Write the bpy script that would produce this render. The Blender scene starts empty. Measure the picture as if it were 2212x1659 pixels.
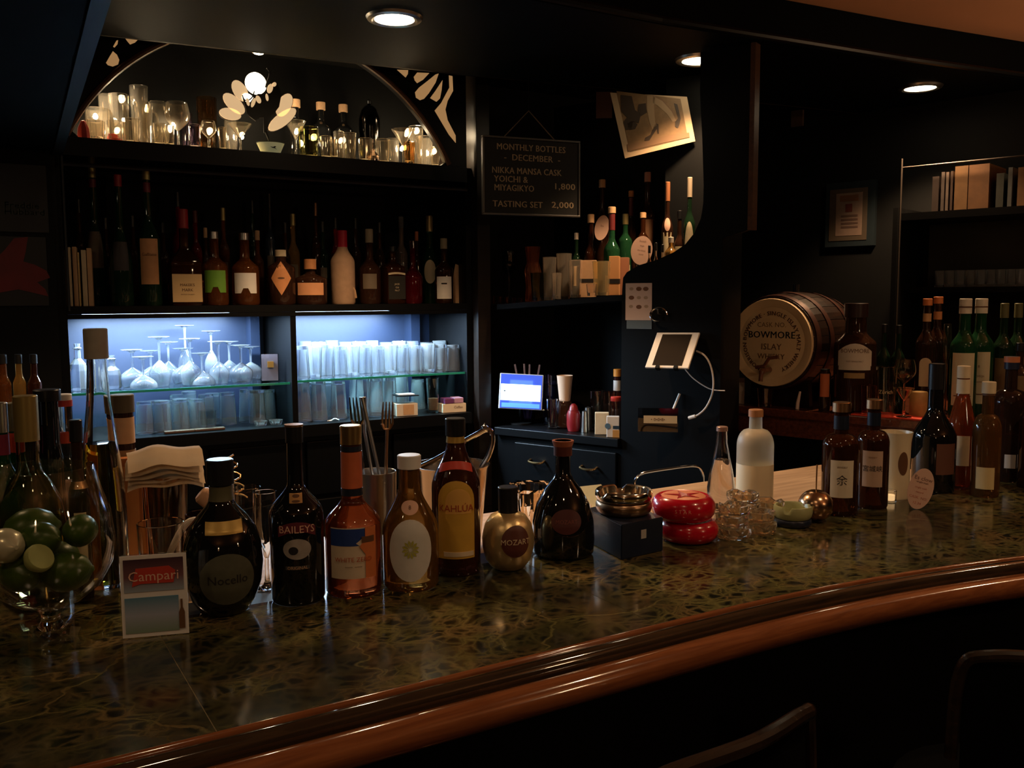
import bpy, bmesh, math, random
from mathutils import Vector, Matrix
R_ = math.radians
SC = bpy.context.scene
COL = SC.collection
random.seed(7)

# ---------------------------------------------------------------- camera
YAW, PITCH, ROLL, F = 0.54177, -0.094634, -0.0050586, 1960.2
CAM = Vector((0, 0, 1.53))
W0, H0 = 2212, 1659
fw = Vector((math.sin(YAW)*math.cos(PITCH), math.cos(YAW)*math.cos(PITCH), math.sin(PITCH)))
r0 = Vector((math.cos(YAW), -math.sin(YAW), 0)); u0 = r0.cross(fw)
rt = r0*math.cos(ROLL)+u0*math.sin(ROLL); up = -r0*math.sin(ROLL)+u0*math.cos(ROLL)
cd = bpy.data.cameras.new('camera'); cam = bpy.data.objects.new('camera', cd); COL.objects.link(cam)
cam.matrix_world = Matrix(((rt.x, up.x, -fw.x, CAM.x), (rt.y, up.y, -fw.y, CAM.y), (rt.z, up.z, -fw.z, CAM.z), (0, 0, 0, 1)))
cd.sensor_fit = 'HORIZONTAL'; cd.sensor_width = 36; cd.lens = F/W0*36; cd.clip_start = 0.01
SC.camera = cam
# ---------------------------------------------------------------- world, exposure
w = bpy.data.worlds.new('world'); SC.world = w; w.use_nodes = True
w.node_tree.nodes['Background'].inputs[0].default_value = (0.5, 0.42, 0.38, 1)
w.node_tree.nodes['Background'].inputs[1].default_value = 0.0
SC.view_settings.view_transform = 'Standard'; SC.view_settings.look = 'None'
SC.view_settings.gamma = 1; SC.view_settings.use_curve_mapping = False
SC.view_settings.exposure = 0.0
SC.cycles.max_bounces = 14; SC.cycles.transmission_bounces = 14; SC.cycles.glossy_bounces = 5
SC.cycles.diffuse_bounces = 3; SC.cycles.transparent_max_bounces = 16
SC.cycles.sample_clamp_indirect = 4; SC.cycles.use_denoising = True

# ---------------------------------------------------------------- measuring helpers (a view direction meets a real plane)
def ray(px, py): return fw*F + rt*(px-W0/2) - up*(py-H0/2)
def onplane(px, py, P, n):
    d = ray(px, py); P = Vector(P); n = Vector(n)
    return CAM + d*((P-CAM).dot(n)/d.dot(n))
def onz(px, py, z): return onplane(px, py, (0, 0, z), (0, 0, 1))
def ony(px, py, Y): return onplane(px, py, (0, Y, 0), (0, 1, 0))
def proj(p):
    q = Vector(p)-CAM; z = q.dot(fw); return (W0/2+F*q.dot(rt)/z, H0/2-F*q.dot(up)/z, z)
def scl(p): return proj(p)[2]/F            # metres per pixel at a point
def col(px, P, n, z):                      # point of a vertical plane seen in column px at height z
    y = 700
    for _ in range(4):
        q = onplane(px, y, P, n); q.z = z; y = proj(q)[1]
    return q
def colY(px, Y, z): return col(px, (0, Y, 0), (0, 1, 0), z)
def hgt(p, yt):                            # height above p whose top is seen in row yt
    d = Vector((p.x, p.y, 0)); x = proj(p)[0]
    return onplane(x, yt, p, d).z-p.z
def face(p): return math.atan2(-p.x, p.y)  # turn that points local -Y to the guests' side

# ---------------------------------------------------------------- objects
def tag(o, label=None, cat=None, group=None, kind=None):
    if label: o['label'] = label
    if cat: o['category'] = cat
    if group: o['group'] = group
    if kind: o['kind'] = kind
    return o
def empty(name, label, cat, loc, rz=0, group=None):
    o = bpy.data.objects.new(name, None); COL.objects.link(o); o.empty_display_size = .02
    o.location = loc; o.rotation_euler = (0, 0, rz)
    return tag(o, label, cat, group)
def obj(name, bm, mat, parent=None, smooth=True, loc=None, rot=None):
    me = bpy.data.meshes.new(name)
    if smooth:
        for f in bm.faces: f.smooth = True
        bmesh.ops.recalc_face_normals(bm, faces=bm.faces)
        for e in bm.edges:
            if len(e.link_faces) == 2 and e.calc_face_angle(0) > .6: e.smooth = False
    else:
        bmesh.ops.recalc_face_normals(bm, faces=bm.faces)
    bm.to_mesh(me); bm.free()
    for m in (mat if isinstance(mat, (list, tuple)) else [mat]): me.materials.append(m)
    o = bpy.data.objects.new(name, me); COL.objects.link(o)
    if parent: o.parent = parent
    if loc is not None: o.location = loc
    if rot is not None: o.rotation_euler = rot
    return o
def struct(name, bm, mat, parent=None, smooth=False):
    o = obj(name, bm, mat, parent, smooth)
    if parent is None: o['kind'] = 'structure'
    return o
def NB(): return bmesh.new()
def box(bm, x0, x1, y0, y1, z0, z1, bev=0):
    r = bmesh.ops.create_cube(bm, size=1); vs = r['verts']
    for v in vs:
        v.co = Vector(((x0+x1)/2+v.co.x*(x1-x0), (y0+y1)/2+v.co.y*(y1-y0), (z0+z1)/2+v.co.z*(z1-z0)))
    if bev:
        es = {e for v in vs for e in v.link_edges}
        bmesh.ops.bevel(bm, geom=list(es), offset=bev, segments=2, profile=.5, affect='EDGES')
    return bm
def bx(*a): return box(NB(), *a)
def lathe(bm, prof, seg=28, sq=0, flat=1, cx=0, cy=0, zf=None):
    rings = []
    for (r, z) in prof:
        if r < 1e-6: rings.append([bm.verts.new((cx, cy, z))]); continue
        ring = []
        for i in range(seg):
            a = 2*math.pi*i/seg+math.pi/seg
            k = 1
            if sq:
                m = max(abs(math.cos(a)), abs(math.sin(a))); k = 1+sq*(min(1/m, 1.28)-1)
            ring.append(bm.verts.new((cx+r*k*math.cos(a), cy+r*k*math.sin(a)*flat, z)))
        rings.append(ring)
    for A, B in zip(rings, rings[1:]):
        if len(A) == 1 and len(B) == 1: continue
        n = max(len(A), len(B))
        for i in range(n):
            j = (i+1) % n
            if len(A) == 1: bm.faces.new((A[0], B[j], B[i]))
            elif len(B) == 1: bm.faces.new((A[i], A[j], B[0]))
            else: bm.faces.new((A[i], A[j], B[j], B[i]))
    return bm
def LA(prof, seg=28, **k): return lathe(NB(), prof, seg, **k)
def tube(bm, pts, r, seg=8, closed=False):
    pts = [Vector(p) for p in pts]; n = len(pts); rings = []
    rr = r if isinstance(r, (list, tuple)) else [r]*n
    prev = None
    for i, p in enumerate(pts):
        t = (pts[(i+1) % n]-pts[i-1]) if closed else (pts[min(i+1, n-1)]-pts[max(i-1, 0)])
        t.normalize()
        a = t.cross(Vector((0, 0, 1))) if prev is None else prev-t*prev.dot(t)
        if a.length < 1e-4: a = t.cross(Vector((0, 1, 0)))
        a.normalize(); prev = a; b = t.cross(a)
        rings.append([bm.verts.new(p+(a*math.cos(2*math.pi*k/seg)+b*math.sin(2*math.pi*k/seg))*rr[i]) for k in range(seg)])
    m = n if closed else n-1
    for i in range(m):
        A, B = rings[i], rings[(i+1) % n]
        for k in range(seg): bm.faces.new((A[k], A[(k+1) % seg], B[(k+1) % seg], B[k]))
    if not closed: bm.faces.new(rings[0]); bm.faces.new(rings[-1][::-1])
    return bm
def TU(*a, **k): return tube(NB(), *a, **k)
def smooth_pts(pts, n=6):                  # Catmull-Rom
    pts = [Vector(p) for p in pts]; out = []
    for i in range(len(pts)-1):
        p0, p1, p2, p3 = pts[max(i-1, 0)], pts[i], pts[i+1], pts[min(i+2, len(pts)-1)]
        for k in range(n):
            t = k/n
            out.append(.5*((2*p1)+(p2-p0)*t+(2*p0-5*p1+4*p2-p3)*t*t+(3*p1-p0-3*p2+p3)*t**3))
    out.append(pts[-1]); return out
def prism(bm, poly, y0, y1):               # outline in (x,z), thick along y
    a = [bm.verts.new((x, y0, z)) for x, z in poly]; b = [bm.verts.new((x, y1, z)) for x, z in poly]
    bm.faces.new(a); bm.faces.new(b[::-1]); n = len(poly)
    for i in range(n): bm.faces.new((a[i], b[i], b[(i+1) % n], a[(i+1) % n]))
    return bm
def PR(*a): return prism(NB(), *a)
def slab_xy(poly, z0, z1):
    bm = NB()
    a = [bm.verts.new((x, y, z0)) for x, y in poly]; b = [bm.verts.new((x, y, z1)) for x, y in poly]
    bm.faces.new(a[::-1]); bm.faces.new(b); n = len(poly)
    for i in range(n): bm.faces.new((a[i], a[(i+1) % n], b[(i+1) % n], b[i]))
    return bm
# ---------------------------------------------------------------- materials
MC = {}
def mat(name, c, rough=.5, metal=0, trans=0, ior=1.45, emit=0, ec=None, coat=0, noise=0, nscale=30, bump=0, alpha=None):
    if name in MC: return MC[name]
    m = bpy.data.materials.new(name); m.use_nodes = True; nt = m.node_tree; b = nt.nodes['Principled BSDF']
    b.inputs['Base Color'].default_value = (*c, 1); b.inputs['Roughness'].default_value = rough
    b.inputs['Metallic'].default_value = metal; b.inputs['IOR'].default_value = ior
    b.inputs['Transmission Weight'].default_value = trans; b.inputs['Coat Weight'].default_value = coat
    if emit:
        b.inputs['Emission Color'].default_value = (*(ec or c), 1); b.inputs['Emission Strength'].default_value = emit
    if noise or bump:
        tc = nt.nodes.new('ShaderNodeTexCoord'); n = nt.nodes.new('ShaderNodeTexNoise'); n.inputs['Scale'].default_value = nscale
        n.inputs['Detail'].default_value = 5
        nt.links.new(tc.outputs['Object'], n.inputs['Vector'])
        if noise:
            mx = nt.nodes.new('ShaderNodeMix'); mx.data_type = 'RGBA'; mx.blend_type = 'MIX'
            nt.links.new(n.outputs['Fac'], mx.inputs[0])
            mx.inputs[6].default_value = (*[v*(1-noise) for v in c], 1); mx.inputs[7].default_value = (*[min(1, v*(1+noise)) for v in c], 1)
            nt.links.new(mx.outputs[2], b.inputs['Base Color'])
        if bump:
            bp = nt.nodes.new('ShaderNodeBump'); bp.inputs['Strength'].default_value = bump; bp.inputs['Distance'].default_value = .002
            nt.links.new(n.outputs['Fac'], bp.inputs['Height']); nt.links.new(bp.outputs[0], b.inputs['Normal'])
    MC[name] = m; return m
def glass(name, c, rough=.0, ior=1.48): return mat(name, c, rough, 0, 1, ior)
def liquor(name, c, t=.55, rough=.04): return mat(name, c, rough, 0, t, 1.4)
def thin(name, c=(1, 1, 1), ior=1.5, edge=.0):   # sheet glass: passes light straight on, reflects by angle
    if name in MC: return MC[name]
    m = bpy.data.materials.new(name); m.use_nodes = True; nt = m.node_tree; nt.nodes.clear()
    o = nt.nodes.new('ShaderNodeOutputMaterial'); mx = nt.nodes.new('ShaderNodeMixShader'); t = nt.nodes.new('ShaderNodeBsdfTransparent')
    g = nt.nodes.new('ShaderNodeBsdfGlossy'); lw = nt.nodes.new('ShaderNodeLayerWeight'); lw.inputs[0].default_value = .5; pw = nt.nodes.new('ShaderNodeMath'); pw.operation = 'POWER'; pw.inputs[1].default_value = 4; nt.links.new(lw.outputs['Facing'], pw.inputs[0]); f = nt.nodes.new('ShaderNodeMath'); f.operation = 'MULTIPLY_ADD'; f.inputs[1].default_value = .85; f.inputs[2].default_value = .055; nt.links.new(pw.outputs[0], f.inputs[0])
    t.inputs[0].default_value = (*c, 1); g.inputs['Roughness'].default_value = .02
    nt.links.new(f.outputs[0], mx.inputs[0]); nt.links.new(t.outputs[0], mx.inputs[1]); nt.links.new(g.outputs[0], mx.inputs[2])
    nt.links.new(mx.outputs[0], o.inputs[0]); MC[name] = m; return m
def wood(name, c1, c2, rough=.35, scale=(2, 30, 30), coat=0, bump=.05):
    if name in MC: return MC[name]
    m = mat(name, c1, rough, coat=coat); nt = m.node_tree; b = nt.nodes['Principled BSDF']
    tc = nt.nodes.new('ShaderNodeTexCoord'); mp = nt.nodes.new('ShaderNodeMapping'); mp.inputs['Scale'].default_value = scale
    n = nt.nodes.new('ShaderNodeTexNoise'); n.inputs['Scale'].default_value = 3; n.inputs['Detail'].default_value = 8; n.inputs['Distortion'].default_value = .6
    cr = nt.nodes.new('ShaderNodeValToRGB'); cr.color_ramp.elements[0].color = (*c1, 1); cr.color_ramp.elements[1].color = (*c2, 1)
    cr.color_ramp.elements[0].position = .35; cr.color_ramp.elements[1].position = .65
    nt.links.new(tc.outputs['Object'], mp.inputs[0]); nt.links.new(mp.outputs[0], n.inputs['Vector']); nt.links.new(n.outputs['Fac'], cr.inputs[0])
    nt.links.new(cr.outputs[0], b.inputs['Base Color'])
    bp = nt.nodes.new('ShaderNodeBump'); bp.inputs['Strength'].default_value = bump; bp.inputs['Distance'].default_value = .001
    nt.links.new(n.outputs['Fac'], bp.inputs['Height']); nt.links.new(bp.outputs[0], b.inputs['Normal'])
    return m
def marble():
    m = mat('green_marble', (.02, .025, .012), .13); nt = m.node_tree; b = nt.nodes['Principled BSDF']
    N = nt.nodes.new; L = nt.links.new
    tc = N('ShaderNodeTexCoord')
    mp = N('ShaderNodeMapping'); mp.inputs['Rotation'].default_value = (0, 0, .5); mp.inputs['Scale'].default_value = (1, 1.25, 1); L(tc.outputs['Object'], mp.inputs[0])
    n1 = N('ShaderNodeTexNoise'); n1.inputs['Scale'].default_value = 9; n1.inputs['Detail'].default_value = 6; L(mp.outputs[0], n1.inputs['Vector'])
    ad = N('ShaderNodeVectorMath'); ad.operation = 'MULTIPLY_ADD'; ad.inputs[1].default_value = (.12, .12, .12); L(n1.outputs['Color'], ad.inputs[0]); L(mp.outputs[0], ad.inputs[2])
    def veins(scale, width):
        v = N('ShaderNodeTexVoronoi'); v.feature = 'DISTANCE_TO_EDGE'; v.inputs['Scale'].default_value = scale; L(ad.outputs[0], v.inputs['Vector'])
        r = N('ShaderNodeMapRange'); r.inputs['From Min'].default_value = 0; r.inputs['From Max'].default_value = width; r.inputs['To Min'].default_value = 1; r.inputs['To Max'].default_value = 0
        L(v.outputs['Distance'], r.inputs[0]); return r
    a, c, e = veins(16, .13), veins(40, .26), veins(2.6, .012)
    n2 = N('ShaderNodeTexNoise'); n2.inputs['Scale'].default_value = 5; n2.inputs['Detail'].default_value = 3; L(mp.outputs[0], n2.inputs['Vector'])
    r2 = N('ShaderNodeMapRange'); r2.inputs['From Min'].default_value = .33; r2.inputs['From Max'].default_value = .60; L(n2.outputs['Fac'], r2.inputs[0])
    def mul(x, y):
        k = N('ShaderNodeMath'); k.operation = 'MULTIPLY'; L(x, k.inputs[0])
        if isinstance(y, float): k.inputs[1].default_value = y
        else: L(y, k.inputs[1])
        return k.outputs[0]
    def mx(x, y):
        k = N('ShaderNodeMath'); k.operation = 'MAXIMUM'; L(x, k.inputs[0]); L(y, k.inputs[1]); return k.outputs[0]
    s = mx(mul(a.outputs[0], 1.0), mul(c.outputs[0], .8)); s = mul(s, r2.outputs[0]); s = mx(s, mul(c.outputs[0], .22)); s = mx(s, mul(e.outputs[0], .75))
    n3 = N('ShaderNodeTexNoise'); n3.inputs['Scale'].default_value = 14; L(mp.outputs[0], n3.inputs['Vector'])
    cr = N('ShaderNodeValToRGB'); cr.color_ramp.elements[0].color = (.155, .135, .045, 1); cr.color_ramp.elements[1].color = (.19, .13, .05, 1)
    cr.color_ramp.elements[0].position = .45; cr.color_ramp.elements[1].position = .62; L(n3.outputs['Fac'], cr.inputs[0])
    k = N('ShaderNodeMix'); k.data_type = 'RGBA'; L(s, k.inputs[0]); k.inputs[6].default_value = (.009, .010, .006, 1); L(cr.outputs[0], k.inputs[7])
    L(k.outputs[2], b.inputs['Base Color'])
    return m
def peel(name, c1, c2):
    m = mat(name, c1, .35, noise=.5, nscale=60, bump=.3); return m

BLACK = mat('black_lacquer', (.0028, .003, .0035), .36, noise=.3, nscale=8)
BLACKM = mat('black_matt', (.0022, .0024, .0026), .7, noise=.3, nscale=12)
DWOOD = wood('dark_wood', (.006, .004, .003), (.012, .007, .005), .35)
BROWN = wood('brown_varnished_wood', (.19, .060, .022), (.28, .095, .035), .13, (3, 40, 40), coat=1)
BOARD = wood('pale_board', (.36, .21, .10), (.50, .31, .16), .5, (2, 18, 18))
BRASS = mat('brass', (.7, .45, .2), .22, 1)
CHROME = mat('chrome', (.75, .75, .76), .12, 1)
STEEL = mat('brushed_steel', (.6, .58, .55), .28, 1)
COPPER = mat('copper_cap', (.72, .42, .22), .3, 1)
GOLD = mat('gold_cap', (.75, .5, .2), .3, 1)
GLASS = mat('clear_glass', (.92, .97, 1), .02, 0, .93, 1.48)
GLASSW = mat('warm_glass', (1, .96, .89), 0, 0, 1, 1.48)
GLASSG = glass('green_glass', (.05, .32, .12))
GLASSD = glass('dark_green_glass', (.02, .08, .035))
CREAM = mat('cream_paper', (.72, .58, .38), .7, noise=.08, nscale=60)
WHITEP = mat('white_paper', (.78, .74, .68), .65, noise=.05, nscale=50)
WHITEC = mat('white_plastic', (.75, .72, .68), .4)
ORANGEL = mat('orange_paper', (.62, .26, .10), .7, noise=.15, nscale=60)
TANP = mat('tan_paper', (.55, .33, .18), .7, noise=.15, nscale=60)
PINKP = mat('pink_paper', (.75, .45, .33), .7, noise=.06)
REDM = mat('red_cap', (.45, .02, .02), .35)
BLKCAP = mat('black_cap', (.012, .012, .013), .3)
INK = mat('black_ink', (.015, .012, .012), .6)
INKB = mat('brown_ink', (.12, .05, .02), .6)
CORK = mat('cork', (.55, .33, .18), .75, noise=.25, nscale=300)
PALEL = mat('pale_lettering', (.62, .50, .33), .6)
WAX = mat('red_wax', (.30, .015, .02), .35)
AMBER = liquor('amber_spirit', (.30, .09, .02), .75)
DAMBER = liquor('dark_amber_spirit', (.055, .016, .006), .55)
BROWNG = liquor('brown_bottle_glass', (.045, .018, .010), .35)
BLACKG = mat('black_bottle_glass', (.006, .006, .006), .05, coat=.5)
GOLDL = liquor('golden_spirit', (.75, .42, .12), .85)
GRN = liquor('green_bottle_glass', (.02, .10, .04), .5)
REDL = liquor('red_spirit', (.25, .01, .01), .6)
# ---------------------------------------------------------------- labels wrapped round a body
def rfun(prof):
    def f(z):
        for (r1, z1), (r2, z2) in zip(prof, prof[1:]):
            if min(z1, z2)-1e-9 <= z <= max(z1, z2)+1e-9 and abs(z2-z1) > 1e-7:
                return r1+(r2-r1)*(z-z1)/(z2-z1)
        return prof[-1][0]
    return f
def wrapco(x, z, rf, off, flat=1, sq=0):
    r = max(rf(z), .003)
    if sq > .5: return Vector((x, -(r*flat+off), z))
    a = x/(r+off); return Vector(((r+off)*math.sin(a), -(r+off)*math.cos(a)*flat, z))
def outline(shape, w, h, n=32):
    if shape == 'disc': return [(w/2*math.cos(2*math.pi*i/n), h/2*math.sin(2*math.pi*i/n)) for i in range(n)]
    if shape == 'diamond': pts = [(0, -h/2), (w/2, 0), (0, h/2), (-w/2, 0)]
    elif shape == 'arch':
        top = [(w/2*math.cos(math.pi*i/12), h/2-w/2+w/2*math.sin(math.pi*i/12)) for i in range(13)]
        pts = [(-w/2, -h/2), (w/2, -h/2)]+top
    elif shape == 'band':                 # arched ribbon
        pts = [(w*(i/8-.5), -h/2+h*.35*math.cos(math.pi*(i/8-.5))) for i in range(9)]+[(w*(.5-i/8), h/2-h*.35*(1-math.cos(math.pi*(.5-i/8)))) for i in range(9)]
    elif shape == 'notch':
        pts = [(-w/2, -h/2), (-w*.2, -h/2), (-w*.12, -h*.25), (w*.12, -h*.25), (w*.2, -h/2), (w/2, -h/2), (w/2, h/2), (-w/2, h/2)]
    else: pts = [(-w/2, -h/2), (w/2, -h/2), (w/2, h/2), (-w/2, h/2)]
    out = []
    for (a, b), (c, d) in zip(pts, pts[1:]+pts[:1]):
        k = max(1, int(math.hypot(c-a, d-b)/max(w, h)*14))
        for i in range(k): out.append((a+(c-a)*i/k, b+(d-b)*i/k))
    return out
def sheet(shape, w, h, zc, rf, off=.0006, flat=1, sq=0, xc=0, rings=7):
    bm = NB(); ol = outline(shape, w, h); prev = None
    for k in range(rings, 0, -1):
        t = k/rings
        ring = [bm.verts.new(wrapco(xc+x*t, zc+z*t, rf, off, flat, sq)) for x, z in ol]
        if prev is None:
            sk = [bm.verts.new(wrapco(xc+x, zc+z, rf, -.0004, flat, sq)) for x, z in ol]; prev = sk
        for i in range(len(ol)):
            j = (i+1) % len(ol); bm.faces.new((prev[i], prev[j], ring[j], ring[i]))
        prev = ring
    c = bm.verts.new(wrapco(xc, zc, rf, off, flat, sq))
    for i in range(len(ol)): bm.faces.new((prev[i], prev[(i+1) % len(ol)], c))
    return bm
def text_geo(s, size, align='CENTER', space=1):
    cu = bpy.data.curves.new('t', 'FONT'); cu.body = s; cu.size = size; cu.align_x = align; cu.align_y = 'CENTER'
    cu.resolution_u = 2; cu.space_character = space
    o = bpy.data.objects.new('t', cu); COL.objects.link(o)
    dg = bpy.context.evaluated_depsgraph_get(); me = bpy.data.meshes.new_from_object(o.evaluated_get(dg))
    vs = [v.co.copy() for v in me.vertices]; fs = [tuple(p.vertices) for p in me.polygons]
    bpy.data.objects.remove(o); bpy.data.curves.remove(cu); bpy.data.meshes.remove(me)
    return vs, fs
def text_bm(s, size, fn, space=1, bm=None, align='CENTER', bold=0):
    vs, fs = text_geo(s, size, align, space); bm = bm or NB()
    for d in ([0] if not bold else [-bold, 0, bold]):
        q = [bm.verts.new(fn(v.x+d, v.y)) for v in vs]
        for f in fs:
            try: bm.faces.new([q[i] for i in f])
            except ValueError: pass
    return bm

# ---------------------------------------------------------------- bottles and glasses
def bprof(H, R, rn, s0, s1, zc, foot=1, heel=.006, style='smooth'):
    p = [(0, .002), (R*.82*foot, .002), (R*.93*foot, 0), (R*foot, heel)]
    n = 9
    p.append((R, s0*H))
    for i in range(1, n+1):
        t = i/n
        k = {'smooth': .5-.5*math.cos(math.pi*t), 'round': 1-math.sqrt(max(0, 1-t*t)), 'cone': t}[style]
        p.append((R+(rn-R)*k, (s0+(s1-s0)*t)*H))
    p.append((rn*.96, zc)); return p
def bottle(nm, lab, grp, p, H, R, rn=None, s0=.62, s1=.74, m=None, cap=(None, .08, 1.12), labels=(), wraps=(), sq=0, flat=1, rz=None,
           prof=None, style='smooth', seg=24, cat='bottle', fill=None, foot=1):
    rn = rn or R*.36; rz = face(p) if rz is None else rz
    root = empty(nm, lab, cat, p, rz, grp)
    cm, ch, cr = cap; zc = H*(1-ch)+.001
    pf = prof or bprof(H, R, rn, s0, s1, zc, foot, style=style)
    if cm is None: zc = H
    body = LA(pf+[(0, pf[-1][1])], seg, sq=sq, flat=flat)
    if fill:                                # clear bottle: hollow wall with its own liquid
        t = .0025; inner = [(max(r-t, 0), z) for r, z in pf[3:]]; inner[0] = (inner[0][0], .008)
        body.free(); body = LA(pf+[(inner[-1][0], pf[-1][1])]+inner[::-1]+[(0, .008)], seg, sq=sq, flat=flat)
        lm, lv = fill; rf = rfun(inner); zs = [z for r, z in inner if z < lv*H]+[lv*H]
        lp = [(0, .0085)]+[(max(rf(z)-.0004, .001), max(z, .0085)) for z in zs]+[(0, lv*H)]
        obj('liquid', LA(lp, seg, sq=sq, flat=flat), lm, root)
    obj('body', body, m, root)
    if cm is not None:
        rc = pf[-1][0]*cr; z0 = H*(1-ch)
        obj('cap', LA([(0, z0), (rc, z0), (rc, H-.0015), (rc-.0015, H), (0, H)], min(seg, 24)), cm, root)
    rf = rfun(pf)
    for l in labels:
        k_i = 0
        lo = obj(l.get('n', 'label'), sheet(l['s'], l['w'], l['h'], l['z']*H, rf, l.get('off', .0007), flat, sq, l.get('x', 0)), l['m'], root)
        for (s, size, dz, tm) in l.get('t', ()):
            obj('lettering', text_bm(s, size, lambda x, z, q=l, d=dz: wrapco(q.get('x', 0)+x, q['z']*H+d+z, rf, q.get('off', .0007)+(.0006 if not q.get('p') else .00045*len(q['p'])+.0006), flat, sq)), tm, lo)
        for (s2, w2, h2, dx, dz, m2) in l.get('p', ()):
            k_i += 1; obj('printed_patch', sheet(s2, w2, h2, l['z']*H+dz, rf, l.get('off', .0007)+.00045*k_i, flat, sq, l.get('x', 0)+dx, 7), m2, lo)
    for (z0, z1, wm) in wraps:
        rw = rf if z0 < 1-ch-1e-6 or cm is None else (lambda z: pf[-1][0]*cr)
        q = [(rw(z0*H)+.0003, z0*H)]+[(rw((z0+(z1-z0)*i/4)*H)+.0009, (z0+(z1-z0)*i/4)*H) for i in range(5)]+[(rw(z1*H)+.0003, z1*H)]
        obj('neck_band', LA(q, min(seg, 24), sq=sq if z0 < .3 else 0, flat=flat), wm, root)
    return root
def cup(bm, H, r0, r1, t=.002, base=.008, seg=24, belly=0, up=False, z=0):
    """tumbler; up=True stands it on its rim"""
    n = 6; o = [(r0+(r1-r0)*i/n+belly*math.sin(math.pi*i/n), H*i/n) for i in range(n+1)]
    i_ = [(max(r-t, .001), max(zz, base)) for r, zz in o]
    pf = [(0, .0)]+o+[(o[-1][0]-t*.5, H+.0008)]+i_[::-1]+[(0, base)]
    if up: pf = [(r, H-zz+.001) for r, zz in pf]
    return lathe(bm, [(r, z+zz) for r, zz in pf], seg)
def stem_prof(H, rb, rf, rim=None, hb=.45, up=False, style='wine', t=.0014):
    """stemmed glass; hb = share of the height taken by the bowl"""
    rim = rim or rb*.8; zb = H*(1-hb); o = []
    for i in range(11):
        q = i/10
        if style == 'cone': r = .003+(rb-.003)*q
        elif style == 'coupe': r = rb*math.sin(math.pi/2*min(1, q*1.15+.05))
        else:
            r = rb*math.sin(math.pi*min(q/1.1+.02, .5)) if q < .5 else rb+(rim-rb)*((q-.5)*2)**1.6
        o.append((max(r, .003), zb+q*hb*H))
    i_ = [(max(r-t, .0015), zz+t) for r, zz in o]
    pf = [(0, 0), (rf, 0), (rf, .0012), (rf*.4, .004), (.0045, .010), (.0032, zb*.5), (.0035, zb-.002)]+o+[(o[-1][0]-t*.5, H+.0008)]+[(r, min(zz, H)) for r, zz in i_[::-1]]+[(0, zb+.003)]
    if up: pf = [(r, H-zz+.001) for r, zz in pf]
    return pf
def single(nm, lab, cat, grp, bm, m, p, rz=0, smooth=True):
    o = obj(nm, bm, m, None, smooth); o.location = p; o.rotation_euler = (0, 0, rz); return tag(o, lab, cat, grp)
ORD = ['first', 'second', 'third', 'fourth', 'fifth', 'sixth', 'seventh', 'eighth', 'ninth', 'tenth', 'eleventh', 'twelfth', 'thirteenth', 'fourteenth', 'fifteenth', 'sixteenth', 'seventeenth', 'eighteenth']

for _m in (BLACK, BLACKM): _m.node_tree.nodes['Principled BSDF'].inputs['Specular IOR Level'].default_value = .22
# ================================================================ lamps
def spot(p, tgt, power, ang, blend=.6, size=.03, c=(1, .72, .42), parent=None):
    ld = bpy.data.lights.new('spot', 'SPOT'); ld.energy = power; ld.spot_size = R_(ang); ld.spot_blend = blend; ld.shadow_soft_size = size; ld.color = c
    o = bpy.data.objects.new('spot_lamp', ld); COL.objects.link(o); d = Vector(tgt)-Vector(p)
    o.rotation_euler = d.to_track_quat('-Z', 'Y').to_euler(); o.location = p
    return o
SZ = 2.24                                   # underside of the dropped ceiling over the bar
WARM = (1, .63, .34)
LAMPGLOW = mat('lamp_glow', (1, .85, .62), emit=22, ec=(1, .80, .52))
CLAMP = mat('bright_lamp_glow', (1, .85, .62), emit=60, ec=(1, .84, .6))
def downlight(x, y, z, lab, power=9, ang=100, r=.058, grp='ceiling downlights', glow=None, ring=STEEL):
    t = empty('ceiling_downlight', lab, 'lamp', (x, y, z), 0, grp)
    obj('trim_ring', LA([(r*.86, -.0005), (r*.88, -.007), (r*1.0, -.010), (r*1.18, -.007), (r*1.25, -.0005), (r*.86, -.0005)], 32), ring, t)
    obj('bulb', LA([(0, -.0065), (r*.5, -.006), (r*.82, -.003), (r*.82, -.0005), (0, -.0005)], 24), glow or LAMPGLOW, t)
    spot((x, y, z-.045), (x, y, 0), power, ang, .5, .03, WARM)
    return t
P1, P2, P3 = onz(852, 37, SZ), onz(1510, 127, SZ), onz(1988, 187, SZ)
LP = 40
downlight(P1.x, P1.y, SZ, 'round recessed ceiling lamp above the arched niche, leftmost of the three lit', LP, 110)
downlight(P2.x, P2.y, SZ, 'round recessed ceiling lamp above the photo of dancing legs, middle of three', LP*.7, 110)
downlight(P3.x, P3.y, SZ, 'round recessed ceiling lamp over the barrel ledge, rightmost of the three lit', LP, 110)
CZ = 2.36                                   # higher ceiling over the guests
for i, (x, y, e) in enumerate(((-.75, .75, 6), (.35, .30, 5), (1.55, .45, 12), (2.8, .5, 8))):  # unseen lamps, added for the glints on the bottles
    ld = spot((x, y, CZ-.02), (x, y, 0), e, 150, .8, .03, WARM)
    bm = NB(); lathe(bm, [(0, .001), (.045, .001), (.05, .006), (0, .006)], 20)
    t = empty('ceiling_downlight', 'added round ceiling lamp over the guests behind the view, %s from the left' % ['first', 'second', 'third', 'fourth'][i], 'lamp', (x, y, CZ-.008), 0, 'added ceiling lamps over the guests')
    obj('bulb', bm, LAMPGLOW, t)
# one lamp of the bar's row stands left of the view, over the bottles at the left end
t = downlight(-.15, 2.2, 1.929, 'round recessed ceiling lamp left of the view', 9, 110)

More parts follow.
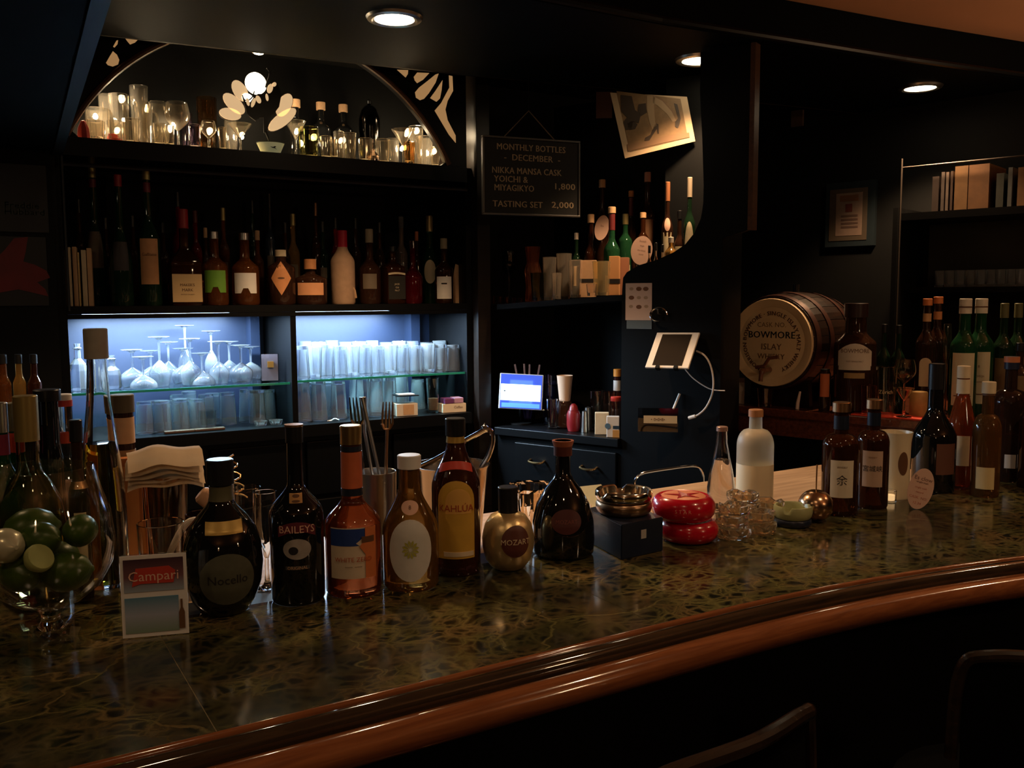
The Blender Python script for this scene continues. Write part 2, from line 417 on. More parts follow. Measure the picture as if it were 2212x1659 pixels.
for i, (x, y, z, e) in enumerate(((-.9, -1.2, 1.75, 5), (1.9, -.9, 1.80, 9))):   # unseen fill lamps added to lift the ceiling and the bottle labels
    t = empty('fill_lamp', 'added fill lamp with warm shade behind the guests, %s of two' % ('left' if i == 0 else 'right'), 'lamp', (x, y, z), 0, 'added fill lamps behind the guests')
    obj('shade', LA([(.09, -.07), (.06, .08)], 20), mat('fill_lamp_shade', (.8, .5, .25), .7, emit=1.5, ec=(1, .6, .3)), t)
    obj('pole', TU([(0, 0, -.06), (0, 0, -z)], .012, 8), BRASS, t)
    ld = bpy.data.lights.new('fill_bulb', 'POINT'); ld.energy = e; ld.shadow_soft_size = .06; ld.color = (1, .66, .38)
    o = bpy.data.objects.new('fill_bulb', ld); COL.objects.link(o); o.location = (x, y, z+.12)
t = empty('added_uplighter', 'added unseen uplighter washing the ceiling over the guests, right of the view', 'lamp', (3.1, .75, 1.75))
obj('bowl', LA([(0, 0), (.05, .01), (.09, .05), (.085, .05), (.045, .016), (0, .008)], 24), BRASS, t); obj('pole', TU([(0, 0, 0), (0, 0, -1.75)], .012, 8), BRASS, t)
spot((3.1, .75, 1.84), (2.9, 1.2, 3), 14, 140, .6, .04, (1, .62, .34))  # uplighter added out of view to brighten the warm ceiling
# ================================================================ the setting
def q(*a): return a
FLOOR = wood('dark_floor_boards', (.02, .011, .006), (.035, .02, .01), .4)
CEILB = mat('dark_painted_ceiling', (.0015, .0024, .0034), .6, noise=.2, nscale=6)
CEILO = mat('warm_plaster_ceiling', (.60, .29, .15), .8, noise=.06, nscale=5)
struct('floor', bx(-2, 4.6, -2.5, 3.4, -.05, 0), FLOOR)
CEILB.node_tree.nodes['Principled BSDF'].inputs['Specular IOR Level'].default_value = .06
struct('ceiling', bx(-2, 4.6, -2.5, 3.4, CZ, CZ+.05), CEILO)
sof = [(-2, 1.93), (1.6, 1.90), (2.03, 1.862), (2.5, 1.825), (3.03, 1.764), (3.6, 1.66), (4.5, 1.40), (4.5, 2.3), (2.9, 2.42), (2.25, 2.50), (1.45, 2.626), (.9, 2.68), (.36, 2.73), (-2, 2.75)]
struct('ceiling_dropped', slab_xy(sof, SZ, CZ-.001), CEILB)
struct('trim_1', TU([(x, y-.004, SZ+.012) for x, y in sof[:7]], .010, 8), BLACK)
struct('trim_2', TU([(x, y, SZ+.004) for x, y in sof[7:14]], .006, 8), DWOOD)
struct('ceiling_recess', bx(-2, 4.5, 2.3, 3.3, CZ-.012, CZ-.002), BLACKM)
# low bulkhead over the left end with its rounded wooden edge
struct('ceiling_bulkhead', slab_xy([(-2, 1.2), (.165, 1.2), (.236, 2.80), (-2, 2.8)], 1.93, SZ-.001), CEILB)
struct('trim_3', bx(-.012, .012, -.8, .8, -.012, .03), mat('worn_dark_trim', (.010, .013, .018), .45)); o = bpy.data.objects['trim_3']
o.location = (.206, 2.0, 1.935); o.rotation_euler = (0, 0, -math.atan2(.071, 1.6))
struct('wall_back', bx(-2, 4.5, 3.14, 3.24, 0, CZ-.012), BLACKM)
struct('wall_left', bx(-2.1, -2, -2.5, 3.3, 0, CZ), BLACKM)
struct('wall_front', bx(-2, 4.6, -2.6, -2.5, 0, CZ), mat('far_dim_wall', (.05, .03, .02), .8, noise=.2))
T2 = Vector((.275, -.961, 0)); N2 = Vector((.961, .275, 0))       # run and outward direction of the right-hand wall
E0 = Vector((2.27, 2.16, 0))
RWP = E0+N2*.80
def runbox(E, T, N, s0, s1, d0, d1, z0, z1, bev=0):
    bm = bx(s0, s1, d0, d1, z0, z1, bev)
    for v in bm.verts: v.co = E+T*v.co.x+N*v.co.y+Vector((0, 0, v.co.z))
    return bm
struct('wall_right', runbox(RWP, T2, N2, -1.2, 4.9, 0, .1, 0, CZ), BLACKM)
# left pier with the picture rail
struct('wall_pier', bx(-2, .222, 2.78, 3.14, 0, 1.93), BLACKM)

# ---------------------------------------------------------------- back bar carcass
YB = 2.8
bb = empty('back_bar_cabinet', 'black lacquered back bar cabinet with two lit glass compartments and an open bottle shelf', 'cabinet', (.885, YB, 0))
def part(nm, bm, m, par=bb, smooth=False, lab=None):
    o = obj(nm, bm, m, par, smooth)
    if par.location.length and smooth is not None: o.matrix_parent_inverse = Matrix.Translation(-par.location)
    if lab: o['label'] = lab
    return o
BLUEW = mat('blue_grey_cabinet_back', (.005, .012, .034), .5, noise=.12, nscale=14)
part('side_panel', bx(.222, .246, YB, 3.12, 0, 1.975), BLACK)
part('side_panel', bx(1.502, 1.525, YB, 3.12, 0, 1.975), BLACK)
part('top_lip', bx(.246, 1.502, YB-.003, YB+.006, 1.477, 1.4895), BLACK)
part('divider', bx(.875, .893, YB, 3.12, 1.10, 1.49), BLACK)
part('bottle_shelf', bx(.246, 1.502, YB-.004, 3.12, 1.490, 1.512), BLACK)
part('upper_shelf', bx(.246, 1.502, YB-.012, 3.12, 1.925, 1.975), BLACK)
part('reflector_panel', bx(.25, 1.498, YB+.014, 3.10, 1.9752, 1.9770), mat('reflector_cream', (.75, .62, .42), .4), lab='cream reflector panel added under the upper shelf glasses')  # pale panel added to brighten the glasses standing on it
part('counter_ledge', bx(.246, 1.502, YB-.03, 3.12, 1.095, 1.133), BLACK)
part('back_panel', bx(.246, 1.502, 3.10, 3.12, 1.133, 1.49), BLUEW, lab='bluish grey back of the lit compartments')
part('back_panel', bx(.246, 1.502, 3.10, 3.12, 1.512, 1.925), BLACKM)
part('inner_post', bx(.815, .845, 3.04, 3.10, 1.133, 1.49), BLUEW)
part('inner_post', bx(1.40, 1.435, 3.04, 3.10, 1.133, 1.49), BLUEW)
part('base_cabinet', bx(.246, 1.502, YB+.01, 3.12, 0, 1.095), BLACK)
part('upper_moulding', TU([(.246, YB-.012, 1.90), (1.502, YB-.012, 1.90)], .006, 6), DWOOD)
hp = [(545, 1003), (742, 985), (900, 968)]
for i, (x0, x1) in enumerate(((.25, .60), (.61, .90), (.91, 1.20), (1.21, 1.50))):
    d = part('drawer', bx(x0+.006, x1-.006, YB-.006, YB+.01, .90, 1.075, .003), BLACK)
    xc = (x0+x1)/2
    h = obj('handle', TU(smooth_pts([(xc-.035, YB-.006, 1.005), (xc-.033, YB-.024, 1.0), (xc, YB-.03, .996), (xc+.033, YB-.024, 1.0), (xc+.035, YB-.006, 1.005)], 4), .0042, 8), BRASS, d)
    h.matrix_parent_inverse = Matrix.Translation(-bb.location)
    part('cupboard_door', bx(x0+.006, x1-.006, YB-.006, YB+.01, .10, .885, .003), BLACK)
# glass shelves
GEDGE = mat('green_edged_glass', (.75, 1, .92), .0, 0, 1, 1.5)
for i, (x0, x1, z) in enumerate(((.248, .873, 1.268), (.895, 1.5, 1.272))):
    single('glass_shelf', ['green-edged glass shelf carrying upturned stemware in the left lit compartment', 'green-edged glass shelf carrying short tumblers in the right lit compartment'][i],
           'shelf', None, bx(x0, x1, YB+.015, 3.03, z-.007, z), thin('thin_green_glass', (.80, .97, .93), 1.5), (0, 0, 0), smooth=False)
    obj('front_edge', bx(x0, x1, YB+.012, YB+.0152, z-.007, z), mat('green_glass_edge', (.02, .30, .24), .1, coat=.5), bpy.data.objects['glass_shelf' + ('.001' if i else '')], False)['label'] = 'teal ground edge'
# light strips of the two compartments
LEDM = mat('cold_strip_glow', (.6, .8, 1), emit=14, ec=(.45, .68, 1))
for i, (x0, x1) in enumerate(((.30, .76), (.93, 1.33))):
    t = empty('light_strip', ['cold white light strip under the top of the left compartment', 'cold white light strip under the top of the right compartment'][i], 'lamp', ((x0+x1)/2, 3.06, 1.489))
    obj('housing', bx(-(x1-x0)/2, (x1-x0)/2, -.02, .02, -.0025, .0006), BLACK, t, False)
    obj('tube', bx(-(x1-x0)/2+.01, (x1-x0)/2-.01, -.012, .012, -.007, -.003), LEDM, t, False)
    for (yy, e) in ((3.03, 7.0), (2.87, 26)):
        ld = bpy.data.lights.new('strip', 'AREA'); ld.shape = 'RECTANGLE'; ld.size = x1-x0; ld.size_y = .03; ld.energy = e; ld.color = (.58, .80, 1)
        lo = bpy.data.objects.new('strip_light', ld); COL.objects.link(lo); lo.location = ((x0+x1)/2, yy, 1.474)
# ---------------------------------------------------------------- arched front of the upper niche
AX, AZ, AR = .85, 1.69, .644
arch = empty('arched_niche_front', 'black fretwork panel with a round arch and cream petal cut-outs over the upper shelf', 'panel', (AX, YB, 1.975))
def apart(nm, bm, m, smooth=False, lab=None): return part(nm, bm, m, arch, smooth, lab)
bm = NB(); n = 40; a0 = math.asin((1.976-AZ)/AR)
angs = [a0+(math.pi-2*a0)*i/n for i in range(n+1)]
for y in (YB-.012, YB+.012): pass
xs = [(AX+AR*math.cos(a), AZ+AR*math.sin(a)) for a in angs]
poly = [(1.502, 1.976)]+xs+[(.225, 1.976), (.225, 2.345), (1.502, 2.345)]
# build as quads between the arch and the outer edge
def outer(x, z):
    dx, dz = x-AX, z-AZ; k = min(((1.502-AX)/dx if dx > 0 else (.225-AX)/dx) if abs(dx) > 1e-6 else 9, (2.345-AZ)/dz); return (AX+dx*k, AZ+dz*k)
rings = []
for y in (YB-.010, YB+.010):
    rings.append(([bm.verts.new((x, y, z)) for x, z in xs], [bm.verts.new((outer(x, z)[0], y, max(outer(x, z)[1], 1.976))) for x, z in xs]))
for i in range(n):
    for k, (A, B) in enumerate(rings): bm.faces.new((A[i], A[i+1], B[i+1], B[i]))
    bm.faces.new((rings[0][0][i], rings[0][0][i+1], rings[1][0][i+1], rings[1][0][i]))
    bm.faces.new((rings[0][1][i], rings[0][1][i+1], rings[1][1][i+1], rings[1][1][i]))
apart('fretwork_board', bm, BLACK)
apart('board_corner', PR([(1.405, 1.976), (1.502, 1.976), (1.502, 2.04)], YB-.0102, YB+.0102), BLACK)
apart('board_corner', PR([(.295, 1.976), (.225, 2.04), (.225, 1.976)], YB-.0102, YB+.0102), BLACK)
apart('arch_trim', TU([(x, YB-.012, z) for x, z in [(AX+(AR+.008)*math.cos(a), AZ+(AR+.008)*math.sin(a)) for a in angs]], .0085, 8), wood('arch_trim_wood', (.09, .04, .02), (.13, .06, .03), .35), True)
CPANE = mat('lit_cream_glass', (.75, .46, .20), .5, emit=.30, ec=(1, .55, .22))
def crop2(x, y): return (600+x/4.81, 60+y/4.81)
def crop1(x, y): return (140+x/3.95, 60+y/3.95)
panes = [(crop2, [(1240, 435), (1355, 440), (1352, 480), (1330, 515)]),
         (crop2, [(1415, 510), (1450, 465), (1575, 470), (1510, 540), (1450, 575), (1425, 545)]),
         (crop2, [(1672, 475), (1640, 570), (1570, 680), (1520, 738), (1480, 752), (1438, 725), (1428, 670), (1470, 620), (1560, 550), (1640, 485)]),
         (crop2, [(1712, 545), (1702, 650), (1685, 735), (1650, 768), (1585, 730), (1640, 655)]),
         (crop2, [(1780, 495), (1815, 502), (1822, 655), (1765, 760), (1742, 850), (1765, 960), (1848, 1120), (1850, 1195), (1780, 1110), (1632, 860), (1700, 780), (1785, 620)]),
         (crop1, [(510, 80), (640, 85), (600, 125), (558, 142), (535, 115)]),
         (crop1, [(455, 105), (450, 140), (425, 168), (412, 160), (440, 110)]),
         (crop1, [(410, 200), (445, 230), (465, 275), (455, 312), (410, 330), (368, 318), (352, 298), (385, 240)])]
for fn, pl in panes:
    P = [ony(*fn(x, y), YB-.012) for x, y in pl]
    apart('cream_pane', PR([(p.x, p.z) for p in P], YB-.0125, YB-.006), CPANE)
# mirrored petals on the left spandrel that the bulkhead hides only from the front
# ---------------------------------------------------------------- interior lamps of the arch niche
def niche_lamp(x, z, e, lab, y=2.93, glow=LAMPGLOW):
    t = empty('niche_lamp', lab, 'lamp', (x, y, z), 0, 'lamps inside the arched niche')
    obj('bulb', LA([(0, -.010), (.014, -.006), (.019, 0), (.019, .004), (0, .004)], 16), glow, t)
    obj('holder', LA([(.021, -.002), (.025, .004), (.025, .012), (0, .012)], 16), STEEL, t)
    if z < 2.25: obj('bracket', TU([(0, 0, .008), (0, -.1185, .008)], .004, 6), BLACK, t)
    spot((x, y, z-.014), (x, y, 0), e, 150, .7, .02, (1, .74, .45))
zt = CZ-.026
niche_lamp(colY(558, 2.93, zt).x, 2.305, 5, 'small lamp at the crown of the arched niche, seen lit above the bird ornament')
niche_lamp(.33, 2.20, 14, 'small lamp added unseen behind the left side of the arch')  # side lamps added out of sight to brighten both ends of the shelf
niche_lamp(1.40, 2.20, 14, 'small lamp added unseen behind the right side of the arch')
# ---------------------------------------------------------------- corner pilaster and the angled wall with the notch
struct('wall_pilaster', bx(1.526, 1.575, 2.76, 3.14, 0, CZ-.012), DWOOD)
W0P = Vector((1.606, 2.673, 0)); TW = Vector((.39, -.92, 0)).normalized(); NW = Vector((-TW.y, TW.x, 0))   # NW points away from the guests
def ws(px, py, off=0):                      # (run along the angled wall, height)
    p = onplane(px, py, W0P+NW*off, NW); return ((p-W0P).dot(TW), p.z)
def wp(px, z, off=0): return col(px, W0P+NW*off, NW, z)
def wpoint(s, off, z): return W0P+TW*s+NW*off+Vector((0, 0, z))
SP = ws(1343, 700)[0]
curve = [ws(*p) for p in ((1343, 650), (1344, 625), (1346, 600), (1354, 588), (1380, 573), (1420, 561), (1455, 545), (1480, 528), (1500, 503), (1514, 472), (1519, 440), (1520, 400), (1517, 300), (1512, 200))]
send = ws(1618, 400)[0]; slow = ws(1558, 700)[0]
poly = [(SP, 0), (slow, 0), (slow, 1.70), (send, 1.72), (send, SZ-.002), (curve[-1][0], SZ-.002)]+curve[::-1]
bm = NB()
a = [bm.verts.new(wpoint(s, 0, z)) for s, z in poly]; b = [bm.verts.new(wpoint(s, .022, z)) for s, z in poly]
bm.faces.new(a); bm.faces.new(b[::-1])
for i in range(len(poly)): j = (i+1) % len(poly); bm.faces.new((a[i], b[i], b[j], a[j]))
struct('wall_partition', bm, BLACK)
struct('trim_4', runbox(W0P, TW, NW, send, send+.014, -.006, .03, 1.72, SZ-.002), BROWN if 0 else wood('partition_edge_wood', (.06, .028, .015), (.09, .04, .02), .4))
corner = empty('corner_cabinet', 'black corner cabinet with an open shelf of glasses and drawers below', 'cabinet', W0P)
def cpart(nm, s0, s1, d0, d1, z0, z1, m, bev=0, lab=None):
    bm = runbox(W0P*0, TW, NW, s0, s1, d0, d1, z0, z1, bev); o = obj(nm, bm, m, corner, False)
    if lab: o['label'] = lab
    return o
S0 = -.06
cpart('counter_top', S0, SP, -.02, .36, 1.055, 1.082, BLACK, .002)
cpart('back_panel', S0, .47, .36, .375, 0, SZ-.01, BLACKM)
cpart('back_panel', .47, .72, .215, .23, 0, SZ-.01, BLACKM)
cpart('side_panel', .715, .73, .023, .23, 0, SZ-.01, BLACK)
cpart('base_cabinet', S0, SP, 0, .36, 0, 1.055, BLACK)
cpart('side_panel', SP-.004, SP+.012, .023, .36, 1.082, 1.50, BLACK)
for i in range(2):
    s0 = .02+i*.205; bm = runbox(W0P*0, TW, NW, s0, s0+.195, -.012, 0, .90, 1.035, .003); d = obj('drawer', bm, BLACK, corner, False)
    sc = s0+.098
    pts = [TW*(sc+a)+NW*b+Vector((0, 0, .975+c)) for a, b, c in ((-.028, -.012, .006), (-.026, -.03, .002), (0, -.036, 0), (.026, -.03, .002), (.028, -.012, .006))]
    obj('handle', TU(smooth_pts(pts, 4), .004, 8), BRASS, d)
def shz(s): return 1.508+.030*min(max(s/.43, 0), 1.05)           # the shelf sags towards the pilaster
bm = NB(); vs = []
for s in (S0, .46):
    for d in (0.0, .355):
        for dz in (-.018, 0): vs.append(bm.verts.new(TW*s+NW*d+Vector((0, 0, shz(s)+dz))))
for f in ((0, 1, 3, 2), (4, 6, 7, 5), (0, 4, 5, 1), (2, 3, 7, 6), (1, 5, 7, 3), (0, 2, 6, 4)): bm.faces.new([vs[i] for i in f])
obj('shelf', bm, BLACK, corner, False)
cpart('shelf', .462, .714, .024, .214, 1.50, 1.535, BLACK)
cpart('riser_step', .20, .455, .205, .355, 1.54, 1.585, BLACK, lab='raised step for the back bottles')

# ---------------------------------------------------------------- ledge along the right-hand wall
RED = mat('red_mat', (.80, .07, .035), .45, noise=.15)
ledge = empty('side_ledge', 'dark red-brown wooden ledge along the right-hand wall under the cask', 'shelf', E0)
def lpart(nm, s0, s1, d0, d1, z0, z1, m, bev=0):
    return obj(nm, runbox(E0*0, T2, N2, s0, s1, d0, d1, z0, z1, bev), m, ledge, False)
LZ = 1.16
REDW = wood('red_brown_wood', (.10, .028, .014), (.18, .05, .022), .25, coat=.4)
lpart('top_board', -.20, 1.05, 0, .79, LZ-.028, LZ, REDW, .004)
lpart('front_rail', -.18, 1.03, .012, .03, LZ-.09, LZ-.029, REDW)
lpart('cupboard', -.18, .84, .035, .79, 0, LZ-.029, BLACK)

# ================================================================ the bar counter
def cy(X): return 1.0-.17*max(0, X-.95)**2 if X < 1.7 else 1.0-.17*.75**2-.255*(X-1.7)
def ext(X): return .27*max(0, X-1.62)
MAR = marble()
bar = empty('bar_counter', 'long bar counter with green marble top and rounded brown wooden nosing', 'counter', (.9, 1.0, 0))
def bpart(nm, bm, m, smooth=False):
    o = obj(nm, bm, m, bar, smooth); o.matrix_parent_inverse = Matrix.Translation(-bar.location); return o
seams = [-1.2, -.413, .217, .85, 1.478, 2.10, 2.42]
DEP = .395
for x0, x1 in zip(seams, seams[1:]):
    g = .0006; n = 6; X = [x0+g+(x1-x0-2*g)*i/n for i in range(n+1)]
    bpart('marble_slab', slab_xy([(x, cy(x)) for x in X]+[(x, 1.80 if x1 < .3 else cy(x)+DEP+ext(x)) for x in X[::-1]], 1.02, 1.05), MAR)
XS = [-1.2+.1*i for i in range(36)]+[2.42]
bpart('inner_panel', bx(-1.2, .216, 1.70, 1.76, 0, 1.0195), BLACKM)
bpart('seam_grout', slab_xy([(x, cy(x)+.002) for x in XS]+[(x, cy(x)+DEP-.002+ext(x)) for x in XS[::-1]], 1.015, 1.0494), mat('pale_grout', (.24, .18, .09), .6))
def sweep(pf, closed=True):
    bm = NB(); rings = []
    for x in (XS if max(a for a, b in pf) < .2 else [.218]+[v for v in XS if .25 < v] if max(a for a, b in pf) < .7 else [.218]+[v for v in XS if .25 < v < 2.25]+[2.27]): rings.append([bm.verts.new((x, 1.0+a if a > .7 else cy(x)+a+(ext(x) if a > .3 else 0), 1.05+b)) for a, b in pf])
    k = len(pf)
    for A, B in zip(rings, rings[1:]):
        for i in range(k if closed else k-1): bm.faces.new((A[i], A[(i+1) % k], B[(i+1) % k], B[i]))
    bm.faces.new(rings[0]); bm.faces.new(rings[-1][::-1]); return bm
def arc(cx, cz, r, a0, a1, n=8): return [(cx+r*math.cos(R_(a0+(a1-a0)*i/n)), cz+r*math.sin(R_(a0+(a1-a0)*i/n))) for i in range(n+1)]
bpart('inner_bead', sweep([(0, -.02)]+arc(-.0045, -.001, .0045, 0, 180, 8)+[(-.009, -.02)]), BROWN, True)
bpart('rounded_groove', sweep([(-.009, -.02), (-.009, -.004)]+arc(-.022, -.011, .0135, 80, 178, 8)+[(-.037, -.02)]),
      wood('dark_groove_wood', (.025, .016, .009), (.05, .03, .016), .08, (3, 40, 40), coat=1), True)
bpart('outer_nosing', sweep([(-.033, -.045)]+arc(-.053, -.033, .021, 60, 250, 14)+[(-.045, -.06)]), BROWN, True)
bpart('front_panel', sweep([(.09, -.032), (.09, -1.05), (.13, -1.05), (.13, -.032)]), BLACKM)
bpart('foot_rail', sweep(arc(.03, -.85, .02, 0, 345, 12)), BRASS, True)
bpart('rear_lip', sweep([(DEP+.0005, -.03), (DEP+.0005, 0), (DEP+.012, 0), (DEP+.012, -.03)]), mat('glossy_black_strip', (.01, .01, .012), .12, coat=1))
bpart('service_shelf', sweep([(DEP+.013, -.03), (DEP+.013, -.001), (DEP+.075, -.001), (DEP+.075, -.03)]), BLACK)
bpart('work_board', sweep([(DEP+.076, -.035), (DEP+.076, -.008), (.77, -.008), (.77, -.035)]), BOARD)
bpart('inner_panel', sweep([(DEP+.05, -1.05), (DEP+.05, -.036), (.74, -.036), (.74, -1.05)]), BLACKM)
# two stools with curved back rails, almost lost in the dark
def stool(p0, p1, lab, sag):
    a, b = Vector(p0), Vector(p1); c = (a+b)/2; d = (b-a); yaw = math.atan2(d.y, d.x); wd = d.length
    t = empty('bar_stool', lab, 'stool', (c.x, c.y-.02, 0), yaw, 'dark stools at the bar front')
    pts = smooth_pts([(-wd/2, 0, a.z-.16), (-wd/2+.01, 0, a.z-.03), (-wd*.36, -.02, a.z), (0, -.045, a.z+sag), (wd*.36, -.02, a.z), (wd/2-.01, 0, a.z-.03), (wd/2, 0, a.z-.16)], 6)
    obj('top_rail', TU(pts, .009, 10), wood('stool_rail', (.02, .012, .008), (.035, .02, .012), .25, coat=.6), t)
    bm = NB(); n = 12
    f = [bm.verts.new((-wd/2+.012+(wd-.024)*i/n, -.045*math.sin(math.pi*i/n), a.z-.012)) for i in range(n+1)]
    g = [bm.verts.new((v.co.x, v.co.y-.004, a.z-.22)) for v in f]
    for i in range(n): bm.faces.new((f[i], f[i+1], g[i+1], g[i]))
    bmesh.ops.solidify(bm, geom=bm.faces[:], thickness=.02)
    obj('backrest', bm, BLACKM, t)
    obj('seat', LA([(0, .68), (.17, .68), (.185, .70), (.18, .735), (0, .745)], 28), BLACKM, t).location = (0, .10, 0)
    for sx in (-1, 1):
        for sy in (-1, 1): obj('leg', TU([(sx*.12, .10+sy*.11, .69), (sx*.16, .10+sy*.14, 0)], .014, 8), DWOOD, t)
        obj('back_post', TU([(sx*wd*.42, 0, a.z-.2), (sx*.15, .02, .70)], .010, 8), DWOOD, t)
    obj('foot_ring', TU([(.16*math.cos(2*math.pi*i/24), .10+.145*math.sin(2*math.pi*i/24), .28) for i in range(24)], .007, 8, closed=True), BRASS, t)
stool(onz(1290, 1675, 1.06), onz(1729, 1492, 1.06), 'dark bar stool with curved top rail, nearer of the two in front of the counter', .012)
stool(onz(2035, 1397, 1.02), onz(2500, 1385, 1.02), 'dark bar stool at the right edge, only its flat top rail visible', .0)
# ================================================================ things on the bar counter
CT = 1.0503
def L(s, w, h, z, m, t=(), p=(), n='label', x=0, off=.0007): return dict(s=s, w=w, h=h, z=z, m=m, t=t, p=p, n=n, x=x, off=off)
def on(px, py, z=CT): return onz(px, py, z)
# big snifter of limes
p = on(112, 1372); k = scl(p)
SN = empty('giant_snifter', 'giant clear brandy snifter full of limes at the left end of the counter', 'glass', p, 0)
Hs = hgt(p, 1008)
prof = [(0, .0), (.082, 0), (.083, .0015), (.05, .006), (.020, .012), (.013, .022), (.0125, .032), (.020, .042), (.045, .052), (.070, .072), (.086, .103), (.0905, .135), (.086, .175), (.074, .212), (.066, Hs)]
inn = [(r-.002, z+(.001 if i else .004)) for i, (r, z) in enumerate(prof[8:])]
inn = [(0, .052), (.025, .053)]+[(max(r-.0022, 0), z+.002) for r, z in prof[8:-1]]+[(prof[-1][0]-.0022, Hs)]
obj('bowl', LA(prof[7:]+[(prof[-1][0]-.001, Hs+.0012)]+inn[::-1], 56), thin('snifter_bowl_glass', (.97, .97, .93), 1.55), SN)
obj('stem', LA([(0, .0415)]+[(.020, .0415), (.0125, .032), (.013, .022), (.020, .0125), (0, .0125)], 32), GLASSW, SN)
obj('foot', LA([(0, 0), (.082, 0), (.083, .0015), (.05, .006), (.020, .012), (0, .012)], 48), thin('snifter_bowl_glass'), SN)
LIME = peel('lime_peel', (.045, .085, .006), (.1, .2, .02)); LIMEC = mat('lime_cut_face', (.40, .42, .16), .5, noise=.2)
LEAFS = mat('foil_white', (.80, .72, .55), .25, .3, noise=.25, nscale=40)
def lime(dx, dy, z, s, lab, m=LIME, rz=0, tilt=.3):
    s *= .93
    bm = NB(); lathe(bm, [(0, -.034*s), (.006*s, -.033*s), (.018*s, -.026*s), (.026*s, -.012*s), (.0275*s, 0), (.026*s, .012*s), (.018*s, .026*s), (.006*s, .033*s), (.003*s, .036*s), (0, .036*s)], 20)
    o = single('lime', lab, 'fruit', 'limes inside the giant snifter', bm, m, p+Vector((dx*.92, dy*.92, z+.010)), rz); o.rotation_euler = (1.2+tilt, tilt, rz); return o
rd, fd = Vector((r0.x, r0.y, 0)), Vector((math.sin(YAW), math.cos(YAW), 0))
for (a, b, z, s, lab, rz) in ((-.030, -.022, .088, 1.05, 'dark green lime lowest at the left front of the snifter', .3),
                              (.034, -.012, .087, 1.1, 'bright green lime at the right front of the snifter with a shiny top', 1.2),
                              (-.005, .042, .090, 1.0, 'dark lime deep at the back of the snifter', 2.1), (-.004, -.012, .134, .95, 'yellowish green lime in the middle of the heap', .8),
                              (-.035, .022, .140, 1.2, 'large dark green lime on top of the heap at the left', 1.7), (.042, .022, .138, .9, 'small lime high at the right side of the heap', 2.6)):
    d = rd*a+fd*b; lime(d.x, d.y, z, s, lab, LIME, rz)
d = rd*-.042+fd*-.040; o = lime(d.x, d.y, .132, .95, 'pale wrapped fruit with white foil on the left of the heap', LEAFS, .4)
o.name = 'wrapped_fruit'
d = rd*.014+fd*-.046
o = single('lime_wedge', 'cut lime wedge with pale face on top of the heap', 'fruit', None, LA([(0, -.02), (.014, -.017), (.020, -.006), (.020, .0), (.018, .003), (0, .003)], 20), [LIMEC], p+Vector((d.x, d.y, .128)), 0); o.rotation_euler = (.9, .5, .2)
p2 = on(64, 1318)
single('cherry', 'dark red cherry lying behind the foot of the snifter', 'fruit', None, LA([(0, -.011), (.008, -.009), (.0125, 0), (.009, .009), (.003, .0085), (0, .007)], 18), mat('cherry_skin', (.12, .008, .012), .15, coat=.7), p2+Vector((0, 0, .0115)))
# photo card in its acrylic stand
p = on(338, 1374); k = scl(p)
cs = empty('card_stand', 'small upright card stand with red emblem over a bluish picture, beside the snifter', 'card', p, face(p)-.14)
hh = hgt(p, 1197); ww = 134*k
obj('acrylic_sleeve', bx(-ww/2-.001, ww/2+.001, .0, .004, 0, hh+.001), thin('thin_clear', (.96, .96, .95), 1.45), cs, False)
obj('card', bx(-ww/2, ww/2, -.0012, 0, .001, hh), WHITEC, cs, False)
def gradmat(name, stops, axis='X', rot=None):
    m = mat(name, stops[0][1], .5); nt = m.node_tree; tc = nt.nodes.new('ShaderNodeTexCoord'); s = nt.nodes.new('ShaderNodeSeparateXYZ'); cr = nt.nodes.new('ShaderNodeValToRGB')
    nt.links.new(tc.outputs['Generated'], s.inputs[0]); nt.links.new(s.outputs[axis], cr.inputs[0]); e = cr.color_ramp.elements
    e[0].position, e[0].color = stops[0][0], (*stops[0][1], 1); e[1].position, e[1].color = stops[-1][0], (*stops[-1][1], 1)
    for a, c in stops[1:-1]: x = e.new(a); x.color = (*c, 1)
    nt.links.new(cr.outputs[0], nt.nodes['Principled BSDF'].inputs['Base Color']); return m
obj('upper_picture', bx(-ww*.45, ww*.45, -.0022, -.0012, hh*.56, hh*.955), gradmat('upper_picture_print', [(0, (.30, .36, .42)), (.45, (.16, .07, .08)), (1, (.05, .02, .03))], 'Z'), cs, False)
obj('lower_picture', bx(-ww*.45, ww*.36, -.0022, -.0012, hh*.06, hh*.49), gradmat('lower_picture_print', [(0, (.20, .28, .20)), (.5, (.36, .40, .50)), (1, (.10, .24, .34))], 'Z'), cs, False)
em = obj('red_emblem', PR([(x*ww*.33, hh*.75+z*hh*.12) for x, z in ((-1, -1), (-.6, -.75), (.9, -.8), (1, .4), (.7, .9), (-.8, .8))], -.0032, -.0022), mat('emblem_red', (.5, .05, .03), .4), cs, False)
obj('lettering', text_bm('Campari', .020, lambda x, z: Vector((x, -.0036, hh*.745+z))), PINKP, em, False)
obj('pictured_bottle', PR([(ww*.405+x*ww*.045, hh*.08+z*hh*.36) for x, z in ((-1, 0), (1, 0), (1, .55), (.35, .72), (.35, 1), (-.35, 1), (-.35, .72), (-1, .55))], -.0030, -.0020), mat('picture_brown', (.14, .07, .03), .5), cs, False)
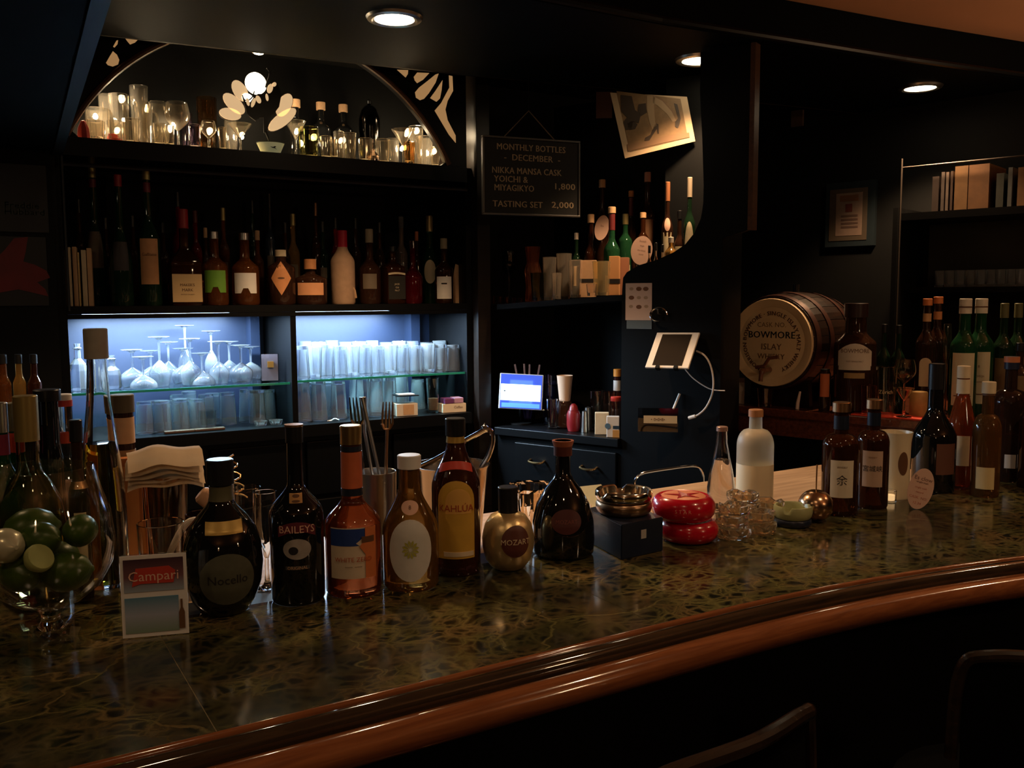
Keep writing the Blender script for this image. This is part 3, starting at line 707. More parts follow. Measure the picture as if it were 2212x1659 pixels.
# front row of liqueur bottles
SCRIPT = PALEL
def row(px, pb, yt, wpx): p = on(px, pb); return p, hgt(p, yt), wpx*scl(p)/2
p, H, R = row(486, 1318, 991, 168)
gp = [(0, .002), (R*.5, 0), (R*.62, .004), (R*.80, H*.09), (R*.95, H*.20), (R*1.0, H*.33), (R*.95, H*.46), (R*.80, H*.57), (R*.58, H*.645), (R*.38, H*.70), (R*.29, H*.74), (R*.27, H*.78), (R*.27, H*.84)]
b = bottle('liqueur_bottle', 'squat round dark bottle with black cap and gilt shoulder label beside the card stand', 'liqueur bottles along the counter', p, H, R, m=BLACKG, prof=gp, cap=(BLKCAP, .16, 1.25), seg=40,
       labels=[L('disc', R*1.42, H*.335, .27, mat('dull_grey_green_label', (.085, .085, .055), .55, noise=.25, nscale=80), x=R*.10, t=[('Nocello', .019, 0, INK)]),
               L('rect', R*.95, H*.075, .59, mat('gilt_label', (.55, .36, .10), .4, .4, noise=.2), x=R*.05)],
       wraps=[(.735, .83, mat('olive_neck_label', (.10, .09, .045), .5))])
p, H, R = row(645, 1292, 917, 114)
b = bottle('cream_liqueur_bottle', 'tall black cream-liqueur bottle with burgundy name ribbon and oval cow-field picture', 'liqueur bottles along the counter', p, H, R, R*.30, .50, .68, BLACKG, cap=(BLKCAP, .10, 1.12), seg=40,
       labels=[L('band', R*1.45, H*.085, .435, mat('burgundy_label', (.12, .015, .025), .5), t=[('BAILEYS', .0165, 0, PINKP)]),
               L('disc', R*1.05, H*.115, .325, mat('picture_grey', (.34, .30, .27), .6, noise=.5, nscale=45), p=[('disc', R*.35, H*.045, -.006, -.002, INK)]),
               L('rect', R*.48, H*.048, .60, mat('gilt_emblem', (.65, .36, .14), .35, .5), n='emblem', p=[('disc', R*.26, H*.018, 0, .003, INKB), ('disc', R*.30, H*.012, 0, -.004, INKB)]),
               L('rect', R*.9, H*.02, .22, mat('faint_print', (.05, .05, .05), .5), t=[('ORIGINAL', .007, 0, TANP)])])
obj('cap_rim', LA([(R*.30*1.0, H-.003), (R*.345, H-.0025), (R*.345, H+.0008), (0, H+.001)], 24), COPPER, b)
p, H, R = row(765, 1275, 918, 119)
YPL = mat('cream_label', (.62, .50, .36), .6, noise=.1); BLUEL = mat('blue_label', (.02, .05, .22), .4); ORL = mat('orange_label', (.60, .17, .05), .55, noise=.15)
bottle('rum_bottle', 'amber bottle with gold screw cap and a blue, cream and orange picture label', 'liqueur bottles along the counter', p, H, R, R*.37, .42, .58, liquor('red_amber_spirit', (.22, .045, .012), .7), cap=(GOLD, .11, 1.1), seg=40,
       labels=[L('rect', R*1.75, H*.30, .27, YPL, p=[('rect', R*1.75, H*.10, 0, H*.095, BLUEL), ('diamond', R*.5, H*.06, R*.35, H*.06, YPL), ('rect', R*.45, H*.30, R*.66, 0, ORL), ('diamond', R*.45, H*.10, R*.45, H*.04, ORL), ('rect', R*.5, H*.035, R*.55, H*.08, INKB)],
                 t=[('WHITE ZERO', .0105, -H*.035, mat('orange_ink', (.42, .07, .02), .5)), ('— —', .012, -H*.075, INKB)])],
       wraps=[(.585, .625, mat('navy_band', (.012, .018, .035), .4)), (.63, .845, mat('orange_neck_label', (.55, .13, .05), .45, noise=.3)), (.85, .88, mat('navy_band', (0, 0, 0), .4))])
p, H, R = row(888, 1262, 982, 120)
YG = mat('yellow_green_print', (.40, .38, .06), .6)
b = bottle('syrup_bottle', 'amber and olive bottle with white screw cap and round white flower label', 'liqueur bottles along the counter', p, H, R, R*.38, .42, .78, liquor('olive_amber_spirit', (.22, .10, .02), .6), cap=(WHITEC, .10, 1.16), seg=40, style='smooth',
       labels=[L('disc', R*1.62, H*.46, .315, mat('flower_label_white', (.62, .60, .55), .6, noise=.08, nscale=90)),
               L('disc', R*.62, H*.10, .625, PINKP, n='oval_seal', t=[('8', .009, 0, INKB)])])
pr = bprof(H, R, R*.38, .42, .78, H*.9); rf = rfun(pr)
for i in range(12):
    a = 2*math.pi*i/12+.2; s = R*.30
    def fn(u, v, a=a): return wrapco((u*math.cos(a)-v*math.sin(a)), .315*H+.003+(u*math.sin(a)+v*math.cos(a))*1.1, rf, .0016)
    bm = NB(); vs = [bm.verts.new(fn(u*s*.001*1000, v*s)) for u, v in ((.15, -.02), (.75, -.16), (1.05, 0), (.75, .16))]; bm.faces.new(vs); obj('petal_print', bm, YG, b, False)
p, H, R = row(987, 1232, 903, 104)
KY = mat('yellow_label', (.62, .36, .05), .5, noise=.25, nscale=25)
bottle('coffee_liqueur_bottle', 'tall brown bottle with red collar and arched yellow label reading in red letters', 'liqueur bottles along the counter', p, H, R, R*.36, .55, .86, liquor('brown_liquor', (.05, .014, .008), .25), cap=(BLKCAP, .11, 1.2), seg=40,
       labels=[L('arch', R*1.62, H*.50, .37, KY, p=[('arch', R*1.1, H*.16, R*.1, H*.12, mat('orange_print', (.75, .42, .10), .5)), ('rect', R*1.3, H*.03, R*.1, -H*.22, CREAM)],
                 t=[('KAHLÚA', .0165, H*.075, mat('red_letters', (.38, .05, .02), .5))]),
               L('band', R*1.6, H*.075, .70, mat('red_collar', (.62, .05, .03), .45), n='collar')],
       wraps=[(.845, .885, mat('gold_neck_ring', (.62, .40, .10), .35, .5))])
p, H, R = row(1098, 1226, 1051, 114)
gp = [(0, .002), (R*.5, 0), (R*.62, .003), (R*.86, H*.12), (R*.99, H*.28), (R*1.0, H*.40), (R*.90, H*.54), (R*.66, H*.655), (R*.40, H*.69), (R*.34, H*.70)]
GF = mat('hammered_gold_foil', (.80, .60, .30), .34, .75, bump=.5, nscale=55)
bottle('gold_liqueur_bottle', 'small round gold foil bottle with black cap and brown disc reading MOZART', 'liqueur bottles along the counter', p, H, R, m=GF, prof=gp, cap=(BLKCAP, .33, 1.12), seg=14,
       labels=[L('disc', R*1.12, H*.375, .395, mat('brown_disc', (.10, .025, .015), .45), x=R*.30, t=[('MOZART', .0135, 0, PALEL)], off=.002)])
p, H, R = row(1216, 1195, 951, 132)
gp = [(0, .002), (R*.9, 0), (R*1.0, .006), (R*1.03, H*.14), (R*1.0, H*.30), (R*.86, H*.45), (R*.58, H*.58), (R*.34, H*.66), (R*.25, H*.72), (R*.24, H*.88)]
DR = mat('maroon_cap', (.09, .018, .012), .5)
b = bottle('dark_liqueur_bottle', 'bell-shaped near-black bottle with flared maroon cap beside the dark blue box', 'liqueur bottles along the counter', p, H, R, m=BLACKG, prof=gp, cap=(DR, .13, 1.25), seg=40,
       labels=[L('disc', R*1.0, H*.21, .34, mat('maroon_oval', (.075, .016, .016), .5), x=R*.12, t=[('MOZART', .010, 0, mat('maroon_print', (.2, .05, .04), .5))])])
obj('cap_flare', LA([(R*.30, H*.95), (R*.355, H-.002), (R*.355, H), (0, H)], 28), mat('maroon_cap_top', (.35, .10, .05), .5), b)
# between and behind them
p = on(578, 1268); H = hgt(p, 1062)
single('small_flute_glass', 'slim clear glass between the squat dark bottle and the tall black bottle', 'glass', None, LA(stem_prof(H, .020, .022, .019, .70), 28), GLASSW, p)
p = on(352, 1270); H = hgt(p, 1128)
T_ = empty('tumbler', 'clear tumbler behind the card stand holding a muddler', 'glass', p)
obj('glass_wall', cup(NB(), H, .033, .037, .0018), GLASSW, T_)
single('bar_spoon', 'white rounded spoon handle leaning in the tumbler behind the card', 'utensil', None, TU(smooth_pts([p+Vector((-.006, 0, .012)), p+Vector((.022, .0, .075)), p+Vector((.042, -.01, .108)), p+Vector((.062, -.02, .112))], 5), [.0055]*15+[.007], 10), mat('ivory_handle', (.72, .60, .48), .4), (0, 0, 0))
p = on(444, 1245, 1.05); q_ = p+Vector((0, .0, 0))
a = onplane(432, 1065, p, (p.x, p.y, 0)); b2 = onplane(486, 1106, p, (p.x, p.y, 0))
single('wooden_muddler', 'stubby wooden muddler resting behind the squat dark bottle', 'utensil', None, TU([a, a+(b2-a)*.08, a+(b2-a)*.5, a+(b2-a)*.95, b2], [.012, .0155, .0165, .0155, .012], 14), mat('beech', (.55, .30, .16), .5, noise=.15, nscale=20), (0, 0, 0))
s_ = empty('muddler_jar', 'dark jar behind the squat bottle carrying the muddler', 'jar', p+Vector((0, 0, 0)))
obj('body', cup(NB(), a.z-p.z-.036, .026, .030, .003), BROWNG, s_)
# folded napkin over a tumbler
p = on(355, 1232, 1.045); p.z = CT; a = onplane(272, 965, p, (p.x, p.y, 0)); b2 = onplane(435, 965, p, (p.x, p.y, 0)); lo = onplane(350, 1050, p, (p.x, p.y, 0))
wN = (b2-a).length; zt_, zb_ = a.z, lo.z; c0 = (a+b2)/2; rz = math.atan2((b2-a).y, (b2-a).x)
t = empty('holder_glass', 'amber glass holder under the folded napkins', 'glass', (c0.x, c0.y, CT), rz)
obj('glass_wall', LA([(0, 0), (.030, 0), (.032, .004), (.040, zb_-1.05+.02), (.038, zb_-1.05+.02), (.029, .008), (0, .008)], 28), glass('amber_glass', (.85, .55, .30)), t)
t = empty('napkin_stack', 'stack of folded cream napkins draped on a glass at the left', 'napkin', (c0.x, c0.y, zb_+.021), rz)
NAP = mat('cream_napkin', (.72, .56, .38), .85, noise=.06, bump=.35, nscale=35)
for i in range(5):
    bm = NB(); n = 14; h0 = i*.0085
    for jx in range(n+1):
        for jy in range(3):
            x = -wN/2+wN*jx/n; y = -.045+.045*jy
            bm.verts.new((x+.003*math.sin(i*2+jy), y+.002*i, h0+.003*math.sin(jx*.7+i)+.010*math.cos((jx/n-.5)*2.6)-.022*(jy == 0)))
    bm.verts.ensure_lookup_table()
    for jx in range(n):
        for jy in range(2):
            k = jx*3+jy; bm.faces.new((bm.verts[k], bm.verts[k+3], bm.verts[k+4], bm.verts[k+1]))
    bmesh.ops.solidify(bm, geom=bm.faces[:], thickness=.0075)
    obj('napkin', bm, NAP, t)
# bottles at the far left end
NOL = mat('neck_plum', (.25, .02, .06), .4); NOO = mat('neck_orange', (.55, .07, .03), .4)
def lb(px, pb, yt, wpx, **k):
    p = on(px, pb); return (p, hgt(p, yt), wpx*scl(p)/2)
p, H, R = lb(22, 1265, 868, 66); bottle('wine_bottle', 'green wine bottle with plum neck band at the left edge', 'bottles behind the snifter', p, H, R, R*.42, .55, .70, GRN, cap=(STEEL, .16, 1.1), wraps=[(.72, .83, NOL)])
p, H, R = lb(50, 1245, 868, 58); bottle('wine_bottle', 'slim bottle with orange neck band behind the round decanter', 'bottles behind the snifter', p, H, R, R*.42, .55, .70, GRN, cap=(mat('dull_olive_cap', (.12, .10, .05), .4), .16, 1.1), wraps=[(.72, .83, NOO)])
p, H, R = lb(78, 1290, 853, 138)
gp = [(0, .002), (R*.8, 0), (R*.95, .006), (R*1.0, H*.18), (R*1.0, H*.36), (R*.88, H*.48), (R*.60, H*.575), (R*.38, H*.63), (R*.33, H*.68), (R*.33, H*.985)]
b = bottle('decanter_bottle', 'round-shouldered clear bottle with long olive neck, behind the snifter', 'bottles behind the snifter', p, H, R, m=glass('olive_clear_glass', (.80, .74, .52)), prof=gp, cap=(mat('olive_gold_cap', (.42, .30, .10), .35, .6), .22, 1.06), seg=40, fill=(glass('pale_spirit', (.95, .85, .62), ior=1.36), .42))
obj('lettering', text_bm('ARE', .018, lambda x, z: wrapco(x, H*.33+z, rfun(gp), .001)), PALEL, b)
p, H, R = lb(122, 1240, 840, 54); bottle('dark_bottle', 'black bottle with glossy black cap behind the snifter', 'bottles behind the snifter', p, H, R, R*.80, .60, .72, BLACKG, cap=(BLKCAP, .06, 1.3))
p, H, R = lb(157, 1222, 850, 46); bottle('vermouth_bottle', 'bottle with white screw cap ringed in red, left of the oil bottle', 'bottles behind the snifter', p, H, R, R*.60, .52, .70, GLASSW, cap=(WHITEC, .07, 1.15), wraps=[(.93, .965, mat('red_cap_ring', (.5, .05, .04), .4)), (.72, .78, NOO), (.30, .50, PINKP)])
p, H, R = lb(182, 1290, 905, 42); bottle('syrup_flask', 'low bottle with black cap beside the tall oil bottle', 'bottles behind the snifter', p, H, R, R*.55, .58, .68, BROWNG, cap=(BLKCAP, .12, 1.2), wraps=[(.62, .66, COPPER)], labels=[L('rect', R*1.2, H*.26, .36, CREAM)])
p, H, R = lb(232, 1262, 709, 92)
gp = [(0, .002), (R*.9, 0), (R*1.0, .006), (R*1.0, H*.30), (R*.92, H*.42), (R*.74, H*.56), (R*.52, H*.72), (R*.44, H*.84), (R*.43, H*.90)]
bottle('tall_oil_bottle', 'tall tapering clear bottle with grey cap, part filled with olive-green liquid', 'bottles behind the snifter', p, H, R, m=GLASSW, prof=gp, cap=(mat('grey_beige_cap', (.38, .34, .28), .55, noise=.15, nscale=60), .115, 1.22), seg=36, fill=(glass('olive_oil', (.62, .52, .04), ior=1.4), .56))
p, H, R = lb(279, 1196, 851, 44); bottle('wrapped_bottle', 'bottle with domed olive-brown cap and tan neck label, right of the oil bottle', 'bottles behind the snifter', p, H, R*1.2, R*1.0, .55, .66, BROWNG, cap=(mat('olive_brown_cap', (.10, .08, .05), .6), .11, 1.15), wraps=[(.70, .86, TANP), (.58, .66, mat('tan_dark_label', (.28, .17, .08), .6))])
p = on(262, 1225)+fd*.02; k = scl(p); hh = hgt(p, 995)
t = empty('orange_carton', 'upright orange carton behind the snifter', 'box', p+Vector((.01, .035, 0)), face(p))
obj('body', bx(-.028, .028, -.012, .012, 0, hh, .001), mat('orange_carton_print', (.40, .13, .03), .5, noise=.2), t, False)
obj('front_panel', bx(-.022, .022, -.0128, -.0118, .01, hh*.92), mat('orange_carton_inner', (.55, .22, .06), .5, noise=.2), t, False)
# utensil holder, ice bucket, crystal
p = on(816, 1215); k = scl(p); H = hgt(p, 1018)
t = empty('utensil_cup', 'steel utensil cup between the amber bottle and the white-capped bottle', 'cup', p)
obj('cup_wall', cup(NB(), H, .034, .037, .002), STEEL, t)
def fork(px, yt, px0, lab, m, hand=0, wpx=24):
    pf = Vector((p.x, p.y, 0)); top = onplane(px, yt, p, pf); b0 = onplane(px0, 1040, p, pf); b0.z = CT+.03
    t = empty('cocktail_fork', lab, 'utensil', b0, 0, None); d = top-b0; wv = rd*(wpx*k/2)
    tl = .17
    hp = [d*0, d*.35, d*(1-tl-.12), d*(1-tl-.02)]
    obj('handle', TU(hp, [.003, .0038, .0028, .003], 8), m, t)
    bm = NB(); c = d*(1-tl)
    tube(bm, [c-wv*1.0+d*.02, c-wv*.5-d*.012, c-d*.02, c+wv*.5-d*.012, c+wv*1.0+d*.02], .0026, 6)
    for s in (-1, -.33, .33, 1): tube(bm, [c+wv*s+d*(.02 if abs(s) == 1 else -.015), c+wv*s*.95+d*tl*.6, c+wv*s*.9+d*tl], [.0024, .002, .001], 6)
    obj('prongs', bm, m, t)
fork(766, 858, 800, 'steel fork with dark prongs standing at the left in the utensil cup', CHROME, wpx=24)
fork(838, 868, 826, 'copper-toned fork standing at the right in the utensil cup', COPPER, wpx=22)
pf = Vector((p.x, p.y, 0))
a = onplane(782, 858, p, pf); b2 = onplane(822, 1035, p, pf); c = onplane(790, 935, p, pf); e = onplane(806, 1035, p, pf)
t = empty('ice_tongs', 'long steel tongs leaning in the utensil cup', 'utensil', a)
obj('arm', TU([a*0, (b2-a)*.5, (b2-a)], [.003, .0035, .0025], 8), STEEL, t)
obj('arm', TU([a*0+Vector((.004, 0, 0)), (c-a)*1.0+Vector((.002, .01, 0)), (e-a)], [.003, .0035, .0025], 8), STEEL, t)
p = on(975, 1178); p = p+fd*.02; k = scl(p); H = hgt(p, 1002); R = 82*k
t = empty('ice_bucket', 'metal-rimmed ice bucket with arched handle behind the yellow-labelled bottle', 'bucket', p)
obj('wall', LA([(0, 0), (R*.72, 0), (R*.76, .004), (R*.86, H*.5), (R*.97, H*.96), (R*1.02, H), (R*.97, H), (R*.82, H*.5), (R*.7, .008), (0, .008)], 36), mat('bucket_metal', (.62, .52, .42), .18, 1, bump=.15, nscale=18), t)
pf = Vector((p.x, p.y, 0)); hpts = [onplane(x, y, p, pf)-p for x, y in ((905, 1010), (955, 985), (1000, 955), (1030, 938), (1050, 928), (1062, 934), (1064, 955), (1055, 985), (1040, 1010))]
obj('handle', TU(smooth_pts(hpts, 5), .0052, 10), CHROME, t)
obj('handle_knob', LA([(0, -.007), (.007, 0), (0, .008)], 12), CHROME, t).location = onplane(1047, 922, p, pf)-p
p = on(1150, 1170)+fd*.04; k = scl(p); H = hgt(p, 1048); R = 52*k
bm = LA([(0, 0), (R*.7, 0), (R*.8, .006), (R*.95, H*.5), (R*1.05, H*.93), (R*1.02, H), (R*.93, H*.98), (R*.82, H*.5), (R*.65, .012), (0, .012)], 32)
for i, v in enumerate(bm.verts):
    if v.co.xy.length > R*.7: v.co.xy *= 1+.035*(1 if (int(round(v.co.z*180))+int(round(math.atan2(v.co.y, v.co.x)*32/(2*math.pi)))) % 2 else -1)
single('crystal_bowl', 'cut crystal bowl glinting behind the gold foil bottle', 'bowl', None, bm, glass('smoky_crystal', (1, .88, .72)), p, 0, False)
# amber sieve-like hourglass on its side behind the squat bottle
p = on(520, 1200)+fd*.05; H = hgt(p, 1000)
t = empty('cocktail_strainer', 'coiled-wire cocktail strainer standing behind the squat round bottle', 'utensil', p)
obj('holder_glass', cup(NB(), H*.72, .024, .027, .002), GLASSW, t)
obj('coil', TU([(.011*math.cos(a*.9)-.01-.0008*a, .011*math.sin(a*.9), H*.60+a*.0032) for a in range(0, 28)], .0016, 6), BRASS, t)
obj('handle', TU([(-.02, 0, .01), (-.028, 0, H*.98)], .003, 8), STEEL, t)
# steel ashtrays on the dark blue box
p = on(1348, 1203); k = scl(p); a_ = on(1288, 1190); b_ = on(1430, 1188); c_ = on(1265, 1175)
NAVY = mat('navy_box', (.010, .016, .035), .3, noise=.3, coat=.3)
zb = hgt(p, 1128)
u = (on(1432, 1190)-on(1342, 1210)); v = (on(1265, 1168)-on(1342, 1210)); o0 = on(1342, 1210)
bm = NB(); ps = [o0*0, u, u+v, v]; A = [bm.verts.new(Vector(q)) for q in ps]; B = [bm.verts.new(Vector(q)+Vector((0, 0, zb))) for q in ps]
bm.faces.new(A[::-1]); bm.faces.new(B)
for i in range(4): bm.faces.new((A[i], A[(i+1) % 4], B[(i+1) % 4], B[i]))
bmesh.ops.bevel(bm, geom=bm.edges[:], offset=.0015, segments=2, affect='EDGES')
t = empty('dark_blue_box', 'dark blue carton with a small white label under the steel ashtrays', 'box', o0)
obj('carton', bm, NAVY, t, False)
nu = Vector((u.y, -u.x, 0)).normalized(); 
def facequad(c, uu, w, h, z, n, m, nm, par):
    bm = NB(); uu = uu.normalized(); vs = [bm.verts.new(c+uu*a*w/2+Vector((0, 0, z+b*h/2))+n*.0008) for a, b in ((-1, -1), (1, -1), (1, 1), (-1, 1))]; bm.faces.new(vs)
    bmesh.ops.solidify(bm, geom=bm.faces[:], thickness=.0004); return obj(nm, bm, m, par, False)
lq = facequad(u*.52, u, .013, .017, zb*.62, nu, WHITEP, 'label', t)
vs_n = Vector((v.y, -v.x, 0)).normalized(); vs_n = vs_n if vs_n.dot(-fd) > 0 else -vs_n
vd = (-v).normalized()
obj('lettering', text_bm('WHISKY', .0085, lambda x, z: v*.42+vd*x+Vector((0, 0, zb*.55+z))+vs_n*.0012), mat('faint_blue_print', (.10, .14, .2), .5), t, False)
obj('lettering', text_bm('SINGLE', .007, lambda x, z: v*.42+vd*x+Vector((0, 0, zb*.75+z))+vs_n*.0012), mat('faint_blue_print', (.10, .14, .2), .5), t, False)
cc = o0+(u+v)*.5+Vector((0, 0, zb)); k = scl(cc); R = 62*k
def ashtray(nm, lab, grp, p, R, h, m, notch=3, rz=0, inner=.82, cat='ashtray', seg=36, bulge=.0):
    t = empty(nm, lab, cat, p, rz, grp)
    pf = [(0, 0), (R*.86, 0), (R*(.95+bulge), h*.18), (R*(1+bulge), h*.5), (R*.99, h*.86), (R*.95, h), (R*(inner+.04), h), (R*inner, h*.9), (R*(inner-.04), h*.28), (R*.4, h*.22), (0, h*.22)]
    bm = LA(pf, seg)
    if notch:
        for v in bm.verts:
            if v.co.z > h*.7:
                a = (math.atan2(v.co.y, v.co.x)) % (2*math.pi/notch)
                if abs(a-math.pi/notch) < .16: v.co.z -= h*.38
    obj('dish', bm, m, t); return t
ashtray('steel_ashtray', 'ribbed brown-banded ashtray under the steel one on the dark blue box', 'ashtrays on the dark blue box', cc+Vector((0, 0, .0005)), R*.98, 26*k, mat('bronze_metal', (.40, .26, .16), .3, 1, bump=.3, nscale=90), 0)
ashtray('steel_ashtray', 'polished steel ashtray on top of the pair on the dark blue box', 'ashtrays on the dark blue box', cc+Vector((0, 0, 26*k+.001)), R, 24*k, mat('polished_gold_steel', (.80, .70, .55), .14, 1), 3)
# red ashtrays
REDG = mat('glossy_red_plastic', (.50, .004, .018), .22, coat=.7)
p = on(1487, 1165); k = scl(p); R = 64*k; h1 = 46*k
def redash(lab, p, R, h, top):
    t = empty('red_ashtray', lab, 'ashtray', p, face(p), 'red ashtrays')
    obj('body', LA([(0, 0), (R*.72, 0), (R*.86, h*.08), (R*.97, h*.28), (R, h*.5), (R*.97, h*.74), (R*.88, h*.92), (R*.78, h), (R*.70, h*.97), (0, h*.86)], 44), REDG, t)
    if top:
        obj('top_insert', LA([(R*.69, h*.975), (R*.66, h*1.0), (R*.30, h*.985), (0, h*.98)], 40), mat('orange_insert', (.75, .25, .12), .4), t)
        obj('star_print', PR([(R*.6*(1 if i % 2 else .28)*math.cos(i*math.pi/5), R*.6*(1 if i % 2 else .28)*math.sin(i*math.pi/5)) for i in range(10)], 0, .0006), REDG, t).matrix_local = Matrix.Translation((0, 0, h*1.0))@Matrix.Rotation(math.pi/2, 4, 'X')
        rf2 = rfun([(R*.97, h*.28), (R, h*.5), (R*.97, h*.74)])
        obj('lettering', text_bm('S T A R', .010, lambda x, z: wrapco(x, h*.56+z, rf2, .0006)), mat('pink_print', (.8, .25, .2), .4), t)
redash('glossy red round ashtray, lower of the two stacked beside the dark blue box', p, R, h1, False)
pt = Vector((p.x, p.y, p.z+h1+.0004)) - rd*(12*k)
redash('glossy red round ashtray with orange star top, upper of the stack', pt, R*1.07, h1*1.12, True)
# cream card lit behind the ashtrays
p = on(1290, 1130)+fd*.06; t = empty('folded_menu', 'folded cream paper menu standing behind the steel ashtrays', 'menu', p, 0)
pf = Vector((p.x, p.y, 0)); P4 = [onplane(x, y, p, pf)-p for x, y in ((1243, 1052), (1300, 1050), (1338, 1095), (1345, 1120), (1285, 1125), (1278, 1092))]
bm = NB(); a = [bm.verts.new(q+fd*.02*(i in (1, 2, 3))) for i, q in enumerate(P4)]; bm.faces.new(a); bmesh.ops.solidify(bm, geom=bm.faces[:], thickness=.001)
obj('paper', bm, mat('bright_cream_paper', (.92, .80, .52), .6), t, False)
# stacked crystal ashtrays
CRY = mat('crystal', (.95, .78, .55), .02, 0, .93, 1.5)
def crystal(p, R, h, lab, rz):
    bm = NB(); n = 16; pf = [(0, 0), (R*.8, 0), (R*.93, h*.2), (R, h*.55), (R*.97, h), (R*.80, h*.97), (R*.66, h*.4), (0, h*.35)]
    lathe(bm, pf, n)
    for v in bm.verts:
        r = v.co.xy.length
        if r > R*.75:
            i = int(round((math.atan2(v.co.y, v.co.x)-math.pi/n)*n/(2*math.pi)))
            v.co.xy *= (1.05 if i % 2 else .95)
            if v.co.z > h*.9 and i % 5 == 0: v.co.z -= h*.3
    return single('crystal_ashtray', lab, 'ashtray', 'crystal ashtrays piled beside the red ones', bm, CRY, p, rz, False)
h = .021; R = .0355; i = 0
base = [(1582, 1158), (1640, 1148), (1606, 1128), (1658, 1121)]
nmz = ['front left', 'front right', 'back left', 'back right']
lev = ['bottom of the', 'middle of the', 'top of the']
for j, (x, y) in enumerate(base):
    q0 = on(x, y)
    for z in range((3, 2, 3, 2)[j]):
        crystal(q0+Vector((0.004*((i*7) % 3-1), .004*((i*5) % 3-1), z*(h+.0012))), R*(1-.04*z), h, 'cut crystal ashtray, %s %s stack beside the red ashtrays' % (lev[z if z < 2 or True else 2], nmz[j]), i*.7); i += 1
p = on(1712, 1134); k = scl(p)
t = ashtray('blue_ashtray', 'dark blue-black dish under the pale green ashtray', None, p, 40*k, 16*k, NAVY, 0)
ashtray('green_ashtray', 'pale green notched ashtray on a dark dish beside the gold globe', None, p+Vector((0, 0, 16*k+.0008)), 41*k, 27*k, mat('pale_green_ceramic', (.36, .36, .17), .35, noise=.1), 3, .4)
# gold globe with stick
p = on(1761, 1125); k = scl(p); R = 37*k
t = empty('gold_globe', 'small metallic gold globe lamp with a thin stem, beside the green ashtray', 'ornament', p)
obj('globe', LA([(0, .0)]+[(R*math.sin(R_(a)), R*.93*(1-math.cos(R_(a)))) for a in range(15, 166, 12)]+[(0, R*1.83)], 36), mat('gold_lustre', (.55, .34, .20), .22, 1, bump=.12, nscale=50), t)
obj('stem', TU([(0, 0, R*1.80), (.001, 0, hgt(p, 1003))], .0016, 8), BRASS, t)
# two clear bottles on the work board
BZ = CT-.008
p = onz(1557, 1098, BZ); H = hgt(p, 921); R = 30*scl(p)
gp = [(0, .002), (R*.86, 0), (R, .006), (R, H*.26), (R*.86, H*.42), (R*.60, H*.62), (R*.40, H*.80), (R*.36, H*.965)]
bottle('soda_bottle', 'small clear conical soda bottle with crown cap on the wooden work board', None, p, H, R, m=glass('soda_glass', (.92, .93, .97)), prof=gp, cap=(mat('pinkish_crown_cap', (.5, .32, .26), .35, .6), .055, 1.12), seg=32, fill=(glass('soda_water', (1, .96, .90), ior=1.33), .60))
p = onz(1629, 1088, BZ); H = hgt(p, 884); R = 39*scl(p)
FR = mat('frosted_glass', (.88, .86, .72), .45, 0, .75, 1.4)
bottle('frosted_bottle', 'frosted clear bottle with orange-brown cap, half full of cloudy juice, on the work board', None, p, H, R, R*.36, .62, .80, FR, cap=(mat('orange_brown_cap', (.45, .20, .08), .5), .075, 1.15), seg=36, style='round')
pl = onz(1629, 1088, BZ)
bpy.data.objects['frosted_bottle']['label'] = 'frosted clear bottle with orange-brown cap, half full of cloudy juice, on the work board'
lq_ = LA([(0, .004), (R*1.004, .006), (R*1.006, H*.43), (R*.995, H*.435), (0, H*.435)], 36)
o = obj('juice', lq_, mat('cloudy_juice', (.80, .66, .42), .5, 0, .15), bpy.data.objects['frosted_bottle'])
# chrome arch handle behind the board
pts = [onplane(x, y, (0, 1.80, 0), (0, 1, 0)) for x, y in ((1371, 1052), (1372, 1038), (1385, 1024), (1410, 1018), (1450, 1012), (1490, 1007), (1510, 1010), (1518, 1025), (1520, 1045))]
single('chrome_rail', 'thin chrome loop rail rising behind the wooden work board', 'rail', None, TU(smooth_pts(pts+[pts[-1]-Vector((0, 0, .12))], 4)[:], .0035, 8), CHROME, (0, 0, 0))
# two whiskies with copper caps and kanji labels
JL = mat('japanese_label_cream', (.62, .55, .42), .6, noise=.06); JL2 = mat('japanese_label_pink', (.50, .34, .25), .6, noise=.08)
p, H, R = row(1812, 1108, 868, 76)
bottle('whisky_bottle', 'broad whisky bottle with copper cap and cream label bearing one black character', 'two whiskies with copper caps', p, H, R, R*.40, .60, .72, DAMBER, cap=(COPPER, .085, 1.3), seg=36, style='round',
       labels=[L('rect', R*1.30, H*.33, .335, JL, x=R*.12, t=[('余', .024, -.004, INK), ('WHISKY', .006, .026, INKB)])], wraps=[(.76, .88, mat('navy_neck', (.01, .015, .03), .3))])
p, H, R = row(1882, 1094, 862, 66)
bottle('whisky_bottle', 'broad whisky bottle with copper cap and pinkish label with several characters, second of the pair', 'two whiskies with copper caps', p, H, R, R*.40, .60, .72, DAMBER, cap=(COPPER, .085, 1.3), seg=36, style='round',
       labels=[L('rect', R*1.30, H*.33, .375, JL2, t=[('宮城峡', .015, 0, INK), ('WHISKY', .005, .026, INKB)])], wraps=[(.76, .88, mat('navy_neck', (.01, .015, .03), .3))])
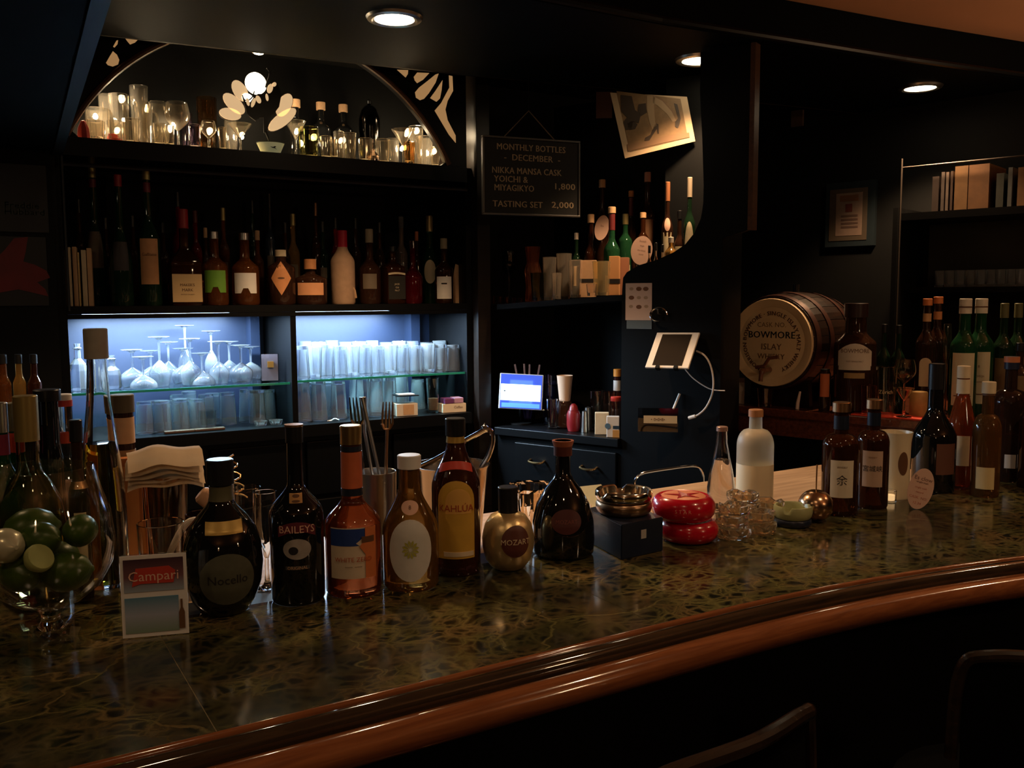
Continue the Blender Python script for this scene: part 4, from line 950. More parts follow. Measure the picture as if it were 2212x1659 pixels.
# ceramic jug, candle, tag, bottles at the right end
p = on(1938, 1078)+fd*.02; k = scl(p); H = hgt(p, 932); R = 33*k
t = empty('ceramic_jug', 'cream ceramic mug behind the pink oval tag', 'mug', p, face(p))
CER = mat('cream_ceramic', (.72, .60, .40), .3, coat=.3)
obj('body', LA([(0, 0), (R*.9, 0), (R*.95, .004), (R*.93, H*.5), (R*.95, H*.85), (R*1.06, H), (R*.99, H), (R*.88, H*.85), (R*.86, .01), (0, .01)], 36), CER, t)
obj('printed_patch', sheet('disc', R*.7, H*.35, H*.55, rfun([(R*.95, 0), (R*.93, H*.5), (R*.95, H*.85)]), .0008, xc=R*.55), INKB, t)
p = on(1920, 1072)-fd*.006+rd*0; 
p = on(1922, 1083); k = scl(p)
t = empty('tea_light', 'small lit glass candle between the second whisky and the oval tag', 'candle', p)
obj('holder', cup(NB(), 24*k, 13*k, 14*k, .0015, .003), GLASSW, t)
obj('wax', LA([(0, .004), (10*k, .004), (10*k, 15*k), (0, 15*k)], 16), mat('warm_lit_wax', (.9, .7, .4), .5, emit=.8, ec=(1, .65, .32)), t)
p = on(1976, 1100); k = scl(p)
t = empty('oval_tag', 'pink oval paper tag with printed lines leaning in front of the black bottle', 'tag', p, face(p)+.12)
t.rotation_euler = (R_(-9), R_(14), face(p)+.1)
TAGP = mat('pink_tag_paper', (.66, .42, .32), .6); TINK = mat('tag_ink', (.16, .07, .05), .6); TINKR = mat('tag_red_ink', (.45, .13, .08), .6)
ol = [(25*k*math.cos(a*math.pi/20), 46*k+45*k*math.sin(a*math.pi/20)) for a in range(40)]
ob = obj('card', PR(ol, 0, .0015), TAGP, t, False)
for s, sz, dz, m_ in (('Es clow', .0125, 68, TINK), ('single malt', .006, 60, TINK), ('single cask', .006, 48, TINKR), ('natural', .006, 38, TINKR), ('CASK  NO.', .008, 26, TINKR), ('12 34', .008, 14, TINKR)):
    obj('lettering', text_bm(s, sz, lambda x, z, d=dz: Vector((x, -.0005, d*k+z))), m_, ob, False)
p, H, R = row(2014, 1058, 785, 88)
bottle('wine_bottle', 'tall black wine bottle with dim brown label, tallest on the counter at the right', None, p, H, R, R*.36, .42, .66, BLACKG, cap=(BLKCAP, .20, 1.08), seg=36, labels=[L('rect', R*1.0, H*.24, .27, mat('dim_brown_label', (.14, .055, .035), .6), x=R*.62)])
g_ = 'whiskies at the far right of the counter'
p, H, R = row(2072, 1046, 790, 56)
bottle('whisky_bottle', 'reddish whisky bottle with cream neck and cream label, right of the tall black bottle', g_, p, H, R, R*.45, .50, .76, liquor('rosy_spirit', (.35, .07, .02), .6), cap=(CREAM, .10, 1.1), seg=28, style='cone', labels=[L('rect', R*1.3, H*.25, .30, CREAM)], wraps=[(.77, .89, CREAM)])
p, H, R = row(2126, 1070, 824, 58)
bottle('whisky_bottle', 'low golden whisky bottle with cream label near the right edge of the counter', g_, p, H, R, R*.42, .55, .72, liquor('dim_gold', (.22, .10, .03), .7), cap=(CREAM, .10, 1.2), seg=28, style='round', labels=[L('rect', R*1.3, H*.19, .17, mat('yellow_cream_label', (.66, .52, .26), .6))], wraps=[(.88, .90, INKB)])
p, H, R = row(2174, 1036, 770, 70)
bottle('whisky_bottle', 'broad dark whisky bottle with orange-topped navy cap and small white label at the right edge', g_, p, H, R, R*.36, .62, .74, liquor('dim_brown', (.06, .03, .02), .6), cap=(mat('navy_cap', (.015, .02, .05), .4), .10, 1.2), seg=28, style='round', labels=[L('rect', R*.62, H*.11, .17, WHITEP, x=R*.15)], wraps=[(.955, 1.0, mat('orange_cap_top', (.6, .2, .08), .5))])
p, H, R = row(2226, 1052, 800, 56)
bottle('whisky_bottle', 'dark bottle cut off by the right edge of the view', g_, p, H, R, R*.4, .6, .74, BROWNG, cap=(BLKCAP, .1, 1.2), seg=24)
# ================================================================ bottles on the open back-bar shelf
SB = 1.5125
def sb(px, yt, wpx, Y=2.87, z=SB): p = colY(px, Y, z); return p, hgt(p, yt), wpx*scl(p)/2
G1 = 'front row of bottles on the open back shelf'; G2 = 'rear bottles on the open back shelf'
DG = liquor('dark_green_bottle_glass', (.012, .035, .016), .3)
def sbot(px, yt, wpx, nm, lab, Y=2.87, grp=G1, rnf=.36, s0=.6, s1=.74, m=DAMBER, cap=(BLKCAP, .09, 1.2), z=SB, **k):
    p, H, R = sb(px, yt, wpx, Y, z)
    return bottle(nm, lab, grp, p, H, R, R*rnf, s0, s1, m, cap=cap, seg=20, **k), H, R
def lab_(px, yt, yb, w, R, H, base, m, **k): pass
def LL(R, H, w, h, z, m, **k): return L(k.pop('s', 'rect'), R*w, H*h, z, m, **k)
def add(px, yt, wpx, nm, lab, labels=(), **k):
    p, H, R = sb(px, yt, wpx, k.get('Y', 2.87), k.get('z', SB))
    Y = k.pop('Y', 2.87); z = k.pop('z', SB); rnf = k.pop('rnf', .36); s0 = k.pop('s0', .6); s1 = k.pop('s1', .74); m = k.pop('m', DAMBER); cap = k.pop('cap', (BLKCAP, .09, 1.2)); grp = k.pop('grp', G1)
    return bottle(nm, lab, grp, p, H, R, R*rnf, s0, s1, m, cap=cap, seg=20, labels=[LL(R, H, *a[:4], **(a[4] if len(a) > 4 else {})) for a in labels], **k)
GCAP = mat('dull_gold_cap', (.42, .34, .14), .4, .7); DLAB = mat('dim_label', (.16, .12, .08), .6)
add(212, 357, 44, 'liqueur_bottle', 'very tall slim green bottle with gold cap and red band, leftmost of three', [(1.5, .26, .40, DLAB)], rnf=.32, s0=.30, s1=.62, m=DG, cap=(GCAP, .09, 1.15), wraps=[(.84, .90, mat('maroon_band', (.16, .02, .03), .4))], Y=2.95)
add(266, 378, 46, 'liqueur_bottle', 'very tall slim dark bottle with red cap band, middle of three', [(1.4, .22, .38, mat('dark_label', (.05, .04, .04), .6))], rnf=.32, s0=.30, s1=.62, m=DG, cap=(WAX, .09, 1.15), Y=2.86)
add(327, 362, 46, 'liqueur_bottle', 'very tall slim green bottle with gold cap and orange-tan label, right of three', [(1.75, .33, .32, mat('orange_tan_label', (.62, .30, .13), .6, noise=.2), dict(t=[('Galliano', .013, .02, INKB)]))], rnf=.32, s0=.45, s1=.66, m=DG, cap=(GCAP, .09, 1.15), wraps=[(.82, .89, mat('maroon_band', (0, 0, 0)))], Y=2.86)
add(402, 452, 70, 'bourbon_bottle', 'broad bourbon bottle with red wax neck and large tan label', [(1.75, .29, .18, mat('tan_label', (.62, .42, .20), .6, noise=.08), dict(t=[("MAKER'S", .011, .009, INKB), ('MARK', .012, -.006, INKB), ('KENTUCKY BOURBON', .0038, -.019, INKB)]))], rnf=.26, s0=.42, s1=.62, cap=(WAX, .20, 1.25), sq=.8, flat=.6, Y=2.85, rz=0)
add(467, 500, 54, 'spirit_bottle', 'amber bottle with bright green notched label', [(1.8, .30, .32, mat('bright_green_label', (.16, .36, .04), .5, noise=.1), dict(s='notch'))], rnf=.36, s0=.52, s1=.66, m=AMBER, cap=(STEEL, .10, 1.1), Y=2.86)
add(532, 503, 58, 'spirit_bottle', 'amber bottle with white notched label beside the green-labelled one', [(1.75, .28, .30, WHITEP, dict(s='notch'))], rnf=.36, s0=.50, s1=.66, m=AMBER, cap=(STEEL, .10, 1.1), Y=2.86)
add(609, 540, 60, 'spirit_bottle', 'squat bottle with orange diamond label and small dotted base', [(1.5, .62, .48, ORANGEL, dict(s='diamond', p=[('disc', .022, .006, 0, 0, INKB)]))], rnf=.38, s0=.66, s1=.80, m=BROWNG, cap=(CREAM, .12, 1.1), Y=2.85)
add(672, 560, 70, 'spirit_bottle', 'squat broad bottle with orange band label and cork stopper', [(1.75, .27, .34, mat('orange_band_label', (.66, .30, .14), .6, noise=.12))], rnf=.30, s0=.55, s1=.70, m=BROWNG, cap=(ORANGEL, .22, 1.3), Y=2.85, flat=.7)
t = add(742, 498, 52, 'wrapped_bottle', 'bottle in a tan cloth pouch with red neck', [], rnf=.42, s0=.56, s1=.78, m=mat('tan_pouch', (.42, .26, .16), .85, noise=.2, bump=.4, nscale=60), cap=(mat('crimson_neck', (.42, .01, .03), .4), .26, 1.05), Y=2.86)
p = colY(760, 2.84, SB+.035); d_ = empty('cloth_ribbon', 'tan ribbon slung round the cloth-pouched bottle', 'ribbon', p)
obj('band', TU([(-.022, -.006, .055), (-.008, -.008, .03), (.006, -.008, .01), (.012, -.004, -.015)], .0045, 6), TANP, d_)
add(800, 495, 48, 'spirit_bottle', 'round-bodied dark bottle with pale capsule, right of the tan pouch', [(1.3, .20, .30, DLAB)], rnf=.34, s0=.44, s1=.62, m=BROWNG, cap=(mat('pale_capsule', (.32, .26, .17), .5), .18, 1.1), Y=2.87)
add(849, 532, 46, 'whiskey_bottle', 'square whiskey bottle with black and cream label', [(1.7, .40, .28, mat('black_label', (.02, .018, .015), .5), dict(t=[("JACK", .008, .011, PALEL), ("Old", .008, 0, PALEL), ('No.7', .008, -.010, PALEL)])), (1.7, .05, .52, CREAM, dict(s='band'))], rnf=.34, s0=.62, s1=.74, sq=.9, m=DAMBER, rz=0)
add(893, 520, 42, 'decanter_bottle', 'dark red faceted decanter with a long bright glint', [], rnf=.30, s0=.40, s1=.60, m=liquor('deep_red_glass', (.10, .004, .008), .4, .02), cap=(BROWNG, .12, 1.1))
add(930, 466, 34, 'wine_bottle', 'slim green wine bottle with gold foil neck and cream label near the shelf end', [(1.6, .27, .36, CREAM, dict(s='disc'))], Y=2.94, rnf=.40, s0=.50, s1=.66, m=DG, cap=(mat('gold_foil', (.55, .40, .18), .35, .7), .18, 1.15))
add(960, 515, 40, 'spirit_bottle', 'small dark bottle with white card label hung in front, near the shelf end', [(1.75, .34, .24, WHITEP, dict(p=[('rect', .020, .005, 0, .014, INK)]))], rnf=.36, s0=.5, s1=.66, cap=(mat('pale_capsule', (0, 0, 0)), .16, 1.1), Y=2.85)
p = colY(987, 2.86, SB); hh = hgt(p, 570); single('paddle_card', 'tall tan paddle-shaped card standing at the right end of the bottle shelf', 'card', None, PR([(-.012, 0), (.014, 0), (.020, hh*.5), (.014, hh*.95), (-.004, hh), (-.014, hh*.6)], 0, .003), TANP, p, face(p), False)
# rear row
for px, yt, w, lab, m, cp, lb_ in (
    (180, 430, 34, 'dim dark bottle behind the upright menus at the left end', BROWNG, BLKCAP, None), (236, 470, 30, 'dark bottle between the two leftmost tall slim bottles', BROWNG, BLKCAP, DLAB),
    (294, 465, 30, 'dark bottle between the middle and right tall slim bottles', BROWNG, BLKCAP, None), (358, 480, 32, 'dim bottle left of the red wax bottle', BROWNG, BLKCAP, None),
    (392, 415, 34, 'tall dark bottle with dim red shoulder behind the wax-necked bourbon', REDL, BLKCAP, None), (428, 455, 34, 'dark red bottle behind the bright green label', REDL, mat('dim_red_cap', (.10, .01, .01), .4), None),
    (449, 492, 26, 'small bottle with tan neck behind the bright green label', BROWNG, TANP, None), (488, 449, 32, 'bottle with glinting gold capsule behind the green and white labels', AMBER, GCAP, DLAB),
    (560, 498, 34, 'amber bottle behind the white and diamond labels', AMBER, TANP, None), (551, 432, 26, 'slim dark bottle far back above the white label', DG, BLKCAP, None), (588, 418, 30, 'slim dim blue-grey bottle far back above the diamond label', mat('dim_blue_glass', (.02, .03, .045), .1), BLKCAP, DLAB),
    (637, 462, 36, 'golden bottle with bright glint behind the diamond and band labels', GOLDL, GCAP, DLAB), (620, 480, 30, 'dark bottle with grey label left of the golden one', BROWNG, BLKCAP, WHITEP), (686, 438, 30, 'slim tall brown bottle with copper glint above the band label', DAMBER, mat('dim_copper_cap', (.2, .1, .05), .3, .8), None),
    (700, 478, 34, 'dark bottle with faint shine left of the pouched bottle', DG, BLKCAP, DLAB), (728, 470, 30, 'dim red-brown bottle behind the tan pouch', REDL, BLKCAP, None), (771, 470, 30, 'dark bottle between the pouch and the round-bodied bottle', BROWNG, BLKCAP, None),
    (822, 480, 34, 'dark flat bottle behind the square whiskey bottle', BROWNG, BLKCAP, TANP), (869, 468, 36, 'clear decanter with wide stopper behind the red decanter', mat('smoked_clear', (.3, .22, .18), .05, 0, .7), GLASS, None), (902, 500, 26, 'bottle with orange neck label beside the slim green bottle', BROWNG, mat('orange_neck', (.45, .13, .05), .5), None)):
    Y = 2.98 if lab.find('far back') < 0 else 3.05
    add(px, yt, w*.74, 'spirit_bottle', lab, [(1.4, .2, .34, lb_)] if lb_ else [], m=m, cap=(cp, .13, 1.15), grp=G2, Y=Y, rnf=.38, s0=.56, s1=.70)
# upright menus
MENU = [CREAM, mat('ochre_board', (.55, .36, .14), .6, noise=.1), TANP]
for i, (x, w, yt) in enumerate(((145, 5, 540), (152, 6, 534), (161, 10, 533), (172, 4, 545), (180, 11, 540), (192, 11, 536))):
    p = colY(x+w/2, 2.845, SB); k = scl(p); hh = hgt(p, yt)
    single('menu_folder', 'upright wooden-toned menu folder at the left end of the bottle shelf, %s from the left' % ORD[i], 'menu', 'menu folders standing on end', bx(-w*k*.42, w*k*.42, 0, .06, 0, hh, .001), MENU[(i*2+1) % 3], p, -.15, False)

# ================================================================ glasses in the lit compartments
LZ0, LZ1, RZ1 = 1.134, 1.269, 1.273
def gl(px, yt, Y, z): p = colY(px, Y, z); return p, hgt(p, yt)
n = 0
stems = [(288, 755, 2.90, 'round'), (328, 757, 2.97, 'round'), (347, 727, 2.90, 'wine'), (366, 738, 2.99, 'wine'), (403, 702, 2.98, 'flute'), (413, 731, 2.89, 'wine'), (398, 752, 2.94, 'round'),
         (438, 762, 2.88, 'coupe'), (459, 714, 2.97, 'flute'), (474, 737, 2.88, 'wine'), (497, 737, 2.95, 'wine'), (522, 745, 2.89, 'round'), (543, 748, 2.97, 'round'), (311, 770, 2.86, 'coupe')]
for i, (px, yt, Y, st) in enumerate(sorted(stems)):
    p, H = gl(px, yt, Y, LZ1+.0005)
    rb = {'round': .036, 'wine': .031, 'flute': .023, 'coupe': .038}[st]; hb = {'round': .52, 'wine': .52, 'flute': .62, 'coupe': .42}[st]
    single('stemmed_glass', 'upturned stemmed glass on the left glass shelf, foot uppermost, %s from the left' % ORD[i], 'glass', 'upturned stemware in the left lit compartment',
           LA(stem_prof(H-.001, rb, .031, rb*.82 if st != 'coupe' else rb, hb, True, 'coupe' if st == 'coupe' else 'wine'), 24), GLASS, p)
for px, yt, w, lab in ((171, 742, 38, 'cut glass decanter at the left end of the left glass shelf'), (244, 768, 36, 'clear carafe behind the tall oil bottle on the left glass shelf')):
    p, H = gl(px, yt, 2.90, LZ1+.0005); R = w*scl(p)/2
    bm = LA([(0, 0), (R*.9, 0), (R, .005), (R, H*.42), (R*.85, H*.56), (R*.38, H*.68), (R*.34, H*.86), (R*.5, H*.90), (R*.30, H*.93), (R*.35, H), (0, H)], 10)
    single('glass_decanter', lab, 'decanter', None, bm, GLASS, p, 0, False)
for i, (px, w, z) in enumerate(((160, 26, 1.470), (213, 26, 1.474))):   # hanging row of feet at the top left
    pass
t_p = colY(584, 2.86, LZ1+.0005); k = scl(t_p); hh = hgt(t_p, 764)
t = empty('framed_emblem', 'clear acrylic frame holding a small gold square, right end of the left glass shelf', 'frame', t_p, -.2)
obj('frame', bx(-19*k, 19*k, 0, .012, 0, hh), thin('thin_frame', (.85, .82, .82), 1.5), t, False)
obj('backing', bx(-17*k, 17*k, .004, .006, .002, hh-.002), mat('grey_blue_backing', (.20, .20, .26), .5), t, False)
obj('gold_square', bx(-5*k, 8*k, .0005, .0035, hh*.5, hh*.5+13*k), mat('gold_leaf', (.55, .33, .08), .4, .3), t, False)
G = 'upturned tumblers on the floor of the left compartment'
tl = [(314, 868, 2.86), (337, 866, 2.90), (352, 866, 2.85), (373, 866, 2.92), (391, 862, 2.86), (410, 860, 2.93), (385, 853, 2.98), (428, 862, 2.86), (410, 846, 3.02), (447, 852, 2.90), (460, 850, 2.96), (493, 848, 2.92), (535, 842, 2.96), (557, 843, 2.90), (580, 843, 2.98)]
for i, (px, yt, Y) in enumerate(sorted(tl)):
    p, H = gl(px, yt, Y, LZ0); single('tumbler', 'upturned tall tumbler on the floor of the left lit compartment, %s from the left' % ORD[i], 'glass', G, cup(NB(), H, .022, .027, .0022, .009, 22, up=True), GLASS, p)
G = 'short tumblers on the right glass shelf'
k_ = 0
for Y, ytops, xs_, nm in ((2.865, (748, 744), [653+27.2*i for i in range(13)], 'front'), (2.955, (738, 738), [660+29*i for i in range(12)], 'back')):
    for i, px in enumerate(xs_):
        p, H = gl(px, ytops[0]+(ytops[1]-ytops[0])*i/12+2*math.sin(i*2.3), Y, RZ1+.0005)
        single('short_tumbler', 'short clear tumbler in the %s row of the right glass shelf, %s from the left' % (nm, ORD[i]), 'glass', G, cup(NB(), H, .021, .0255, .0025, .011, 22, up=(i % 3 != 1)), GLASS, p)
G = 'tall tumblers on the floor of the right compartment'
tl = [(655, 822, 2.86), (668, 827, 2.91), (690, 824, 2.86), (712, 826, 2.92), (732, 824, 2.87), (771, 806, 2.97), (785, 814, 2.88), (812, 804, 2.97), (812, 818, 2.86), (838, 806, 2.98), (842, 816, 2.88), (868, 808, 2.93), (903, 820, 2.96)]
for i, (px, yt, Y) in enumerate(sorted(tl)):
    p, H = gl(px, yt, Y, LZ0); single('tall_tumbler', 'upturned tall tumbler on the floor of the right lit compartment, %s from the left' % ORD[i], 'glass', G, cup(NB(), H, .0225, .028, .0022, .01, 22, up=True), GLASS, p)
# small things on the ledge in front of the compartments
p = colY(450, 2.83, LZ0); single('small_cup', 'small clear plastic cup with red print in front of the left tumblers', 'cup', None, cup(NB(), hgt(p, 893), .020, .025, .0012), thin('thin_plastic', (.85, .9, .9), 1.5), p)
for i, (px, w) in enumerate(((387, 56), (452, 58))):
    p = colY(px, 2.815, LZ0); single('coaster_tray', ['dark brown flat tray on the cabinet ledge, left of two', 'brown flat tray under the small plastic cup, right of two'][i], 'tray', 'flat trays on the cabinet ledge', bx(-w*scl(p)/2*1.1, w*scl(p)/2*1.1, -.012, .008, 0, .008, .002), mat('tray_brown', (.10, .05, .03), .4), p, 0, False)
bpy.data.objects['small_cup'].location.z += .0085
for i, px in enumerate((563, 596)):
    p = colY(px, 2.84, LZ0); single('small_ashtray', 'tiny clear ashtray on the cabinet floor near the divider, %s of two' % ('left' if i == 0 else 'right'), 'ashtray', 'tiny ashtrays near the divider', LA([(0, 0), (.018, 0), (.022, .014), (.016, .013), (.012, .005), (0, .005)], 10), GLASS, p, 0, False)
def carton(px, yt, w, dep, lab, m, Y=2.825, z=LZ0, rz=-.1, nm='carton', cat='box', bev=.001):
    p = colY(px, Y, z); k = scl(p); hh = hgt(p, yt); return single(nm, lab, cat, None, bx(-w*k/2, w*k/2, 0, dep, 0, hh, bev), m, p, rz, False)
o = carton(880, 872, 48, .05, 'white and tan carton under the flat tin on the cabinet ledge', [mat('white_carton', (.68, .60, .52), .6)], Y=2.795)
k = scl(o.location); obj('side_print', bx(-.014, .024, -.0008, 0, .004, o.dimensions.z-.004), TANP, o, False)
o = carton(882, 866, 58, .05, 'flat black and white tin lying on the tan carton', BLACK, Y=2.79); o.location.z += bpy.data.objects['carton'].dimensions.z+.001
bm_ = bx(-.038, .038, -.004, .054, 0, .004, .001); o.data.name = 'flat_tin'; me = o.data; bm_.to_mesh(me); o.name = 'flat_tin'
obj('lid', bx(-.030, .026, .004, .046, .0042, .0075, .001), WHITEC, o, False)
o = carton(982, 872, 54, .05, 'cream carton with brown scribble beside the tall vase, under the purple packs', mat('cream_carton', (.72, .60, .46), .6), Y=2.79)
obj('lettering', text_bm('Coffee', .012, lambda x, z: Vector((.014+x, -.0012, .018+z))), INKB, o, False)
p2 = Vector(o.location)+Vector((0, 0, o.dimensions.z+.001)); PUR = mat('purple_pack', (.16, .04, .15), .5, noise=.3, nscale=50); PURL = mat('lilac_pack', (.50, .28, .44), .5, noise=.2, nscale=50)
single('purple_packet', 'dark purple packet lying on the cream carton', 'packet', None, bx(-.036, -.002, 0, .045, 0, .018, .002), PUR, p2, -.1, False)
single('lilac_packet', 'lilac printed packet lying beside the purple one on the cream carton', 'packet', None, bx(0, .034, 0, .045, 0, .019, .002), PURL, p2, -.1, False)
p = colY(936, 2.83, LZ0); t = empty('tall_vase', 'tall clear tube vase with tan bottom between the two cartons', 'vase', p); H = hgt(p, 817)
obj('wall', cup(NB(), H, .018, .024, .002), glass('pale_green_glass', (.82, .95, .88)), t)
obj('contents', LA([(0, .010), (.0155, .010), (.018, H*.42), (0, H*.44)], 18), mat('tan_contents', (.42, .20, .13), .7, noise=.3, nscale=70), t)
p = colY(720, 2.80, LZ0); single('bottle_opener', 'small dark metal opener lying at the front of the right compartment', 'utensil', None, TU(smooth_pts([(-.02, 0, .003), (-.008, -.004, .004), (.004, .002, .008), (.018, -.002, .003)], 4), .003, 6), STEEL, p)

# ================================================================ arched niche: glassware and the bird ornament
AS = 1.9775
GW = 'glassware on the lit arched shelf'
WG = mat('lit_warm_glass', (1, .92, .78), .02, 0, .95, 1.48)
def ag(px, yt, Y, kind, lab, w=30, m=None):
    p = colY(px, Y, AS+.0005); H = hgt(p, yt); R = w*scl(p)/2
    if kind == 'mug':
        t = empty('glass_mug', lab, 'mug', p, 0, GW); obj('wall', cup(NB(), H, R*.92, R, .003, .012, 20), m or WG, t)
        obj('handle', TU(smooth_pts([(R*.96, 0, H*.82), (R*1.5, 0, H*.74), (R*1.5, 0, H*.34), (R*.92, 0, H*.22)], 4), .0035, 8), m or WG, t); return t
    if kind == 'stem': return single('stemmed_glass', lab, 'glass', GW, LA(stem_prof(H, R, R*.8, R*.82, .58), 22), m or WG, p)
    if kind == 'coupe': return single('cocktail_glass', lab, 'glass', GW, LA(stem_prof(H, R, R*.7, R, .45, style='cone'), 22), m or WG, p)
    if kind == 'cut':
        bm = cup(NB(), H, R*.85, R, .003, .012, 12); return single('cut_tumbler', lab, 'glass', GW, bm, m or WG, p, 0, False)
    if kind == 'egg': return single('round_glass', lab, 'glass', GW, cup(NB(), H, R*.6, R*.75, .002, .01, 20, belly=R*.35), m or WG, p)
    return single('small_glass', lab, 'glass', GW, cup(NB(), H, R*.82, R, .002, .009, 20), m or WG, p)
for a in ((214, 236, 2.95, 'cut', 'wide cut glass tumbler at the far left of the arched shelf', 52), (233, 205, 3.02, 'tall', 'tall clear cylinder behind the leftmost cut tumbler', 30), (205, 262, 2.86, 'cut', 'low cut glass bowl at the left foot of the arch', 44),
          (261, 205, 2.95, 'cut', 'tall tapered cut glass with bright glow, near the left of the arched shelf', 42), (250, 262, 2.87, 'cut', 'low bright cut tumbler near the left foot of the arch', 34), (285, 258, 2.88, 'cut', 'low crystal tumbler in front of the cylinder pair', 40),
          (305, 187, 3.02, 'tall', 'tall dark-topped jug glass at the back left of the arched shelf', 38), (312, 222, 2.93, 'mug', 'clear handled mug left of the goblets', 38), (345, 221, 2.98, 'egg', 'round clear goblet bowl left of the tall stemmed goblet', 46),
          (386, 222, 2.93, 'stem', 'tall stemmed goblet with wide bowl on the left half of the arched shelf', 52), (345, 268, 2.86, 'tall', 'small shot glass in front of the round goblet', 28), (367, 272, 2.86, 'tall', 'small shot glass left of the goblet stem', 22),
          (422, 270, 2.86, 'tall', 'small lilac-tinted shot glass right of the goblet', 26), (405, 246, 3.00, 'tall', 'plain glass behind the lilac shot glass', 26), (450, 212, 3.00, 'cut', 'amber-filled square glass behind the left petals', 42), (452, 262, 2.88, 'stem', 'short stemmed glass with bright bowl left of the bird', 34),
          (482, 276, 2.86, 'tall', 'narrow shot glass below the left petals', 19), (520, 268, 2.90, 'coupe', 'bright cocktail glass below the bird ornament', 52), (500, 255, 2.98, 'egg', 'small round glass behind the cocktail glass', 30),
          (640, 262, 2.95, 'coupe', 'wide cocktail glass right of the bird ornament', 46), (668, 276, 2.90, 'cut', 'olive cut tumbler right of the cocktail glass', 44), (705, 295, 2.86, 'tall', 'small straight shot glass in the middle right of the arched shelf', 26),
          (733, 285, 2.92, 'tall', 'taller shot glass beside the small straight one', 24), (756, 288, 2.88, 'tall', 'heavy-based glass right of centre on the arched shelf', 30), (722, 302, 2.85, 'tall', 'low shot glass at the front right of centre', 18),
          (790, 300, 2.88, 'cut', 'cut tumbler left of the little pointed bottle', 32), (828, 302, 2.90, 'cut', 'cut tumbler right of the little pointed bottle', 34), (850, 300, 2.95, 'tall', 'plain tumbler behind the flared glass', 28),
          (872, 280, 2.90, 'coupe', 'flared glass with bright centre near the right foot of the arch', 52), (900, 274, 2.93, 'tall', 'tall bright glass near the right foot of the arch', 32), (918, 296, 2.95, 'cut', 'cut tumbler at the right foot of the arch', 38), (940, 318, 2.86, 'egg', 'small bright egg-shaped glass at the right corner of the arch', 22),
          (885, 308, 2.84, 'cut', 'small amber cut glass in front of the flared glass', 26)):
    m = None
    if 'amber' in a[4]: m = glass('amber_tint_glass', (.95, .62, .30))
    if 'olive' in a[4]: m = glass('olive_tint_glass', (.80, .78, .40))
    if 'lilac' in a[4]: m = glass('lilac_tint_glass', (.85, .75, .90))
    ag(*a, m=m) if len(a) == 6 else ag(*a)
p = colY(243, 2.90, AS); single('red_rose_ornament', 'small red glass ball among the bright tumblers at the left', 'ornament', None, LA([(0, .0), (.012, .003), (.017, .014), (.013, .026), (0, .031)], 14), mat('red_glass_ball', (.55, .05, .03), .2), p+Vector((0, -.02, .001)))
p = colY(181, 2.84, AS); single('red_cloth', 'red cloth corner at the extreme left of the arched shelf', 'cloth', None, LA([(0, 0), (.018, 0), (.015, .03), (.006, .05), (0, .052)], 8), mat('red_cloth_weave', (.35, .03, .02), .8, bump=.3), p+Vector((.0, 0, .0005)))
p = colY(806, 2.88, AS); single('pointed_bottle', 'little pointed glass bottle with a pink spire on the right half of the arched shelf', 'bottle', None, LA([(0, 0), (.020, 0), (.022, .02), (.012, .036), (.004, .05), (.003, .078), (0, .08)], 16), glass('pink_glass', (1, .75, .65)), p)
for i, px in enumerate((642, 696, 744)):
    p = colY(px, 3.04, AS); H = hgt(p, (215, 221, 226)[i]); bottle('corked_bottle', 'dark corked bottle at the back of the arched shelf, %s right of the bird' % ('first', 'second', 'third')[i], 'dark corked bottles behind the arch glassware', p, H, .034, .011, .58, .74, BLACKG, cap=(CORK, .12, 1.5), seg=18)
p = colY(800, 3.03, AS); H = hgt(p, 214); t = empty('cocktail_shaker', 'dark shaker with bright knob at the back right of the arched shelf', 'shaker', p)
obj('body', LA([(0, 0), (.028, 0), (.036, H*.6), (.036, H*.72), (.026, H*.85), (.014, H*.9), (0, H*.91)], 24), mat('black_chrome', (.05, .045, .04), .12, 1), t)
obj('knob', LA([(0, H*.9), (.008, H*.93), (.009, H*.97), (0, H)], 14), CHROME, t)
# small bare bulbs added to make the bright spots among the glasses
BULB = mat('tiny_bulb_glow', (1, .9, .7), emit=40, ec=(1, .84, .58))
for i, (px, py, Y) in enumerate(((206, 252, 2.90), (262, 218, 3.0), (318, 238, 3.01), (252, 284, 2.905), (368, 282, 2.93), (452, 288, 2.93), (522, 296, 2.94), (640, 286, 2.95), (676, 300, 2.95), (735, 306, 2.95), (878, 292, 2.95), (898, 286, 2.99), (868, 322, 2.92), (935, 330, 2.90))):
    q = ony(px, py, Y); q.z = max(q.z, AS+.012)
    t = empty('added_bulb', 'tiny added bulb brightening the glasses of the arched shelf, %s from the left' % ORD[i], 'lamp', q, 0, 'tiny bulbs added among the arched shelf glassware')
    obj('bulb', LA([(0, -.0075), (.0055, -.005), (.007, 0), (.005, .006), (.002, .009), (0, .009)], 12), BULB, t)
    obj('lead', TU([(0, .003, -.006), (.004, .012, -(q.z-AS)+.0012)], .0008, 5), BLACKM, t)
    ld = bpy.data.lights.new('bulb_light', 'POINT'); ld.energy = .48; ld.shadow_soft_size = .012; ld.color = (1, .76, .46)
    o = bpy.data.objects.new('bulb_light', ld); COL.objects.link(o); o.location = (q.x, q.y-.010, q.z+.004)
